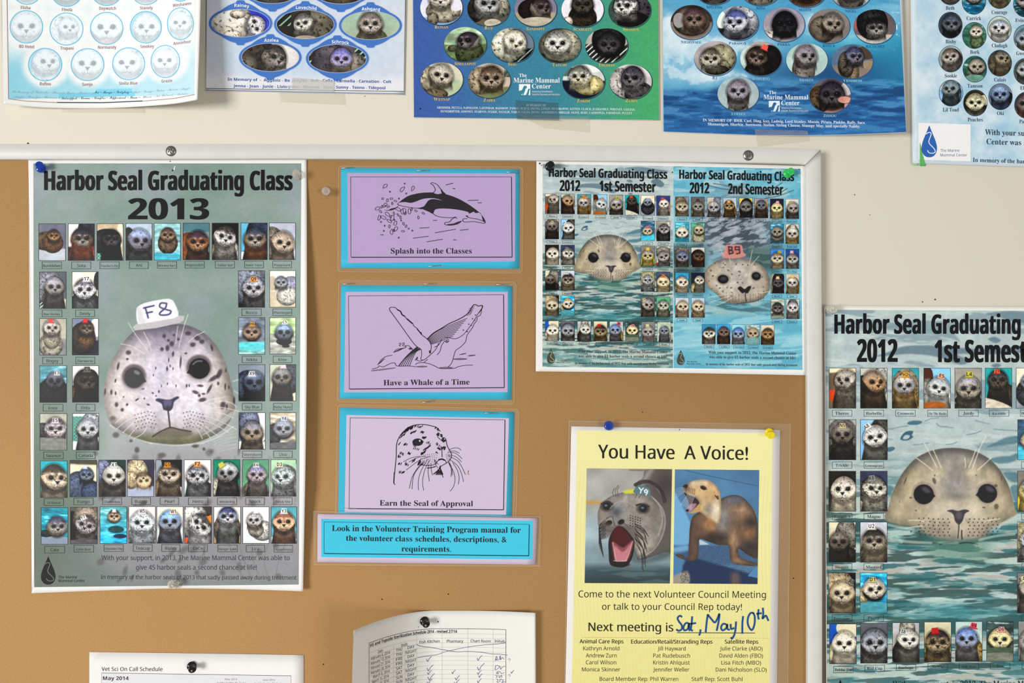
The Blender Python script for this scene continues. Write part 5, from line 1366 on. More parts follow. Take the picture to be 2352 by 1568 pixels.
# the blue training sign overlaps the foot of the seal sketch card
O = zs([(42, 88), (2283, 130), (2262, 605), (38, 578)])
S4 = Sheet('laminated_sign', 'long bright blue laminated sign with bold black lettering below the three cards', 'sign', [O[0], O[1]], [O[3], O[2]], z=HC + .0026, mat=paper('d6c6dc', .35), n=8, m=24, part='backing_card')
S4.fill('printed_card', zs([(80, 140), (2238, 158), (2230, 552), (80, 528)]), paper('42cbe9', .35), 3, 6, 12)
b = Bag(); q = [np.array(p) for p in zs([(105, 168), (2200, 192), (2195, 515), (105, 492)])]
b.qframe(q, 1.0); b.quad(q[3] - [0, .8], q[2] - [0, .8], q[2] + [0, 1], q[3] + [2, 1]); b.quad(q[1] - [.8, -2], q[1] + [.8, 2], q[2] + [.8, 0], q[2] - [.8, 0])
S4.put('drawn_border', b, ink('1d4c60'), 5)
pouch_parts(S4, zs([(0, 60), (2318, 118), (2308, 620), (5, 605)]), O)
def ztext(S, b, z, t, font, x0, x1, y0, y1, capz, sc, bold=0.0):
    (a, c), (d, e) = z([(x0, y0), (x1, y1)])
    S.text(b, t, font, (a + d) / 2, (c + e) / 2, capz / sc, d - a, slope=(e - c) / (d - a), bold=bold)
for S, z, sc, rows in ((C1, z1, 5.345, [('Splash into the Classes', 682, 1675, 1133, 1133, 66)]), (C2, z2, 5.345, [('Have a Whale of a Time', 592, 1648, 1308, 1298, 66)]), (C3, z3, 5.345, [('Earn the Seal of Approval', 545, 1690, 1260, 1268, 66)]),
                       (S4, zs, 4.438, [('Look in the Volunteer Training Program manual for', 188, 2112, 262, 282, 58), ('the volunteer class schedules, descriptions, &', 332, 1968, 362, 378, 57), ('requirements.', 898, 1403, 470, 474, 56)])):
    b = Bag()
    for t, x0, x1, y0, y1, c in rows: ztext(S, b, z, t, 'b', x0, x1, y0, y1, c, sc)
    S.put('lettering', b, ink('1b1620'), 6)
INK = ink('1c1820')
# dolphin
b = Bag()
b.poly(z1([(775, 525), (800, 492), (830, 468), (900, 425), (1000, 398), (1100, 385), (1200, 385), (1215, 394), (1260, 405), (1300, 397), (1350, 404), (1450, 435), (1550, 480), (1650, 540), (1740, 605), (1800, 665), (1835, 715), (1845, 752), (1815, 735), (1790, 650), (1770, 632), (1720, 636), (1700, 620), (1645, 642), (1625, 622), (1500, 595), (1380, 583), (1270, 583), (1220, 600), (1200, 645), (1150, 622), (1050, 582), (985, 570), (900, 555)]), 4)
b.poly(z1([(790, 535), (745, 568), (690, 580), (650, 600), (595, 598), (640, 607), (700, 602), (752, 575)]), 3)
b.poly(z1([(1372, 775), (1450, 765), (1500, 745), (1555, 733), (1515, 768), (1455, 786), (1390, 790)]), 3)
b.poly(z1([(1262, 312), (1300, 350), (1360, 408), (1310, 400), (1295, 350)]), 3)
C1.put('dolphin_drawing', b, INK, 5)
b = Bag(); b.poly(z1([(775, 515), (850, 502), (930, 512), (1000, 492), (1060, 468), (1130, 456), (1220, 456), (1312, 482), (1205, 464), (1145, 482), (1115, 520), (1080, 558), (1000, 573), (900, 563), (800, 543)]), 4)
C1.put('flank_patch', b, paper(LILAC, .4), 7)
b = Bag()
ln = lambda pts, w=1.3, z=z1, sm=5: b.line(z(pts), w, sm)
ln([(1200, 645), (1250, 675), (1330, 690), (1440, 694), (1475, 685), (1492, 706)]); ln([(1845, 752), (1820, 762), (1700, 742), (1590, 747), (1563, 725), (1580, 706), (1620, 705)])
ln([(1600, 668), (1650, 695), (1740, 710), (1800, 730), (1840, 745)]); ln([(1200, 388), (1228, 355), (1205, 300), (1172, 275), (1195, 264), (1250, 287), (1300, 350), (1350, 405)])
ln([(1480, 688), (1440, 705), (1400, 745), (1352, 752), (1342, 772), (1372, 786)]); ln([(775, 515), (765, 530), (800, 545), (900, 566), (1000, 577), (1060, 588)])
ln([(1300, 350), (1320, 395)], 3); ln([(1610, 668), (1630, 690)], 2.4)
rr = np.random.RandomState(12)
pat = [(610, 305), (825, 345), (950, 330), (580, 460), (690, 460), (740, 490), (570, 560), (520, 580), (555, 620), (540, 690), (585, 690), (640, 650), (720, 640), (770, 660), (660, 735), (700, 700), (800, 690), (740, 760), (840, 770), (870, 800), (665, 800), (720, 850), (740, 830), (830, 860), (690, 870), (850, 610), (910, 620), (990, 610), (1080, 640), (1020, 690), (940, 590), (770, 590), (640, 480), (700, 520), (650, 560), (610, 540), (680, 680), (820, 620), (860, 640)]
for x, y in pat:
    n = 7; a = np.linspace(0, 6.283, n, endpoint=False) + rr.rand()
    r = (16 + 12 * rr.rand(n)) * (1, .55)[rr.randint(2)]
    rot = rr.rand() * 3; X = r * np.cos(a) * 1.5; Y = r * np.sin(a) * .8
    b.line(z1([(x + u * math.cos(rot) - v * math.sin(rot), y + u * math.sin(rot) + v * math.cos(rot)) for u, v in zip(X, Y)]), 1.0, 3, closed=True)
for x, y in [(670, 375), (850, 275), (780, 460), (605, 792), (945, 852), (900, 828), (778, 938), (595, 855), (560, 745), (870, 397), (725, 720), (808, 727), (615, 548)]: b.line(z1([(x - 7, y), (x, y - 9), (x + 8, y), (x, y + 9)]), 1.1, 3, closed=True)
for x0, y0, x1, y1, n in [(1355, 292, 1448, 270, 4), (1440, 335, 1472, 337, 2), (1625, 483, 1755, 478, 5), (1748, 512, 1798, 510, 2), (1198, 728, 1248, 726, 2), (1035, 822, 1152, 815, 5), (1222, 880, 1478, 835, 9), (1530, 848, 1636, 838, 4), (955, 945, 1145, 922, 6), (1122, 990, 1318, 958, 7), (1448, 965, 1488, 968, 2), (555, 905, 592, 906, 2)]:
    t = np.linspace(0, 1, n * 4 + 1); ln([(x0 + (x1 - x0) * q, y0 + (y1 - y0) * q + 6 * abs(math.sin(q * n * math.pi)) - 4) for q in t], 1.2, z1, 0)
C1.put('dolphin_outline', b, INK, 8)
# whale
b = Bag()
w = lambda pts, wd=1.3: b.line(z2(pts), wd, 5)
w([(1005, 835), (960, 790), (880, 680), (780, 540), (700, 430), (668, 385), (672, 355), (730, 352), (770, 385), (800, 402), (822, 440), (850, 460), (880, 495), (915, 525), (950, 550), (965, 580), (1005, 610), (1030, 650), (1055, 660), (1065, 690), (1130, 740), (1165, 785), (1178, 830), (1172, 880), (1160, 905)], 1.5)
w([(760, 380), (800, 400), (822, 442), (855, 460)], 2.6); w([(880, 490), (920, 527), (950, 552)], 2.8); w([(1005, 615), (1035, 652), (1060, 685)], 2.4)
w([(1005, 835), (1055, 870), (1060, 940), (1050, 990), (1090, 995), (1170, 930), (1230, 870), (1270, 790)]); w([(1160, 880), (1165, 915)], 4)
w([(1125, 745), (1200, 670), (1300, 610), (1400, 550), (1500, 505), (1590, 455), (1650, 400), (1670, 360), (1700, 320), (1735, 322), (1755, 335), (1805, 328), (1800, 365), (1760, 420)], 2)
w([(1805, 330), (1795, 390), (1780, 445), (1745, 470), (1735, 515), (1700, 560), (1690, 590), (1655, 640), (1615, 700), (1600, 770), (1540, 835), (1480, 880), (1455, 950), (1430, 1030), (1385, 1085)])
w([(1790, 375), (1740, 450), (1700, 520), (1620, 630), (1560, 695), (1480, 735), (1400, 725), (1345, 718)])
for k in range(9): w([(1132 + 6 * k, 748 + 7 * k), (1210 + 10 * k, 672 + 12 * k), (1340 + 10 * k, 600 + 14 * k), (1620 - 22 * k, 485 + 28 * k)], 1.3)
for k in range(5): w([(1612 + 8 * k, 450 - 20 * k), (1650 + 8 * k, 440 - 22 * k), (1670 + 10 * k, 420 - 20 * k)], 1.1)
w([(1310, 740), (1270, 810), (1215, 840)]); w([(1345, 760), (1305, 820), (1285, 890), (1250, 935)])
for a in ([(1350, 770), (1375, 750), (1395, 745)], [(1355, 780), (1385, 775), (1395, 755)], [(1362, 760), (1380, 768)], [(1350, 762), (1365, 782), (1385, 770)]): w(a, 1.4)
for x, y in ((1723, 445), (1685, 492), (1640, 560), (1573, 632), (1710, 510), (1668, 575), (1620, 650)): w([(x - 7, y + 4), (x, y - 5), (x + 7, y + 2)], 1.6)
for k in range(6): w([(780 + 26 * k, 1070), (850 + 22 * k, 980 - 6 * k), (940 + 12 * k, 890), (1005 + 9 * k, 838 + 6 * k)], 1.4 if k else 2.2)
w([(450, 1110), (520, 1090), (540, 1070), (590, 1080), (680, 1038), (735, 1035), (742, 1060), (780, 1072), (900, 1070), (990, 1080)]); w([(985, 1055), (1010, 1035), (1080, 1030), (1160, 1045), (1230, 1075), (1290, 1100), (1460, 1098), (1510, 1078), (1600, 1062), (1690, 1060)])
w([(520, 1060), (560, 1000), (620, 955), (700, 938)]); w([(715, 905), (760, 865), (850, 850), (870, 835), (850, 825), (900, 822), (930, 850), (950, 875)]); w([(780, 800), (800, 790), (805, 810), (785, 815), (800, 830)]); w([(820, 800), (840, 785), (848, 805), (825, 815), (840, 828)])
w([(1010, 965), (1005, 1000), (1050, 1010), (1080, 992)]); w([(1085, 1030), (1135, 988)])
for x0, y0, x1, y1, h, n in ((720, 900, 845, 850, 22, 12), (530, 1045, 600, 985, 30, 9), (445, 1130, 730, 1095, 22, 18), (1000, 1078, 1120, 1078, 20, 10), (1285, 1092, 1430, 1092, 24, 11), (1450, 985, 1610, 985, 22, 14), (1530, 930, 1598, 918, 12, 6), (1635, 945, 1712, 938, 12, 7), (905, 855, 940, 860, 26, 5), (985, 990, 1005, 970, 40, 5)):
    for k in range(n):
        t = k / (n - 1); x, y = x0 + (x1 - x0) * t, y0 + (y1 - y0) * t
        b.line(z2([(x - 8, y + h * .4 * math.sin(t * 3.1) + 3), (x + 10, y - h * .4 * math.sin(t * 3.1) - 3)]), 1.1)
C2.put('whale_drawing', b, INK, 6)
# seal sketch
b = Bag()
w = lambda pts, wd=1.3: b.line(z3(pts), wd, 5)
w([(732, 1005), (718, 960), (735, 800), (748, 650), (752, 520), (775, 440), (830, 360), (910, 295), (1000, 268), (1100, 266), (1190, 285), (1240, 300), (1290, 350)], 1.8); w([(718, 985), (726, 850)], 2.4); w([(800, 400), (900, 298)], 3)
w([(1362, 455), (1372, 520), (1400, 575), (1425, 620), (1420, 680), (1370, 735), (1310, 770), (1290, 800), (1305, 860), (1325, 915)], 1.6)
b.disc(*z3([(1012, 482)])[0], 66 / 5.345, 46 / 5.345); b.poly(z3([(1040, 440), (1088, 475), (1060, 500)]))
b.disc(*z3([(1332, 452)])[0], 28 / 5.345, 30 / 5.345); b.poly(z3([(1240, 385), (1262, 362), (1280, 370), (1275, 410), (1250, 405)])); b.poly(z3([(1285, 380), (1315, 385), (1318, 425), (1295, 420)]))
w([(1250, 410), (1290, 450), (1335, 485)], 1.4)
b.poly(z3([(1245, 552), (1275, 545), (1300, 570), (1285, 582)]), 2); b.poly(z3([(1330, 535), (1358, 540), (1345, 578), (1330, 575)]), 2); b.poly(z3([(1290, 525), (1312, 545), (1330, 528), (1322, 565), (1305, 572)]), 2)
w([(1308, 560), (1312, 670)], 1.6); b.poly(z3([(1235, 592), (1268, 618), (1230, 615)]))
w([(1060, 760), (1150, 768), (1230, 750), (1255, 715), (1300, 688), (1345, 700), (1362, 735)], 1.6); w([(1265, 700), (1310, 690), (1345, 705)], 3.4); w([(1125, 800), (1180, 795), (1235, 778)], 2.2); w([(1290, 770), (1270, 820), (1205, 875)], 2.4); w([(1280, 790), (1320, 880)], 3)
for k in range(10): w([(1262 + k * 3, 815 + k * 2), (1230 + k * 9, 885)], 1)
for (x, y, dx, dy, n) in ((840, 360, 110, -60, 22), (860, 330, 100, -40, 16), (800, 420, 60, -40, 8), (980, 290, 90, 0, 7), (920, 370, 70, -20, 8), (1070, 420, 40, 10, 9), (1050, 350, 30, 20, 5), (1090, 570, 70, -40, 12), (1060, 620, 50, -30, 8), (1230, 310, 40, 20, 6), (770, 650, 20, 20, 5), (800, 610, 30, 25, 6), (780, 740, 25, 10, 5), (860, 740, 30, 30, 6), (940, 720, 40, -20, 6), (790, 850, 55, 0, 8), (1010, 750, 60, 10, 8), (850, 510, 25, 0, 5), (895, 610, 25, 10, 4), (1130, 480, 30, 30, 4), (1240, 500, 30, 20, 4), (960, 560, 60, 10, 4), (960, 510, 30, 20, 4), (780, 500, 12, 0, 3)):
    for k in range(n):
        t = k / max(n - 1, 1); o = rr.rand(2) * 16 - 8
        b.line(z3([(x + dx * t + o[0] - 7, y + dy * t + o[1] + 12), (x + dx * t + o[0] + 8, y + dy * t + o[1] - 12)]), 1.5)
b.poly(z3([(1010, 740), (1045, 690), (1055, 730), (1035, 750)])); b.poly(z3([(885, 625), (900, 595), (925, 630)])); b.poly(z3([(840, 525), (852, 490), (865, 520)])); b.poly(z3([(1045, 640), (1065, 608), (1110, 605), (1070, 635)]))
for i in range(6):
    for j in range(9): b.disc(*z3([(1060 + 24 * j - 4 * i, 640 + 22 * i - 2 * j)])[0], .8, n=8)
for i in range(5):
    for j in range(3): b.disc(*z3([(1360 + 18 * j + 3 * i, 632 + 18 * i + 6 * j)])[0], .8, n=8)
for a in ([(835, 725), (930, 675), (1040, 655)], [(905, 725), (1000, 675), (1110, 650)], [(870, 825), (980, 740), (1060, 690), (1165, 655)], [(910, 1050), (940, 920), (1010, 800), (1090, 710)], [(942, 1060), (960, 900), (1020, 800), (1100, 720)], [(1020, 1072), (1020, 950), (1060, 820), (1135, 690)], [(1085, 1075), (1072, 960), (1100, 820), (1160, 700)], [(1155, 965), (1140, 850), (1150, 750)], [(1195, 890), (1178, 820), (1175, 740)], [(1260, 800), (1230, 750), (1215, 690)], [(1265, 755), (1240, 730), (1225, 700)],
          [(1390, 580), (1450, 555), (1510, 555), (1545, 582)], [(1385, 600), (1460, 590), (1525, 618)], [(1375, 615), (1470, 615), (1558, 685)], [(1385, 635), (1480, 660), (1550, 725)], [(1390, 650), (1500, 710), (1555, 790), (1598, 880)], [(1400, 690), (1500, 770), (1550, 870), (1575, 970)], [(1440, 730), (1500, 830), (1520, 920), (1510, 1000)], [(1390, 725), (1450, 840), (1470, 940), (1450, 1030), (1408, 1085)], [(1390, 730), (1425, 820), (1420, 905)], [(1400, 730), (1430, 800), (1435, 890)]): w(a, 1.1)
C3.put('seal_sketch', b, INK, 6)
b = Bag(); b.disc(*z3([(1038, 465)])[0], 2.0, 2.4); b.disc(*z3([(1342, 442)])[0], 1.3, 1.6); C3.put('eye_glint', b, paper(LILAC3, .4), 8)
b = Bag(); b.line(z3([(1625, 850), (1640, 830), (1628, 865), (1645, 882)]), 1.3, 4); C3.put('rust_mark', b, ink('9a6c3c'), 6)

# ------------------------------------------------------------------ yellow council flyer
zy_ = zz(1290, 950, 3.8245); zb = zz(1290, 1330, 4.438)
YF = Sheet('meeting_flyer', 'yellow laminated flyer with two photos of a barking elephant seal and sea lion', 'flyer', [(1312, 978.8), (1792, 987)], [(1297, 1640), (1784, 1645)], z=HC + .0012, mat=paper('f1eeea', .35), n=20, m=16)
def yellow(cv):
    n = cv.fbm(.5, .4, 5)
    cv.c[:] = hexc('efe9a6')
    cv.put(smoothstep(np.sin((cv.x * 1.0 + .035 * np.sin(cv.y * 3)) * 2 * math.pi * 52), .0, 1.0) * smoothstep(cv.y, .08, .3) * .45, 'e3d884')
    cv.put(smoothstep(cv.y, .5, 1.35) * .55, 'e4db86')
    cv.c *= (.985 + .03 * n)[:, None]
YF.paint('printed_field', [(1325.5, 988), (1774.5, 994.5), (1766.5, 1645), (1312, 1640)], yellow, 2, 2.2)
def elephant_seal(cv):
    x0, y0 = 1344.5, 1075.5; k = 1 / 196.0
    Z = lambda pts: [((1290 + x / 3.8245 - x0) * k, (950 + y / 3.8245 - y0) * k) for x, y in pts]
    R = lambda v: v / 3.8245 * k
    zx, zy = (cv.x / k + x0 - 1290) * 3.8245, (cv.y / k + y0 - 950) * 3.8245
    n = cv.fbm(.3, .25, 3); nf = cv.fbm(.05, .05, 9); ns = cv.fbm(.5, .06, 12)
    cv.c[:] = hexc('aaa9a4')
    cv.put(smoothstep(zy, 780, 1000), 'a9bfc8'); cv.put(np.exp(-((zy - 778) / 17) ** 2) * smoothstep(-zx, -380, -330), 'c89b57')
    cv.put(smoothstep(zy, 1080, 1200) * .85, '7f97a0'); cv.put(smoothstep(zy, 1290, 1380), '39505a'); cv.put(smoothstep(zy, 1380, 1480) * .8, '2b3a3a')
    cv.put(smoothstep(ns, .55, .65) * smoothstep(zy, 1250, 1400) * .5, '637a7a')
    cv.c *= (.84 + .3 * n)[:, None]
    cv.put(np.exp(-((zy - 492) / 6) ** 2) * smoothstep(zx, 560, 600), '8d6552')
    # far body
    cv.poly(Z([(640, 640), (700, 560), (745, 480), (1000, 470), (1000, 1160), (900, 1210), (720, 1275), (660, 1250), (640, 1000)]), '5d5552')
    cv.poly(Z([(700, 560), (745, 485), (800, 480), (700, 640), (640, 650)]), 'a09c9a', soft=.05, op=.8)
    cv.put(np.exp(-((zx - 900) / 90) ** 2 - ((zy - 620) / 120) ** 2) * .7, '352e2e')
    # head
    head = [(312, 900), (320, 840), (360, 770), (430, 720), (520, 690), (620, 680), (720, 700), (800, 740), (870, 800), (910, 880), (915, 980), (880, 1090), (820, 1170), (750, 1240), (690, 1260), (650, 1230), (560, 1060), (420, 1040), (330, 1000)]
    sd = cv.sd_poly(spline(Z(head), 5, True)); a = np.clip(.5 - sd / (1.6 * k), 0, 1)
    c = np.broadcast_to(hexc('8f8780'), (len(cv.x), 3)).copy()
    def mix(al, q):
        nonlocal c
        c = c + np.clip(al, 0, 1)[:, None] * (hexc(q) - c)
    mix(.7 * np.exp(-((zx - 560) / 180) ** 2 - ((zy - 740) / 50) ** 2), 'b3aaa0'); mix(.8 * smoothstep(zy, 1000, 1200), 'b4ada0')
    mix(.7 * np.exp(-((zx - 490) / 75) ** 2 - ((zy - 860) / 110) ** 2), '8f9296'); mix(.9 * np.exp(-((zx - 475) / 45) ** 2 - ((zy - 862) / 40) ** 2), '4b4d52')
    mix(.6 * np.exp(-((zx - 340) / 40) ** 2 - ((zy - 900) / 70) ** 2), 'a89a8a'); mix(.5 * np.exp(-((zx - 820) / 60) ** 2 - ((zy - 850) / 200) ** 2), '6e6660')
    c = c * (.82 + .34 * nf)[:, None] * (1 - .25 * smoothstep(sd / k, -14, 1))[:, None]
    cv.c += a[:, None] * (c - cv.c)
    for p in ([(800, 735), (880, 830), (905, 960), (870, 1100), (800, 1200), (690, 1265)], [(780, 720), (850, 800), (882, 920), (850, 1060)], [(730, 600), (820, 640), (900, 760)]): cv.line(Z(p), R(12), 'bcb4aa', .5)
    cv.line(Z([(640, 620), (740, 590), (850, 650), (900, 760)]), R(34), '2e2828', .8); cv.poly(Z([(640, 1180), (720, 1275), (960, 1165), (960, 1240), (800, 1300), (620, 1300)]), '3e4a4c', soft=.05, op=.6)
    for x, y in ((392, 810), (712, 828)):
        cv.ell(*Z([(x, y)])[0], R(58), R(46), '3b3330', 0, .5, .85); cv.ell(*Z([(x, y)])[0], R(34), R(32), '14181f', 0, .2); cv.ell(*Z([(x - 8, y - 6)])[0], R(14), R(10), '6f8698', 0, .7, .8)
    cv.line(Z([(345, 790), (400, 770), (440, 795)]), R(16), '2e2724', .8); cv.line(Z([(650, 800), (700, 790), (760, 810)]), R(16), '2e2724', .8)
    cv.line(Z([(420, 830), (480, 775), (560, 770), (640, 810)]), R(10), 'b0a89f', .6)
    for x, y in ((412, 958), (520, 948)): cv.ell(*Z([(x, y)])[0], R(30), R(22), '16130f', -.5, .4)
    cv.line(Z([(390, 920), (440, 900), (470, 985), (540, 960), (580, 990)]), R(12), '4a423e', .6)
    cv.poly(Z([(340, 985), (400, 960), (470, 985), (560, 975), (640, 1000), (660, 1060), (640, 1110), (440, 1080), (350, 1090)]), '5c5350', soft=.05, op=.7)
    # open mouth
    cv.poly(Z([(470, 1000), (520, 985), (570, 1020), (620, 1080), (640, 1120), (635, 1210), (610, 1290), (560, 1340), (500, 1345), (430, 1320), (415, 1220), (412, 1120), (430, 1060)]), '241618')
    cv.poly(Z([(470, 1005), (520, 990), (600, 1080), (590, 1150), (540, 1160), (450, 1130), (440, 1070)]), '4c1216', soft=.03)
    cv.poly(Z([(445, 1120), (540, 1170), (625, 1105), (620, 1180), (575, 1290), (480, 1290), (455, 1220)]), '8e4a52', soft=.02); cv.poly(Z([(465, 1160), (540, 1210), (610, 1140), (580, 1260), (560, 1290), (480, 1290)]), 'c57a88', soft=.02)
    cv.line(Z([(450, 1130), (470, 1230), (480, 1285)]), R(8), 'd9b9a4', .7); cv.line(Z([(622, 1120), (595, 1220), (565, 1290)]), R(8), 'd9b9a4', .7)
    cv.ell(*Z([(520, 1318)])[0], R(80), R(24), '1c1517', 0, .4); cv.line(Z([(460, 1288), (520, 1292), (575, 1285)]), R(7), 'c8b8a8', .8)
    rr = np.random.RandomState(3)
    for i in range(17):
        y = 960 + 10 * i; cv.line(Z([(640 + 4 * (i % 4), y), (700 + 6 * (i % 5), y + 30 + 5 * i), (740 - 2 * i + 14 * (i % 3), y + 70 + 12 * i)]), R(5), '181514', .8)
    for i in range(15):
        y = 930 + 11 * i; cv.line(Z([(380 + 4 * (i % 3), y), (335 - 4 * (i % 3), y + 40), (330 + 3 * i, y + 90 + 6 * i)]), R(5), '1d1917', .8)
    for i in range(5):
        for j in range(5): cv.ell(*Z([(600 + 22 * j, 890 + 22 * i + 6 * j)])[0], R(5), R(5), '221d1b', 0, .6)
    for p in ([(450, 720), (440, 690), (455, 650)], [(470, 725), (462, 670), (490, 625)], [(490, 720), (480, 670), (495, 640)], [(640, 735), (650, 705), (640, 690)], [(670, 740), (690, 700), (700, 690)]): cv.line(Z(p), R(4), '2a2523', .9)
    cv.poly(Z([(530, 680), (560, 668), (640, 660), (650, 690), (560, 698)]), 'd8d23a', soft=.02)
    cv.poly(Z([(625, 670), (665, 622), (762, 650), (770, 710), (770, 728), (740, 715), (630, 690)]), '55787e', smooth=2)
    for p in ([(672, 645), (690, 668), (708, 650)], [(690, 668), (684, 692)], [(746, 676), (733, 660), (718, 670), (724, 688), (743, 684), (747, 672), (743, 692), (734, 708)]): cv.line(Z(p), R(11), 'e8efee', .95, 0)
    cv.grain(.03, 21); cv.c[:] = np.clip(cv.c, .03, .97)
YF.paint('seal_photo', [(1347.5, 1075.2), (1543.8, 1077.2), (1538.6, 1339.6), (1342.8, 1338.6)], elephant_seal, 4, .9, label='photo of a grey elephant seal with its mouth wide open')
def sea_lion(cv):
    x0, y0 = 1548, 1077.5; k = 1 / 194.0
    Z = lambda pts: [((1290 + x / 3.8245 - x0) * k, (950 + y / 3.8245 - y0) * k) for x, y in pts]
    R = lambda v: v / 3.8245 * k
    zx, zy = (cv.x / k + x0 - 1290) * 3.8245, (cv.y / k + y0 - 950) * 3.8245
    n = cv.fbm(.3, .25, 33); nf = cv.fbm(.05, .06, 39)
    cv.c[:] = hexc('4f7fa8'); cv.put(smoothstep(zx, 1400, 1720) * .6, '47739c'); cv.c *= (.85 + .28 * n)[:, None]
    cv.line(Z([(1080, 495), (1300, 545), (1740, 632)]), R(7), '35597c', .9)
    cv.poly(Z([(975, 720), (1020, 745), (1130, 960), (1160, 1120), (1110, 1140), (970, 1190)]), '6fabd6', soft=.02, smooth=3)
    cv.put(smoothstep(zy, 1140, 1170) * smoothstep(-zy, -1340, -1300), '33567f')
    cv.poly(Z([(1210, 1100), (1300, 1145), (1215, 1150)]), 'b9cbd4', smooth=0)
    mesh = (zy > 1165) & (zy < 1400) & (zx > 1150)
    u = np.abs(((zx + .25 * zy) / 17) % 1 - .5); v = np.abs(((zy - .12 * zx) / 15) % 1 - .5)
    cv.put(mesh * np.clip((np.maximum(.5 - u, .5 - v) - .3) * 8, 0, 1) * .55, '7f9fbd')
    cv.put(mesh * (u < .25) * (v < .25) * .8, '14233c')
    cv.poly(Z([(970, 1230), (1100, 1290), (1120, 1360), (1060, 1420), (970, 1430)]), '4a7fae', soft=.03); cv.poly(Z([(970, 1180), (1100, 1150), (1110, 1200), (970, 1220)]), '6ea3c9', soft=.04)
    cv.poly(Z([(1100, 1270), (1300, 1300), (1740, 1430), (1740, 1500), (1120, 1500)]), '1b2f52', soft=.03, smooth=3); cv.poly(Z([(1500, 1400), (1560, 1400), (1570, 1500), (1500, 1500)]), '5d4f50', soft=.06)
    cv.poly(Z([(1640, 1420), (1740, 1310), (1740, 1440)]), '4d86b5', smooth=0); cv.poly(Z([(970, 1440), (1110, 1380), (1120, 1500), (970, 1500)]), '9b9488', soft=.03, smooth=3)
    gr = cv.noise(.008, .006, 51, .5); cv.put((gr > .55) * (zx < 1120) * (zx > 1050) * (zy > 1380) * .8, '4c4a40')
    body = [(1110, 1270), (1120, 1120), (1125, 1000), (1150, 900), (1240, 840), (1340, 780), (1420, 730), (1500, 708), (1580, 725), (1660, 800), (1710, 900), (1725, 1020), (1730, 1250), (1650, 1240), (1560, 1180), (1560, 1230), (1600, 1270), (1730, 1310), (1720, 1330), (1580, 1325), (1490, 1290), (1470, 1160), (1380, 1150), (1290, 1120), (1215, 1100), (1205, 1180), (1190, 1280), (1090, 1285), (1000, 1240), (1060, 1235)]
    sd = cv.sd_poly(spline(Z(body), 4, True)); a = np.clip(.5 - sd / (1.6 * k), 0, 1)
    c = np.broadcast_to(hexc('6a5242'), (len(cv.x), 3)).copy()
    def mix(al, q):
        nonlocal c
        c = c + np.clip(al, 0, 1)[:, None] * (hexc(q) - c)
    mix(.9 * np.exp(-((zx - 1570) / 85) ** 2 - ((zy - 850) / 60) ** 2), 'b08a6a'); mix(.9 * np.exp(-((zx - 1520) / 90) ** 2 - ((zy - 745) / 45) ** 2), '5c6274')
    mix(.95 * np.exp(-((zx - 1310) / 60) ** 2 - ((zy - 960) / 75) ** 2), 'c08850'); mix(.9 * np.exp(-((zx - 1420) / 60) ** 2 - ((zy - 930) / 160) ** 2), '8f8f90')
    mix(.9 * np.exp(-((zx - 1360) / 130) ** 2 - ((zy - 1090) / 60) ** 2), '2f2622'); mix(.9 * np.exp(-((zx - 1660) / 60) ** 2 - ((zy - 950) / 50) ** 2), '2e2624'); mix(.8 * np.exp(-((zx - 1640) / 50) ** 2 - ((zy - 1040) / 50) ** 2), '9a6a40'); mix(.9 * np.exp(-((zx - 1660) / 90) ** 2 - ((zy - 1170) / 70) ** 2), '2b2428')
    mix(.9 * np.exp(-((zx - 1510) / 40) ** 2 - ((zy - 1110) / 100) ** 2), 'b08c66'); mix(.8 * np.exp(-((zx - 1560) / 70) ** 2 - ((zy - 1290) / 30) ** 2), 'a37d62'); mix(.7 * np.exp(-((zx - 1150) / 40) ** 2 - ((zy - 1060) / 160) ** 2), '544238')
    c = c * (.78 + .42 * nf)[:, None] * (1 - .3 * smoothstep(sd / k, -10, 1))[:, None]
    cv.c += a[:, None] * (c - cv.c)
    hd = [(1060, 660), (1075, 625), (1110, 605), (1150, 585), (1210, 575), (1280, 580), (1340, 615), (1380, 670), (1395, 740), (1400, 860), (1380, 960), (1300, 930), (1210, 860), (1140, 870), (1165, 830), (1205, 780), (1170, 730), (1110, 710), (1065, 690)]
    sd = cv.sd_poly(spline(Z(hd), 4, True)); a = np.clip(.5 - sd / (1.6 * k), 0, 1)
    c = np.broadcast_to(hexc('d3b182'), (len(cv.x), 3)).copy()
    mix(.8 * np.exp(-((zx - 1190) / 80) ** 2 - ((zy - 600) / 30) ** 2), 'ead9b8'); mix(.9 * np.exp(-((zx - 1350) / 40) ** 2 - ((zy - 850) / 90) ** 2), 'eee6d4'); mix(.7 * np.exp(-((zx - 1310) / 60) ** 2 - ((zy - 720) / 50) ** 2), 'b58d5e'); mix(.8 * np.exp(-((zx - 1285) / 36) ** 2 - ((zy - 830) / 50) ** 2), '8d8a88'); mix(.8 * np.exp(-((zx - 1085) / 34) ** 2 - ((zy - 650) / 40) ** 2), '4b3a32')
    c = c * (.84 + .3 * nf)[:, None] * (1 - .25 * smoothstep(sd / k, -8, 1))[:, None]
    cv.c += a[:, None] * (c - cv.c)
    cv.poly(Z([(1070, 690), (1110, 712), (1170, 735), (1205, 785), (1160, 830), (1115, 845), (1110, 770)]), '3a1d20'); cv.poly(Z([(1092, 830), (1130, 790), (1180, 790), (1150, 840), (1100, 862)]), 'a87e94', soft=.02); cv.poly(Z([(1090, 838), (1110, 860), (1150, 850), (1205, 790), (1215, 850), (1130, 872)]), 'c49a5e', soft=.015); cv.ell(*Z([(1102, 848)])[0], R(14), R(12), '2b2020', 0, .5)
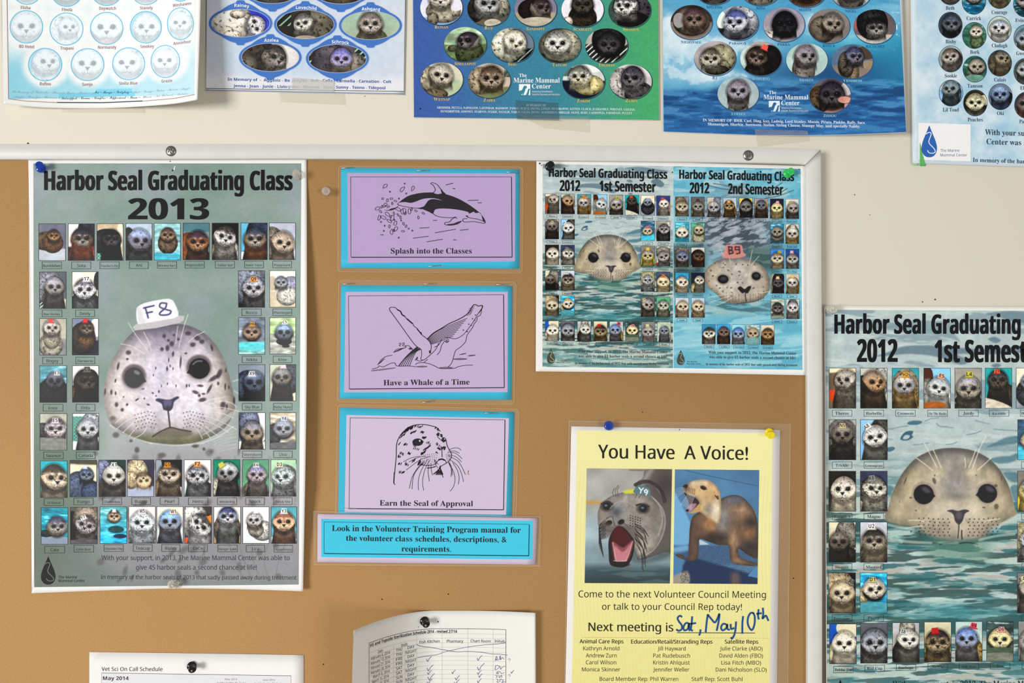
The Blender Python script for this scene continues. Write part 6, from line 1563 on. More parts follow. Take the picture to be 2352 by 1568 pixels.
    cv.ell(*Z([(1240, 648)])[0], R(28), R(17), '1b1716', .3, .4); cv.line(Z([(1210, 635), (1240, 632), (1270, 660)]), R(9), '6b4f38', .8); cv.ell(*Z([(1082, 635)])[0], R(22), R(16), '2a2220', -.4, .5); cv.line(Z([(1345, 715), (1370, 745), (1365, 720)]), R(12), '3c2c22', .9)
    for i in range(8): cv.line(Z([(1110 + 8 * i, 690 + 4 * i), (1080 + 8 * i, 740 + 8 * i), (1040 + 14 * i, 800 + 6 * i)]), R(4), 'd8dde0', .7)
    for i in range(5): cv.line(Z([(1075, 650 + 8 * i), (1030, 650 + 16 * i), (995, 670 + 20 * i)]), R(4), 'b8cad8', .6)
    for i in range(4):
        for j in range(4): cv.ell(*Z([(1115 + 16 * j, 650 + 13 * i + 4 * j)])[0], R(4), R(4), '4a382c', 0, .6)
    cv.grain(.03, 23); cv.c[:] = np.clip(cv.c, .03, .97)
YF.paint('sea_lion_photo', [(1550.2, 1077.6), (1744, 1079.2), (1740, 1341), (1546.2, 1339.6)], sea_lion, 4, .9, label='photo of a brown sea lion barking by a blue wall')
b = Bag()
ztext(YF, b, zy_, 'You Have', 's', 322, 990, 390, 398, 119, 3.8245, .018); ztext(YF, b, zy_, 'A Voice!', 's', 1078, 1635, 398, 404, 117, 3.8245, .018)
YF.put('title_lettering', b, ink('16150f'), 5)
b = Bag()
for t, x0, x1, y0, y1, c in (('Come to the next Volunteer Council Meeting', 172, 2082, 183, 190, 68), ('or talk to your Council Rep today!', 412, 1838, 310, 314, 66), ('Next meeting is', 275, 1137, 527, 531, 86)): ztext(YF, b, zb, t, 's', x0, x1, y0, y1, c, 4.438, .018 if c > 70 else 0)
b.line(zb([(1175, 544), (1972, 548)]), 1.5)
YF.put('invitation_lettering', b, ink('23220f'), 5)
b = Bag()
for rows in ((('Animal Care Reps', 182, 628, 652), ('Kathryn Arnold', 220, 588, 723), ('Andrew Zurn', 247, 560, 795), ('Carol Wilson', 247, 556, 866), ('Monica Skinner', 207, 598, 938)),
             (('Education/Retail/Stranding Reps', 708, 1536, 655), ('Jill Hayward', 978, 1264, 725), ('Pat Rudebusch', 933, 1308, 797), ('Kristin Ahlquist', 933, 1306, 868), ('Jennifer Weller', 933, 1302, 939)),
             (('Satellite Reps', 1662, 2002, 655), ('Julie Clarke (ABO)', 1613, 2048, 725), ('David Alden (FBO)', 1608, 2052, 797), ('Lisa Fitch (MBO)', 1628, 2032, 869), ('Dani Nicholson (SLO)', 1570, 2090, 940)),
             (('Board Member Rep: Phil Warren', 387, 1188, 1035), ('Staff Rep: Scott Buhl', 1325, 1842, 1036))):
    for t, x0, x1, y in rows: ztext(YF, b, zb, t, 's', x0, x1, y, y + 1, 40, 4.438)
for t, x0, x1, y in (('Animal Care Reps', 184, 630, 652), ('Education/Retail/Stranding Reps', 710, 1538, 655), ('Satellite Reps', 1664, 2004, 655)): ztext(YF, b, zb, t, 's', x0, x1, y, y + 1, 40, 4.438)
YF.put('names_lettering', b, ink('343219'), 5)
b = Bag(); b.line(zb([(200, 592), (2115, 600)]), .5); YF.put('divider_line', b, ink('d9a94a'), 4)
b = Bag()
for p in ([(1228, 385), (1205, 372), (1182, 395), (1195, 430), (1222, 465), (1225, 505), (1195, 525), (1168, 510)], [(1292, 445), (1262, 450), (1242, 490), (1252, 520), (1285, 505), (1298, 450), (1300, 510), (1310, 525)], [(1330, 378), (1325, 450), (1318, 510), (1338, 525)], [(1290, 455), (1330, 452), (1370, 445)], [(1415, 510), (1412, 545), (1400, 572)], [(1490, 355), (1478, 440), (1468, 540)], [(1490, 360), (1530, 410), (1562, 440), (1590, 395), (1608, 352), (1600, 430), (1580, 525)], [(1680, 460), (1645, 455), (1625, 490), (1640, 520), (1675, 500), (1688, 460), (1690, 505), (1715, 515)],
          [(1722, 455), (1728, 505), (1760, 495)], [(1778, 430), (1772, 510), (1758, 570), (1735, 605), (1728, 590)], [(1850, 375), (1842, 450), (1842, 555)], [(1960, 345), (1925, 345), (1898, 400), (1902, 470), (1938, 518), (1965, 460), (1968, 380), (1950, 340)], [(2008, 305), (2002, 370), (2010, 410)], [(1985, 352), (2040, 345)], [(2050, 290), (2055, 350), (2048, 400), (2080, 370), (2098, 400), (2108, 425)]): b.line(zb(p), 4.2, 6)
YF.put('handwritten_date', b, ink('0f4c8a'), 7)
q = zy_([(65, 62), (2010, 92), (1985, 2640), (20, 2640)])
pouch_parts(YF, q, [(1312, 978.8), (1792, 987), (1784, 1645), (1297, 1640)])

# ------------------------------------------------------------------ the curled sterilization schedule
TX = [720, 800, 812, 860, 900, 940, 990, 1240]; TY = [1480, 1456, 1452, 1430, 1415, 1408, 1402, 1402]
def curl(x):
    x = np.asarray(x, float)
    x0 = 1000.0
    t = np.clip((x0 - x) / 190, 0, 1.5)
    return .060 * t ** 1.75 + .007 * np.clip((x - 1060) / 170, 0, 1) ** 2
def zfc(x, y): return HC + .0012 + curl(x)
def prec(x, y):
    h = curl(x)
    return np.asarray(x, float), FH / 2 + (np.asarray(y, float) - FH / 2) * DIST / (DIST - h)
xs = np.linspace(812, 1230, 60); ys = np.full(60, 1402.0)
tx, ty = prec(xs, ys)
bx, by = prec(np.linspace(792, 1233, 60), np.full(60, 2010.0))
CS = Sheet('schedule_sheet', 'white sterilization schedule sheet with its left side curling off the board', 'paper sheet', np.stack([tx, ty], -1), np.stack([bx, by], -1), zf=zfc, mat=paper('faf8f3', .55, .16), n=40, m=80, thick=.00025)
CS.pre = prec
zc = zz(790, 1380, 5.113)
def flat(px, py):
    """photo position on the curled sheet -> flat position"""
    h = float(curl(px)); return px, FH / 2 + (py - FH / 2) * (DIST - h) / DIST
b = Bag()
tl = 1443.6; L0, L1 = 848, 1162
def hline(y, x0=L0, x1=L1, w=.5): b.line(np.stack([np.linspace(x0, x1, 40), np.full(40, y)], -1), w)
def vline(x, y0, y1, w=.5): b.line(np.stack([np.full(12, x), np.linspace(y0, y1, 12)], -1), w)
hline(tl, w=1); vline(L0, tl, 1700, .9); vline(L1 - .3, tl, 1700, 1.0)
CS.put('table_border', b, ink('6a5a4c'), 4)
b = Bag()
rows = [tl + 11.5 + 10.3 * k for k in range(14)]
for y in rows: hline(y)
for x, y0 in ((904, 1465), (930, 1465), (957, 1455), (1015.5, 1455), (1074.5, tl), (1132.5, tl)): vline(x, y0, 1700)
CS.put('table_lines', b, ink('c4beb2'), 3)
b = Bag()
CS.text(b, 'HS and Topside Sterilization Schedule 2014 - revised 2/7/14', 'S', 950, 1453.3, 7, 199)
CS.put('title_lettering', b, ink('1e1c1c'), 4)
b = Bag()
for t, x, y, w in (('Date', 874, 1473.5, 11), ('Shift', 928.5, 1475, 14.5), ('Fish Kitchen', 986.5, 1475.2, 46), ('Pharmacy', 1045, 1475.2, 38), ('Chart Room', 1104, 1474.5, 46), ('Initials', 1148, 1473.8, 24)): CS.text(b, t, 's', x, y, 6.4, w)
sh = [('THU', 'DAY'), ('THU', 'NIGHT'), ('FRI', 'DAY'), ('FRI', 'NIGHT'), ('SAT', 'DAY'), ('SAT', 'NIGHT'), ('SUN', 'DAY'), ('SUN', 'NIGHT'), ('THU', 'DAY'), ('THU', 'NIGHT')]
dt = ['February 6, 2014', 'February 13, 2014', 'February 21, 2014', 'February 28, 2014', 'March 8, 2014', 'March 15, 2014', 'March 23, 2014', 'March 30, 2014', 'April 3, 2014', 'April 10, 2014']
for k in range(10):
    y = 1483.2 + 10.35 * k
    CS.text(b, sh[k][0], 's', 917, y, 6.6, 14.5); CS.text(b, sh[k][1], 's', 944, y, 6.6, 16 if sh[k][1] == 'DAY' else 24.5); CS.text(b, dt[k], 's', 874 if len(dt[k]) > 13 else 876, y, 6.6, 44 if len(dt[k]) > 15 else 38)
CS.put('table_lettering', b, ink('3a3634'), 4)
b = Bag()
def pen(pts, w=.9): b.line([flat(*p) for p in zc(pts)], w, 5)
pen([(855, 508), (900, 530), (1050, 550), (1200, 578), (1320, 595), (1450, 592), (1600, 600), (1740, 622), (1830, 624), (1920, 636)]); pen([(862, 664), (950, 648), (1080, 632), (1180, 598), (1300, 570), (1480, 535), (1650, 515), (1840, 500), (1900, 485)])
for x, y, s in ((968, 680, 1), (1562, 668, 1), (975, 785, 1.2), (1565, 772, 1.4), (980, 838, .8), (1265, 832, .7), (1565, 838, .8), (985, 890, 1.3), (1305, 900, .9), (1580, 875, .7), (975, 945, 1), (1295, 950, 1), (1565, 935, .8), (1960, 830, .6)):
    pen([(x, y), (x + 14 * s, y + 30 * s), (x + 30 * s, y), (x + 60 * s, y - 30 * s)], 1.0)
for p in ([(1775, 705), (1790, 650), (1800, 680), (1775, 685), (1820, 690), (1835, 640), (1838, 690), (1855, 665), (1880, 685)], [(1780, 760), (1775, 805), (1810, 790), (1825, 765), (1780, 755)], [(1835, 770), (1840, 800), (1860, 775), (1890, 768)], [(1800, 830), (1790, 850), (1815, 852), (1800, 832), (1830, 830), (1850, 852), (1885, 838)], [(1775, 870), (1800, 880), (1785, 905)], [(1820, 868), (1825, 900), (1850, 870), (1852, 902)], [(1790, 915), (1810, 930), (1795, 950), (1830, 945), (1835, 915), (1870, 935), (1850, 955), (1895, 945)]): pen(p, .9)
CS.put('pen_marks', b, ink('5a5a86'), 6)
b = Bag()
for y in (700, 885): pen([(1922, y - 12), (1940, y - 25), (1952, y - 10), (1938, y + 5)], .9); pen([(1940, y + 22), (1941, y + 26)], 1.1)
CS.put('red_marks', b, ink('b4948c'), 6)

# ------------------------------------------------------------------ the on call schedule
zv = zz(190, 1480, 4.438)
VS = Sheet('schedule_sheet', 'white on call schedule sheet with a pale grey table at the bottom of the board', 'paper sheet', [(205.3, 1497), (440, 1500), (697.6, 1504)], [(203, 2110), (440, 2112), (698, 2116)], z=HC + .0008, mat=paper('f4f2f0', .55), n=20, m=20, thick=.00025)
VS.fill('table_field', [(233, 1545), (668.5, 1551.6), (668, 1700), (233, 1700)], paper('e6e6ea', .55), 2, 4, 6)
b = Bag(); b.line([(233, 1700), (233, 1545), (668.5, 1551.6), (668, 1700)], 1.0); VS.put('table_border', b, ink('6a5c60'), 4)
b = Bag(); ztext(VS, b, zv, 'Vet Sci On Call Schedule', 's', 192, 812, 268, 270, 40, 4.438); ztext(VS, b, zv, 'May 2014', 'S', 205, 468, 360, 361, 37, 4.438)
VS.put('title_lettering', b, ink('4c3438'), 4)
b = Bag(); ztext(VS, b, zv, 'May 2014', 's', 1450, 1572, 361, 362, 19, 4.438); ztext(VS, b, zv, 'June 2014', 's', 1835, 1958, 368, 369, 19, 4.438)
ztext(VS, b, zv, 'SuMo TuWe Th Fr Sa', 's', 1368, 1660, 398, 399, 18, 4.438); ztext(VS, b, zv, 'SuMo TuWe Th Fr Sa', 's', 1750, 2042, 404, 405, 18, 4.438)
VS.put('calendar_lettering', b, ink('9a8f94'), 4)
b = Bag(); b.disc(1560.5, 986.5, 1.2, n=10); YF.put('pin_hole', b, ink('3a2a1c'), 6)
b = Bag(); b.disc(1006, 1427.6, 1.6, n=10); CS.put('pin_hole', b, ink('3a2a1c'), 6)
b = Bag(); b.disc(961, 1436.4, 0.9, n=10); CS.put('pin_hole', b, ink('3a2a1c'), 6)
b = Bag(); b.disc(1239.6, 375.3, 1.9, n=10); SD.put('pin_hole', b, ink('2a2018'), 7)
b = Bag(); b.disc(1243.8, 379.2, 1.0, n=10); SD.put('pin_hole', b, ink('2a2018'), 7)
b = Bag(); b.disc(1544.4, 395.6, 1.6, n=10); SD.put('pin_hole', b, ink('2a2018'), 7)
b = Bag(); b.disc(1835.8, 388.8, 1.3, n=10); SD.put('pin_hole', b, ink('2a2018'), 7)
b = Bag(); b.disc(390.4, 370.4, 1.2, n=10); S13.put('pin_hole', b, ink('2a2018'), 7)
b = Bag(); b.disc(396.6, 391, 2.0, n=10); S13.put('pin_hole', b, ink('2a2018'), 7)
b = Bag(); b.poly([(398, 389.5), (401.5, 380.5), (403, 381.5), (401.5, 388), (400.5, 392)]); S13.put('torn_chip', b, ink('e8e8e4'), 7)

# ------------------------------------------------------------------ the row of posters along the top
# faded pale blue poster, its sides lifting off the wall
def zf1(x, y):
    x = np.asarray(x, float); y = np.asarray(y, float)
    lo = np.clip((y + 250) / 480, 0, 1)
    return .0014 + .030 * np.clip((x - 215) / 245, 0, 1.1) ** 1.8 * (.35 + .65 * lo) + .012 * np.clip((215 - x) / 215, 0, 1.1) ** 1.7 * lo
T1 = Sheet('seal_poster', 'faded pale blue poster of round seal pictures bulging off the wall', 'poster', [(-4, -330), (215, -325), (463, -335)], [(8, 238), (60, 244), (130, 248), (235, 248.5), (330, 244), (400, 238), (453.5, 229)], zf=zf1, mat=paper('f4f3f0', .4), n=90, m=80,
           right=lambda v: 3.5 * np.sin(v * math.pi))
def faded(cv):
    x0, y0, k = 14, -200, 1 / 434.0
    px, py = cv.x / k + x0, cv.y / k + y0
    cv.c[:] = hexc('f1f4f4')
    halo = np.zeros(len(px))
    for cx, cy in ((60, 62), (152, 66), (245, 65), (335, 62), (415, 55), (103, 148), (201, 148), (295, 146), (380, 141), (60, -28), (153, -23), (245, -24), (335, -26), (414, -34)):
        halo = np.maximum(halo, smoothstep(-np.hypot(px - cx, py - cy), -66, -46))
    edge = np.maximum(smoothstep(py, 95, 160), .0)
    cv.put((1 - halo) * edge * np.clip(.95 - .5 * (px - 14) / 434, .3, 1), '8fd2e6')
    cv.put((1 - halo) * (1 - edge) * .28, 'b9e2ee')
    cv.put((smoothstep(py, 208, 212) * smoothstep(-py, -221, -219) * (px > 218) * (px < 304) + smoothstep(py, 217, 218) * (px > 131) * (px < 310)).clip(0, 1) * .8, '74cbe6')
    cv.c *= (.985 + .03 * cv.noise(.02, .02, 3))[:, None]
T1.paint('printed_field', [(18, -200), (449, -200), (446, 217), (20, 228)], faded, 2, 2.0)
def bot1(x): return np.interp(x, [20, 60, 130, 235, 330, 400, 447], [227, 232, 235.5, 236, 232, 226, 217])
b = Bag(); xs = np.linspace(19.5, 447, 40)
b.line(np.stack([xs, bot1(xs)], -1), 1.6); b.line([(14.5, -200), (16, 0), (19.5, 227)], 1.6)
T1.put('printed_border', b, ink('a98f93'), 4)
b = Bag(); xs = np.linspace(131, 327, 20); b.line(np.stack([xs, bot1(xs) - .3], -1), 2.2); T1.put('border_under_tape', b, ink('2f3a5a'), 5)
A1 = [('BD Hotel', 60.5, 61.5, 37.5, 37.5, 61, 110.5, .04), ('Trapani', 152.5, 66.5, 38, 37, 153.5, 114, .01), ('Normandy', 245, 65.2, 37.5, 37, 246, 112, -.01), ('Smokey', 335, 62.4, 36, 36.6, 338, 110, -.03), ('Anniefour', 414.4, 54.4, 30.2, 37, 418, 101, -.14), ('Rufino', 103.5, 148.3, 38.4, 37.5, 104, 196, .02), ('Samjo', 201, 148.4, 37.8, 37, 200.5, 197, 0), ('Stella Blue', 295.4, 146.4, 37, 37, 294.5, 194.5, -.02), ('Grazie', 379.6, 141.2, 33, 37.2, 383, 189, -.06),
      ('Elisha', 62, -28, 36, 38, 58.5, 21, .04), ('Finola', 153, -23, 37, 38, 154, 25.5, .02), ('Daywatch', 245, -24, 37, 37, 247, 22.5, 0), ('Stanely', 335, -26, 36, 37, 336, 21.5, -.02), ('Weshawee', 414, -34, 30, 37, 418, 13.5, -.13)]
F1 = '''e4eaee>f0f2f2 h.5,.5,.44 fdde6ec cccd8e2 me8ecee ne0e4e6 s.05
f0f4f6>c0dcec@.72 b.2,.55,.4,.5:dce6ee b.45,.95,.3,.12:eef2f4 h.55,.45,.30 fdce6ee cbcccdc me8eef2 nd4dee6 s.25 y.25
f2f6f8>eef2f4 h.5,.48,.47 fecf2f5 ce4eaf0 mf0f4f6 nb8a4aa s.03 o.5,.9,.18,.08:b09498
6fc4e0>f0f4f6@.8 h.52,.5,.42 fe6eef2 cc8d8e4 meef3f5 nc8dae6 s.25
eaf2f4>f2f6f6 b.7,.4,.3,.4:e4eef2 h.48,.48,.4 fe4eef2 cd0e4ec mecf2f4 nc8e2ec s.06
5ab4dc>48a8dc@.8 e.7,.15,.3,.2:eef4f6 b.4,.9,.5,.35:c4d8e6 h.52,.42,.38 fdde8ee cb8ccdc me8f0f2 nd4e0ea y.35 s.2
d4ecf4>eef4f6@.9 h.5,.48,.44 fe8eef2 cd2e0e8 mf0f4f6 ne0eaf0 s.04
f0f4f6>e8f0f2 b.8,.5,.25,.4:e0eaf0 h.45,.48,.42 fe6eef2 ce0e8ec mecf2f4 ndce8ee s.06
f0f4f6>f0f4f6 b.8,.45,.3,.5:e4ecf0 h.48,.48,.4 fe6eef4 cd8e2ea mecf2f6 ncfc4d2 s.06
9ad4e8>e4f0f2 h.5,.5,.4 pW
a8dcee>8cc8e0 h.5,.5,.4 fb8d4e4 cb0c8d8
e4eef2>d0e4ee h.5,.5,.4 fd8e6ee cccdde8 s.3
dceaf2>e4eef2 h.5,.5,.4 pW
b4dcec>c8c0bc h.5,.5,.4 pW'''.split('\n')
SOFT_EYE = dict(zip(range(14), ['c0c8d0'] * 14))
for k, ((nm, cx, cy, rx, ry, tx, tb, sl), sp) in enumerate(zip(A1, F1)):
    fn0 = portrait(sp, 500 + k)
    def fn(cv, fn0=fn0):
        fn0(cv); cv.c += .70 * (hexc('eef4f7') - cv.c); cv.c[:] = cv.c * np.array([.985, 1.0, 1.01])
    ph = T1.paint('seal_portrait', oval(cx, cy, rx, ry), fn, 3, 1.0, oval=True)
    b = Bag(); b.ring(cx, cy, rx + .8, ry + .8, 2.0); T1.put('blue_ring', b, ink('6cc3e2'), 4, ph)
    b = Bag(); T1.text(b, nm, 'S', tx, tb, 7.2, squeeze=.80, slope=sl); T1.put('name_caption', b, ink('a98a90'), 5)
b = Bag()
T1.text(b, 'In Memory of: Cichoski ~ Hannah Marie ~ Skate ~ A', 'c', 122, 214.5, 5, 190, slope=.02); T1.text(b, 'Auggie ~ Slim Jim ~ Sherwood', 'c', 82, 225, 5, 100, slope=.03)
T1.put('faded_lettering', b, ink('a9c6d2'), 5)
b = Bag(); T1.text(b, 'Bolt ~ Lounge ~ Yukon ~ Matson ~ Argyle', 'c', 372, 209.5, 5, 130, slope=-.075)
T1.text(b, 'Uhura ~ Not Pictured ~ Paddles', 'c', 380, 221, 5, 105, slope=-.08)
T1.put('faded_lettering', b, ink('a9c6d2'), 5)
b = Bag()
T1.text(b, 'Iri ~ Mango ~ Ladybug ~', 'c', 260, 214, 5.4, 86, slope=-.01); T1.text(b, '~ Kidnapped ~ Oceane ~ Dimples ~ Pepperweed ~ Snow ~', 'c', 228, 227, 5.4, 188, slope=-.012)
T1.put('memorial_lettering', b, ink('3f6f92'), 5)

# pale poster with blue framed ovals
T2 = Sheet('seal_poster', 'laminated pale poster of oval seal pictures in bright blue frames', 'poster', [(477.5, -330), (940, -330)], [(471.5, 207.5), (928, 217.5)], z=.0016, mat=paper('f0efee', .35), n=20, m=20)
def pale(cv):
    k = 1 / 455.0; px, py = cv.x / k + 473, cv.y / k - 200
    cv.c[:] = hexc('d9dde8')
    g = np.exp(-((px - 700) / 190) ** 2 - ((py - 110) / 75) ** 2)
    cv.put(g * .9, 'b9d2ea'); cv.put(np.exp(-((px - 540) / 60) ** 2 - ((py - 130) / 30) ** 2) * .5, 'c2d6e4'); cv.put(smoothstep(py, 165, 190) * .8, 'e9e8ee')
    cv.put(smoothstep(-py, -30, 10) * .4, 'bcd2e6')
    cv.c *= (.98 + .04 * cv.noise(.02, .02, 9))[:, None]
T2.paint('printed_field', [(476, -200), (933, -200), (927.5, 209), (473.5, 202)], pale, 2, 2.5)
b = Bag(); b.line([(476.5, -200), (474.2, 0), (472.8, 203), (927.6, 210), (931, 0), (933, -200)], 1.3); T2.put('printed_border', b, ink('20222c'), 4)
b = Bag(); b.line([(472, 206.6), (928, 215.8)], 1.4); T2.put('blue_edge', b, ink('3d6bb0'), 4)
A2 = [('Rainey', 552.6, 53.2, 67, 32, 555.5, 17, .07), ('Lovechild', 701.3, 56.2, 66, 33, 703.5, 22, .05), ('Ashgard', 851, 58.4, 66.5, 32.6, 851.5, 25, .045), ('Azalea', 620.8, 131.6, 66, 32.4, 623, 96.5, .01), ('Schrock', 775, 134.6, 66.4, 32.6, 782, 101, .08), ('', 626, -26, 66, 34, 0, 0, 0), ('', 783, -25, 66, 34, 0, 0, 0)]
F2 = '''4650b8>3a48c0 e.9,.75,.2,.3:5058c4 b.32,.55,.42,.75:d2cbc0 b.45,.18,.14,.16:c8bcb0 b.36,.92,.16,.18:cfc6b8 h.75,.58,.165 fd0ccd0 ca8a4a8 mdcd8d8 nb8b4c0 r70 s.3
4c4640>2e2a28 g0,.1,.25,.55:8fae98,1 b.72,.55,.34,.75:6e6a5e s.3 h.47,.46,.17 fb9b6ae c6a6866 mdcd8ce n8a867c y-.35 s.2 r-10 o.5,1.0,.2,.12:a89e8c
a8bcac>a4b4a0 b.52,1.02,.28,.45:7e7e5c b.5,.72,.19,.3:97937c h.5,.45,.205 f9c9288 c6e6864 mcfc8c4 n6a6450 s.08
cfcac8>c8c4c4 b.25,.55,.38,.75:4c4642 b.1,.75,.2,.4:6a645c h.57,.5,.21 f7c756e c4a4644 mb0a8a2 n9a948c y.6 r14 s.35
6c6670>4e4a40 g.8,.15,1,.5:9cc4b0,1 g0,.35,.14,.8:9cc4b0,1 b.35,.55,.3,.7:5e5860 b.8,.7,.2,.4:8a847c h.57,.52,.185 f9690b0 c7c78ac mb0a8c0 na4946c s.15
6a625c>5c5854 h.5,.3,.2 pG b.5,.7,.3,.4:6a665e
6e645c>54504c h.5,.3,.2 pB b.5,.7,.3,.4:6a5e52'''.split('\n')
for k, ((nm, cx, cy, rx, ry, tx, tb, sl), sp) in enumerate(zip(A2, F2)):
    b = Bag()
    a = np.linspace(0, 2 * math.pi, 120, endpoint=False); pts = []
    for t in a:
        c, s = math.cos(t), math.sin(t)
        ex = 9.5 * max(0, 1 - (c / .62) ** 2) ** 1.1 if abs(c) < .62 else 0
        if abs(c) < .12: ex += 4.2
        pts.append((cx + (rx + 6.2) * c, cy + (ry + 5.2) * s + (ex if s > 0 else -ex * (1.15))))
    b.poly(pts)
    o = T2.put('blue_frame', b, ink('3f74c4'), 4)
    b = Bag(); b.line(pts, 1.0, closed=True); T2.put('frame_edge', b, ink('9db4e0'), 5, o)
    T2.paint('seal_portrait', oval(cx, cy, rx, ry), portrait(sp, 520 + k), 6, .9, oval=True)
    b = Bag(); b.ring(cx, cy, rx + .8, ry + .8, 1.3); T2.put('picture_edge', b, ink('a9b6cc'), 7, o)
    if nm:
        b = Bag(); T2.text(b, nm, 'S', tx, tb - 1, 7.2, squeeze=1.02, slope=sl, arc=1.2); T2.put('name_caption', b, ink('f2f4f8'), 8, o)
b = Bag()
for t, x0, x1, y, s in (('In Memory of  -  Aggasiz - Bo', 523, 665.5, 186.5, .02), ('Calla - Carmella - Carnation - Colt', 741, 898.5, 189.5, .017), ('Jenna - Joan - Junie - Livin', 536, 659, 201.2, .02), ('Sunny - Tenno - Tidepool', 772, 885, 204.2, .017)): T2.text(b, t, 'S', (x0 + x1) / 2, y, 6.6, x1 - x0, slope=s)
T2.put('memorial_lettering', b, ink('2d5a9c'), 5)
b = Bag()
for t, x0, x1, y in (('Jangles - Bob -', 669, 738, 188), ('gston - Magnus - Nico -', 661, 769, 202.8)): T2.text(b, t, 'S', (x0 + x1) / 2, y, 6.6, x1 - x0, slope=.018)
T2.put('lettering_under_tape', b, ink('8fa9c4'), 5)
b = Bag(); b.poly([(474, -320), (944, -320), (932.5, 217.5), (471, 206)]); T2.put('laminate_pouch', b, film('clear_laminate', 'e8e6de', .012, .012, .15), 10)

# blue to green poster
T3 = Sheet('seal_poster', 'blue to green poster of oval seal pictures with yellow names', 'poster', [(946, -330), (1511, -330)], [(950.5, 270), (1514.5, 276)], z=.002, mat=paper('e4e8e6', .35), n=16, m=16)
def bluegreen(cv):
    t = smoothstep(cv.x, 0, 1); a, m_, c = hexc('3d5da6'), hexc('3a819c'), hexc('47a86b')
    u = np.clip(cv.x, 0, 1)[:, None]
    cv.c[:] = np.where(u < .5, a + (m_ - a) * smoothstep(u, 0, .5), m_ + (c - m_) * smoothstep(u, .5, 1.0))
    cv.c *= (.96 + .08 * cv.noise(.008, .008, 4))[:, None]
T3.paint('printed_field', [(947, -200), (1511.4, -200), (1513.6, 275.4), (950.8, 269.4)], bluegreen, 2, 2.2)
A3 = [('Ronan', 1013.7, 17.5, 1014, 65.5), ('Rue', 1122, 19.8, 1122.6, 67.5), ('Sandspit', 1230, 21, 1230, 69.5), ('Scarlett', 1338, 22, 1338.5, 70.5), ('Shamus', 1446, 23, 1449, 71), ('Shellspot', 1068.6, 101.6, 1069, 149.5), ('Sisu', 1177.4, 103.4, 1177, 150.7), ('Tatchi', 1285.5, 104.4, 1285, 152), ('Thomas', 1393.2, 104.8, 1393, 152.4), ('Wetnap', 1014.6, 182.8, 1015, 231.2), ('Zaira', 1123.8, 185, 1124, 233), ('Zakim', 1340.4, 187, 1340, 234.6), ('Zubin', 1448.5, 187.4, 1450.5, 234.2)]
F3 = '''d0d0dc>8fb0dc@.8 b.55,.6,.42,.35:b8b0a0 b.3,.82,.14,.2:8a8274 e.85,.35,.2,.25:d8d4dc h.48,.25,.26 fbab2a8 c9a948c mccc4ba na09888 s.3
3a3632>6e685c@.7 b.65,.4,.4,.4:a8a496 b.15,.5,.3,.4:3e3a36 h.47,.36,.30 f9a9a98 c5c5c60 mc0c0c0 n8a8880 y.25 s.2 o.6,.92,.2,.12:b8b0a0
8a8494>a49c88@.6 b.42,.52,.34,.32:3e3634 h.62,.45,.24 f5a5252 c3c3436 m7e7470 n9a8e80 y.7 s.05 o.55,.85,.4,.12:b8b0a0
d8d6dc>6a625a@.85 b.5,.75,.34,.4:4a4238 h.5,.35,.26 f4e4a44 c3a3632 m6a6258 n2c2824 b.15,.85,.12,.15:c4b8b0
4a5a54>d8d6d2@.9 b.75,.45,.42,.55:4e4a50 s.5 b.6,.85,.4,.3:2e2a2e h.42,.38,.28 fc4c0be c4a464c mdcd8d2 n8a8480 y-.5 s.4
a4b89c>6f805c@.5~ b.6,.75,.34,.4:5a6248 b.2,.62,.12,.1:5c5e4e h.58,.4,.27,.8 f4a4246 c3a3438 m8e8a8a n98968c y-.75 s.03
74808c>343a3a@.62 g.5,.6,1,1:9aa4a4,1 b.35,.5,.42,.52:d0cfbe s.2 h.55,.42,.27 fd0ccbc cc0bcac mcac6b6 nb4b0a4 y.25 r15 s.25 x
5c5a54>3a3630@.75 b.55,.5,.48,.46:bcb8a6 s.25 h.45,.45,.30 fc2c0b8 c8c8a88 md8d4cc na09a8c s.25
b0aca4>6c6864@.5 g0,.45,1,1:c8d0c8,1 b.55,.35,.4,.5:3a3838 h.55,.48,.27 f4c4a4a c3a3a3c m626060 n2c2a2a
c8c4b4>b4c0a4@.5 b.15,.55,.34,.45:a09886 b.35,.92,.3,.18:7e7260 h.48,.38,.28 faaa294 c98948c mc0b8ac n847a6e r8 y.15
bcb0a0>7e8464@.7 b.3,.5,.42,.4:a89c86 s.2 h.55,.44,.29 f8e8272 c5a4c44 mb4a698 n6e664a g.85,.2,1,.4:5a8a74,1
c8ccc8>2e323e@.5 e.7,.1,.3,.14:e0e0dc b.62,.6,.36,.3:cfc394 s.45 h.42,.36,.26 fb0aea8 c6a6866 md4cca8 nd0c498 y-.25 s.2 g0,.1,.3,.35:4a7a6a,1
d8d6da>b8b4b0 b.25,.6,.35,.5:b4b0ac s.3 b.7,.85,.35,.35:5a5656 h.55,.40,.28 f5a565a c48464e m8a8684 n9c9892 y-.35 s.2'''.split('\n')
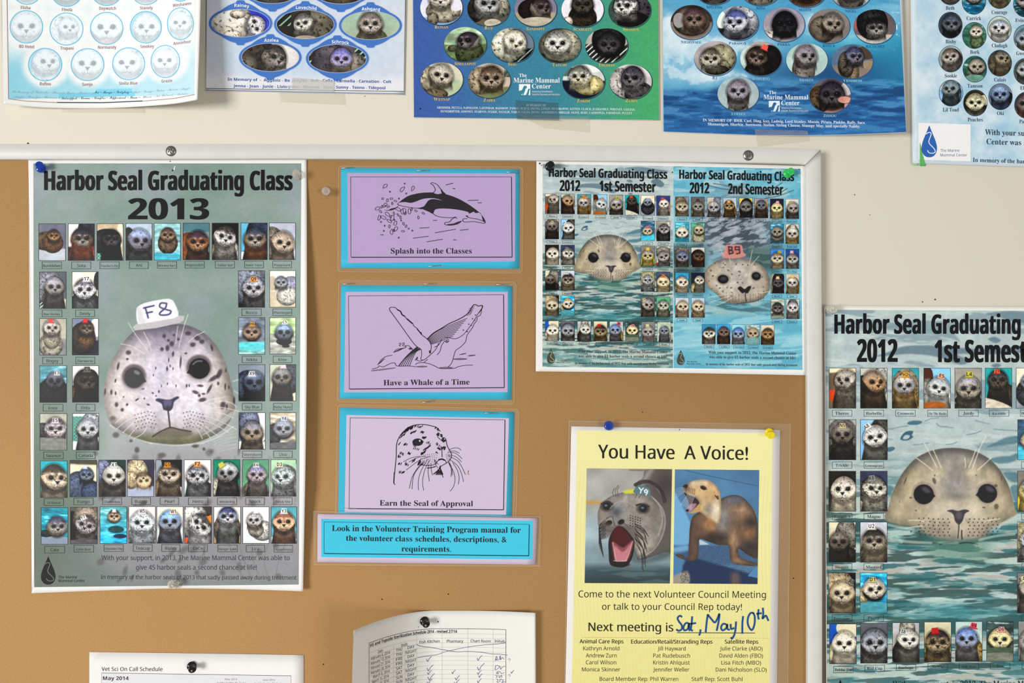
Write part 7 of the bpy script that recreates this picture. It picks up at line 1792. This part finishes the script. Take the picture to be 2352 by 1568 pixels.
def ovals(S, A, F, rx, ry, seed, edge, cap_col, font, caph, names=True):
    for k, (it, sp) in enumerate(zip(A, F)):
        nm, cx, cy, tx, tb = it
        ph = S.paint('seal_portrait', oval(cx, cy, rx, ry), portrait(sp, seed + k), 4, 1.0, oval=True)
        b = Bag(); b.ring(cx + 1.0, cy + 1.4, rx + 1.6, ry + 1.6, 2.4); S.put('picture_edge', b, ink(edge), 3, ph)
        if nm:
            b = Bag(); c = cap_col(k) if callable(cap_col) else cap_col
            big, small = caph
            U = nm.upper()
            V1, F1_, w1 = glyphs(U[0], font); V2, F2_, w2 = glyphs(U[1:], font)
            tot = w1 * big + big * .12 + w2 * small; x = tx - tot / 2
            S.text(b, U[0], font, x, tb, big, anchor='l'); S.text(b, U[1:], font, x + w1 * big + big * .12, tb, small, anchor='l')
            S.put('name_caption', b, ink(c), 5)
ovals(T3, A3, F3, 48.4, 39.6, 540, '2c4650', 'dcb659', 'b', (7.0, 5.6))
def org_logo(S, cx, y0, sc, col, back):
    """stacked name with a small square emblem of two seals"""
    b = Bag(); X = lambda v: cx + v * sc; Y = lambda v: y0 + v * sc
    S.text(b, 'The', 'b', X(-32), Y(8), 7.4 * sc, 17.5 * sc); S.text(b, 'Marine Mammal', 'b', X(-.4), Y(21), 11 * sc, 106 * sc); S.text(b, 'Center', 'b', X(10.5), Y(34.4), 10.4 * sc, 43.5 * sc)
    S.put('logo_lettering', b, ink(col), 6)
    b = Bag(); S.text(b, 'Advancing Rehabilitation,', 's', X(-11), Y(43.4), 3.8 * sc, 48 * sc, anchor='l'); S.text(b, 'Scientific Discovery and Education', 's', X(-11), Y(50), 3.8 * sc, 64 * sc, anchor='l'); S.put('small_lettering', b, ink(col), 6)
    b = Bag(); b.rect(X(-41), Y(24.4), X(-15), Y(49.6)); o = S.put('emblem', b, ink(col), 5)
    b = Bag()
    b.poly([(X(-41), Y(40.5)), (X(-34), Y(38)), (X(-30.5), Y(30)), (X(-27), Y(28)), (X(-23.5), Y(29.5)), (X(-22.8), Y(32)), (X(-26), Y(36)), (X(-28), Y(42)), (X(-32), Y(49.8)), (X(-41.2), Y(49.8))], 4)
    b.poly([(X(-25), Y(49.8)), (X(-22), Y(43)), (X(-20.5), Y(38)), (X(-18.5), Y(35)), (X(-15.8), Y(36)), (X(-17.5), Y(40)), (X(-18), Y(45)), (X(-20), Y(49.8))], 4)
    S.put('seal_silhouettes', b, ink(back), 6, o)
    b = Bag(); b.poly([(X(-36), Y(49.7)), (X(-32), Y(45.5)), (X(-33.5), Y(49.7))]); b.poly([(X(-41), Y(40)), (X(-35), Y(37.6)), (X(-33.5), Y(33)), (X(-41), Y(30))], 0); S.put('light_shapes', b, ink(col), 7, o)
org_logo(T3, 1233, 168.6, 1.0, 'eef2f0', '3a849a')
b = Bag()
T3.text(b, 'IN MEMORY OF:', 'b', 1231.6, 244, 4.8, 46, slope=.01)
T3.text(b, 'SHIMMER, PETULA, NAPOLEON, LAFONDAH, RAINBOW, TANGO, SUZI Q, SYLVIA, LIMAN, SITZSHAWNY, KITTEN, CLOUD, JUGHANDLE, WHITNEY, GILLIAN,', 'b', 1231.5, 251.6, 4.8, 455, slope=.010)
T3.text(b, 'DUNEDRIFTER, ASSONET, STARVOS, SYLKIE, NATALIE, TAHOE, GILDA, DITTO, ALDEBERON, SHELLIE, OLIVE, BURT, CASSIOPEIA, PARMESAN, PULLEY', 'b', 1232, 260, 4.8, 440, slope=.010)
T3.put('memorial_lettering', b, ink('dfe9ea'), 5)

# deep blue wave poster
def zf4(x, y):
    x = np.asarray(x, float); y = np.asarray(y, float)
    return .002 + .013 * np.clip((x - 1760) / 320, 0, 1.05) ** 1.7 * np.clip((y + 330) / 630, 0, 1)
T4 = Sheet('seal_poster', 'deep blue poster of oval seal pictures over a breaking ocean wave', 'poster', [(1521, -330), (2064, -330)], [(1524, 302.5), (1640, 307), (1740, 310.5), (1840, 311.5), (1960, 309), (2081.5, 304)], zf=zf4, mat=paper('dde2ea', .35), n=50, m=50)
def wave(cv):
    k = 1 / 556.0; px, py = cv.x / k + 1523, cv.y / k - 200
    n1 = cv.fbm(.4, .10, 5, .04, 4); n2 = cv.fbm(.10, .016, 9, .02, 4); n3 = cv.fbm(.07, .06, 13, .6, 5)
    cv.c[:] = hexc('4f9fc6')
    cv.put(smoothstep(n1, .5, .64) * smoothstep(-py, -60, -20) * .6, '7fbcd8')
    cv.put(smoothstep(-n2, -.45, -.38) * smoothstep(-py, -50, -10) * .4, '3a86b4')
    # curl of the wave and the dark sea below it
    cv.put(smoothstep(px, 1780, 1980) * smoothstep(py, 40, 100), '2a86ac'); cv.put(np.exp(-((px - 1900) / 150) ** 2 - ((py - 170) / 46) ** 2) * .95, '1c4a7c')
    crest = 70 + 115 * smoothstep(-px, -1790, -1560) + 20 * (n3 - .5)
    cv.put(np.exp(-((px - 1960) / 90) ** 2 - ((py - 92) / 26) ** 2) * .8, '4bb4d0')
    sea = 178 + 26 * smoothstep(-px, -1760, -1600) + 10 * (n3 - .5)
    low = smoothstep(py - sea, -5, 14)
    cv.put(low * np.maximum(smoothstep(-px, -1830, -1700), smoothstep(py, 190, 215)), '255f99')
    cv.put(smoothstep(n2, .54, .62) * low * .75, '4f8fc0'); cv.put(smoothstep(-n2, -.44, -.38) * low * .8, '173f70')
    cv.put(smoothstep(py, 245, 300) * .5, '2f6fb0')
    foam = np.exp(-((px - 1560) / 90) ** 2 - ((py - 110) / 70) ** 2) * 1.0 + np.exp(-((px - 1700) / 100) ** 2 - ((py - 105) / 26) ** 2) * .9 + np.exp(-((px - 1860) / 26) ** 2 - ((py - 48) / 44) ** 2) * .7 + np.exp(-((px - 1600) / 60) ** 2 - ((py - 178) / 18) ** 2) * .8 + np.exp(-((px - 1955) / 40) ** 2 - ((py - 80) / 22) ** 2) * .5 + np.exp(-((px - 2060) / 30) ** 2 - ((py - 40) / 30) ** 2) * .5 + np.exp(-((px - 1690) / 45) ** 2 - ((py - 172) / 12) ** 2) * .7 + np.exp(-((px - 1535) / 16) ** 2 - ((py - 60) / 40) ** 2) * .8
    cv.put(np.clip(foam * (.35 + 1.3 * (n3 - .3)) * (1 - low * .9), 0, .92), 'cfe2ec')
    cv.put(smoothstep(foam + 1.1 * (cv.fbm(.03, .025, 17, .5, 4) - .5), .62, .95) * (1 - low) * .5, 'eef4f6')
    cv.put(smoothstep(cv.noise(.009, .009, 19), .86, .9) * np.exp(-((px - 2050) / 60) ** 2 - ((py - 60) / 40) ** 2) * .8, 'e8f2f4')
    cv.grain(.03, 5); cv.c[:] = np.clip(cv.c, .03, .96)
q4 = lambda x: np.interp(x, [1524, 1640, 1740, 1840, 1960, 2081], [302.5, 307, 310.5, 311.5, 309, 304])
def wave_rect():
    u, v = np.meshgrid(np.linspace(0, 1, 340), np.linspace(0, 1, 240))
    xl = 1521.5 + 2.8 * v; xr_ = 2064 + 17.2 * v; X = xl + (xr_ - xl) * u; Y = -60 + (q4(X) - .6 + 60) * v
    cv = Canvas(((X - 1523) / 556).ravel(), ((Y + 200) / 556).ravel(), .66, 1.7 / 556)
    wave(cv)
    mesh_obj('printed_field', T4.place(np.stack([X.ravel(), Y.ravel()], -1), 2), grid_faces(240, 340), picture(), T4.root, col=cv.c)
wave_rect()
A4 = [('Nightfall', 1588, 50.6, 1587.6, 99.5), ('Paradox', 1694.4, 53, 1694, 102.2), ('Pekka', 1800.4, 56.2, 1800, 104.8), ('Rence', 1904, 59.6, 1903.6, 108), ('Ricochet', 2008.2, 60.8, 2010.4, 109.4), ('RJ', 1642.2, 133.6, 1641.6, 181.6), ('Roberto', 1747.6, 134.6, 1748, 183.8), ('Shakes', 1853.4, 138.2, 1852, 186.4), ('Vendredi', 1957.4, 140.6, 1958.4, 188.4), ('Xerxes', 1695.6, 215.4, 1695, 264.4), ('Zissou', 1906.8, 219.6, 1906.2, 268.4), ('Melissa', 1641, -29, 1640.6, 19.4), ('Mini', 1747, -27, 1747, 21.4), ('Misfit', 1852, -23, 1849.4, 25.4), ('Nigel', 1955, -20.5, 1954.4, 28.4)]
F4 = '''4e4642>8a7e74@.5 b.5,.5,.45,.42:7e746a e.2,.45,.14,.22:9c9a98 h.57,.42,.27 f6e5e56 c56464a m94847a n7a6a5e s.1
a0a8b0>3a3e46@.65 e.1,.4,.12,.25:d8e0d8 b.65,.4,.42,.5:a8aab0 s.5 b.3,.85,.3,.2:3e3e44 h.46,.48,.30 fb0b2ba c545a80 md0d0d4 n7a7a80 y-.25 s.2
9a94a4>aca6a8 b.2,.85,.3,.2:c0b8b4 h.52,.48,.30 f2e2c32 c26242a m44424a n1c1a1e s.05
8c8482>7e7674 b.35,.6,.34,.4:7a7268 e.8,.3,.2,.3:8a8684 h.58,.45,.26 f8a8276 c706a66 m9a9288 n4e463e y.35 s.2
70686a>b4b0a8@.75 e.1,.45,.12,.15:a46a6a b.45,.4,.38,.5:3a383c s.4 h.55,.55,.24 f6c6a6a c2c2a2e mb4b0aa n8a867e s.2
aca6a8>9a9490 b.65,.5,.36,.42:a09a84 s.4 b.55,.85,.3,.15:4a463e h.40,.52,.25 fa8a496 c5c5850 mccc8b8 n948e7c s.35
c4d0cc>a4b4ac@.7 e.5,.05,.4,.1:a8a4a0 b.72,.65,.32,.55:2e2a2c b.4,.85,.3,.25:3e3a34 h.40,.46,.26 f5c504a c3e3634 m9c8c80 n3a342e s.25 r15 t.6,.17,25:e0685c
b0c4c0>acc0bc b.42,.8,.28,.5:8a827c h.47,.38,.27 f8a8488 c747078 m9c9692 n6e6864 y.5 s.1
6a7c92>8a8078@.6 e.85,.25,.25,.2:5c544a e.9,.6,.2,.12:9a8a74 b.45,.85,.22,.4:8c7c68 s.4 b.35,.6,.2,.4:6a625a h.55,.36,.22 f6a6a78 c4e4e64 m8a8688 n5a5452 y.45 s.3
a4b4b8>a8b4b4 b.5,.95,.25,.3:827c74 b.5,.6,.27,.4:8a8684 h.5,.42,.27 f8c8690 c746e78 ma4a0a8 n645e5a s.1
6a6672>c0988c@.75 b.25,.6,.28,.4:6a5a4a e.9,.3,.15,.2:b8b4b4 h.54,.48,.32 f4a4448 c3e3a42 m645e60 n4c4640 s.2 o.85,.62,.16,.1:c8988c
6a6460>5c5854 h.5,.35,.3 pG b.5,.8,.3,.3:5c5650
8a8480>7c7672 h.5,.35,.3 pG b.5,.8,.3,.3:7e786e
6a5e54>5a5048 h.5,.4,.36 pB
b8b4b4>a8a4a4 h.5,.35,.34 pG b.5,.8,.3,.3:6a645c'''.split('\n')
ovals(T4, A4, F4, 47.4, 39, 560, '33567c', lambda k: '8fc3dc' if k in (6, 7, 8, 9, 10) else '1f5c94', 'b', (6.0, 5.4))
org_logo(T4, 1805.4, 208, .965, 'e2eaf2', '2a659c')
b = Bag()
T4.text(b, 'IN MEMORY OF: BMB, Cael, Ding, Icey, Ladwig, Lord Stanley, Mossie, Piñata, Pinkito, Rally, Sacs,', 'b', 1801, 281.6, 6.2, 373, slope=.016)
T4.text(b, 'Shananigan, Sharkie, Sorenson, Stefan, String Cheese, Stumpy May, and specially Nabby.', 'b', 1801, 290.4, 6.2, 350, slope=.016)
T4.put('memorial_lettering', b, ink('dfe6f0'), 5)

# pale blue poster at the right edge
T5 = Sheet('seal_poster', 'pale blue poster of round seal pictures with a white logo panel at far right', 'poster', [(2088, -330), (2760, -330)], [(2096, 374.5), (2352, 383), (2760, 396)], z=.0022, mat=paper('d6e2ea', .4), n=20, m=24)
def mottled(cv):
    n = cv.fbm(.05, .05, 3, 0, 4)
    cv.c[:] = hexc('b9d3e2'); cv.c += ((n - .5) * np.array([[.42]]).T * np.array([1.2, .6, .35])[None].T).T if False else (n - .5)[:, None] * np.array([.34, .18, .10])
    cv.put(smoothstep(-cv.x, -.02, .0) * .8, 'dfe8ee'); cv.grain(.02, 7)
T5.paint('printed_field', [(2094, -120), (2700, -120), (2700, 388), (2100, 369)], mottled, 2, 2.2)
A5 = [('Bixby', 2183, 57.8, 2184, 99.6), ('Bork', 2238, 81.4, 2239, 123.4), ('Clodagh', 2295.4, 67.4, 2296, 108.6), ('Gwendal', 2356, 86.6, 2353, 126.6), ('Sookie', 2183.8, 135.4, 2184, 178), ('Tamson', 2239.2, 158.6, 2239.6, 201.2), ('Calais', 2296.4, 145, 2297, 187), ('Ella', 2356, 164, 2352, 206), ('Lil Toad', 2184.2, 213.6, 2184, 256), ('Peaches', 2240.2, 236.2, 2240, 278.6), ('Oki', 2298, 222, 2298, 264), ('Paul', 2357.6, 241.4, 2351, 283), ('Beth', 2183, -19, 2182.4, 22.6), ('Carrick', 2237, 3, 2237, 46), ('Courage', 2296, -10.4, 2295.6, 32), ('Evinrude', 2355, 9, 2352, 50.6)]
F5 = '''4a5c6c>5a5450 b.7,.5,.4,.5:8a7e6e h.55,.45,.40 f5a5f66 c4a505c m7c7e80 n2c2c2e s.1
5a8478>4a7460~ b.6,.75,.3,.3:6a7a5e h.58,.36,.27 fbcb6ac c8a8478 mdcd6cc n9aa08c s.1
b4c4b8>a4b4a4@.7 h.52,.45,.40,.85 fc0bcbc c8c94a0 mccc8c4 n9c9890 y-.15
7c94a0>d0d4d4@.7 h.5,.55,.4 f8a929a c76828e ma8acb0
b8c4c8>8a8a88 b.6,.6,.42,.5:5e5a56 h.48,.42,.36 fa09a92 c6a6058 mc8c2ba n7a746c r-8
4a7468>3e6a58~ b.5,.7,.34,.4:8a9684 h.58,.42,.34 f9a968c c847e76 mb8b0a4 n4a4640 y.15 o.5,.85,.4,.14:74968a
4a4e52>6a6658 b.5,.6,.5,.5:77705f h.6,.32,.34 f8c8474 c5c5c58 ma4987e n7a705e y.55 s.1
5e6664>6a6e6c b.6,.6,.4,.4:8a8c84 h.48,.45,.36 fa4a8a4 c7a8080 mc4c6c0 n3c3e3e s.2
c8d8e0>8cb0d0@.4 b.5,.8,.38,.4:5a6468 b.75,.5,.2,.4:6a7c8e h.5,.34,.36 f7e8a8c c6c7a80 m8e9494 n4c5458 y-.3
4a4a3c>2e2e28 e.85,.4,.25,.2:d8d0b0 b.4,.75,.5,.35:3c3c36 h.5,.5,.40 fc4c0a8 c8c8874 mdcd6bc n3a3a34 s.1
a8b4c0>6a7484 b.8,.7,.3,.4:2e343c h.48,.42,.40 f6c7a92 c8090a8 m8c98a8 n3c4450
5a6068>c8664a@.72 h.5,.45,.42 f6a6060 c5a5256 m8e8078 n7a5a48 s.2
9ab4b4>8ca8a4 h.5,.4,.38 pG
5a8894>2c6c88@.6~ h.5,.3,.35 pG
6c8a74>5a6a50 h.5,.4,.38 f8a7c5c c6a6048 ma09474
4a9aa0>2c5058@.5~ h.5,.35,.38 pG'''.split('\n')
for k, (it, sp) in enumerate(zip(A5, F5)):
    nm, cx, cy, tx, tb = it
    ph = T5.paint('seal_portrait', oval(cx, cy, 27, 29.8), portrait(sp, 580 + k), 4, .9, oval=True)
    b = Bag(); b.ring(cx, cy, 27.8, 30.6, 1.2); T5.put('picture_edge', b, ink('2c3a48'), 5, ph)
    b = Bag(); T5.text(b, nm, 'b', tx, tb, 8.4, squeeze=.82); T5.put('name_caption', b, ink('3c4a5c'), 5)
T5.fill('logo_panel', [(2109.4, 282), (2229.2, 285.6), (2229, 370.4), (2109.4, 366.6)], paper('f0eeee', .4), 3)
drop_logo(T5, 2134.4, 288.5, 361, 35.5, '2f62b0', 'dfe6f0', 2160, 348.6, 6.4, '5c6f8a', 10.4)
b = Bag()
T5.text(b, 'With your support, The Marine Mammal', 'b', 2262.5, 309.4, 12.6, 290, anchor='l', slope=.03); T5.text(b, 'Center was able to give a second chance', 'b', 2266, 331, 12.6, 290, anchor='l', slope=.03); T5.text(b, 'In memory of the harbor seals that passed away', 'b', 2234.6, 371.6, 9.6, 270, anchor='l', slope=.03)
T5.put('memorial_lettering', b, ink('333d4c'), 5)

# ------------------------------------------------------------------ bits of tape
def tape(label, quad, h, mat, bend=None, name='tape_strip'):
    a, b2, c, d = (np.array(p, float) for p in quad)
    n, m = 8, 16
    u = np.linspace(0, 1, m)[None, :, None]; v = np.linspace(0, 1, n)[:, None, None]
    P = (a * (1 - u) + b2 * u) * (1 - v) + (d * (1 - u) + c * u) * v
    hh = h(P[..., 0], P[..., 1]) if callable(h) else np.full(P.shape[:2], h)
    F_ = W(P[..., 0].ravel(), P[..., 1].ravel(), hh.ravel()); B_ = F_ + np.array([0, .00006, 0])
    N = n * m; idx = np.arange(N).reshape(n, m)
    rim = np.concatenate([idx[0, :], idx[1:, -1], idx[-1, -2::-1], idx[-2:0, 0]]); nx = np.roll(rim, -1)
    o = mesh_obj(name, np.concatenate([F_, B_]), np.concatenate([grid_faces(n, m), grid_faces(n, m, N)[:, ::-1], np.stack([rim, nx, nx + N, rim + N], -1)]), mat)
    return tag(o, label, 'tape', 'tape strips on the top posters')
TAPE = film('clear_tape', 'd8cdb6', .09, .01, .2); TAPE2 = film('matte_tape', 'e6e2da', .30, .01, .3)
def over(S, edge, lay=11):
    """tape follows the poster, then drops to the wall past its lower edge"""
    def f(x, y):
        t = np.clip((y - edge) / 5, 0, 1)
        return (S.zf(x, y) + .0009) * (1 - t) + .0006 * t
    return f
tape('clear tape under the lower edge of the faded pale blue poster', [(136, 232), (330, 228), (334, 259), (143, 258)], lambda x, y: np.asarray(x) * 0 + .0005, TAPE)
tape('clear tape strip crossing the lower edge of the poster with blue framed ovals', [(671, 178), (769, 186), (768, 211), (668, 206)], over(T2, 260), TAPE2)
tape('yellowed old tape patch on the wall below the poster with blue framed ovals', [(640, 207), (790, 212), (795, 241), (644, 234)], .0008, TAPE)
tape('dull tape strip at the lower edge of the blue to green poster', [(1183, 230), (1281, 236), (1285, 277), (1187, 274)], over(T3, 300), film('dull_tape', '4a7480', .22, .02, .2))
tape('wide clear tape hanging below the blue to green poster', [(1186, 262), (1353, 268), (1356, 304), (1250, 294)], over(T3, 275), TAPE)
tape('wide clear tape below the deep blue wave poster', [(1733, 296), (1855, 300), (1860, 324), (1741, 337)], over(T4, 310), TAPE)
tape('green masking tape at the lower left corner of the right edge poster', [(2113, 327), (2118, 350), (2126, 381), (2113, 381)], over(T5, 377), paper('5cb45c', .6))
tape('torn green masking tape scrap at the left edge of the right edge poster', [(2094, 350), (2099, 352), (2108, 380), (2098, 379)], .0018, paper('8fcf9a', .6))
b = Bag(); b.disc(965, 249.4, 1.8, n=10); T3.put('pin_hole', b, ink('1c1c20'), 7)
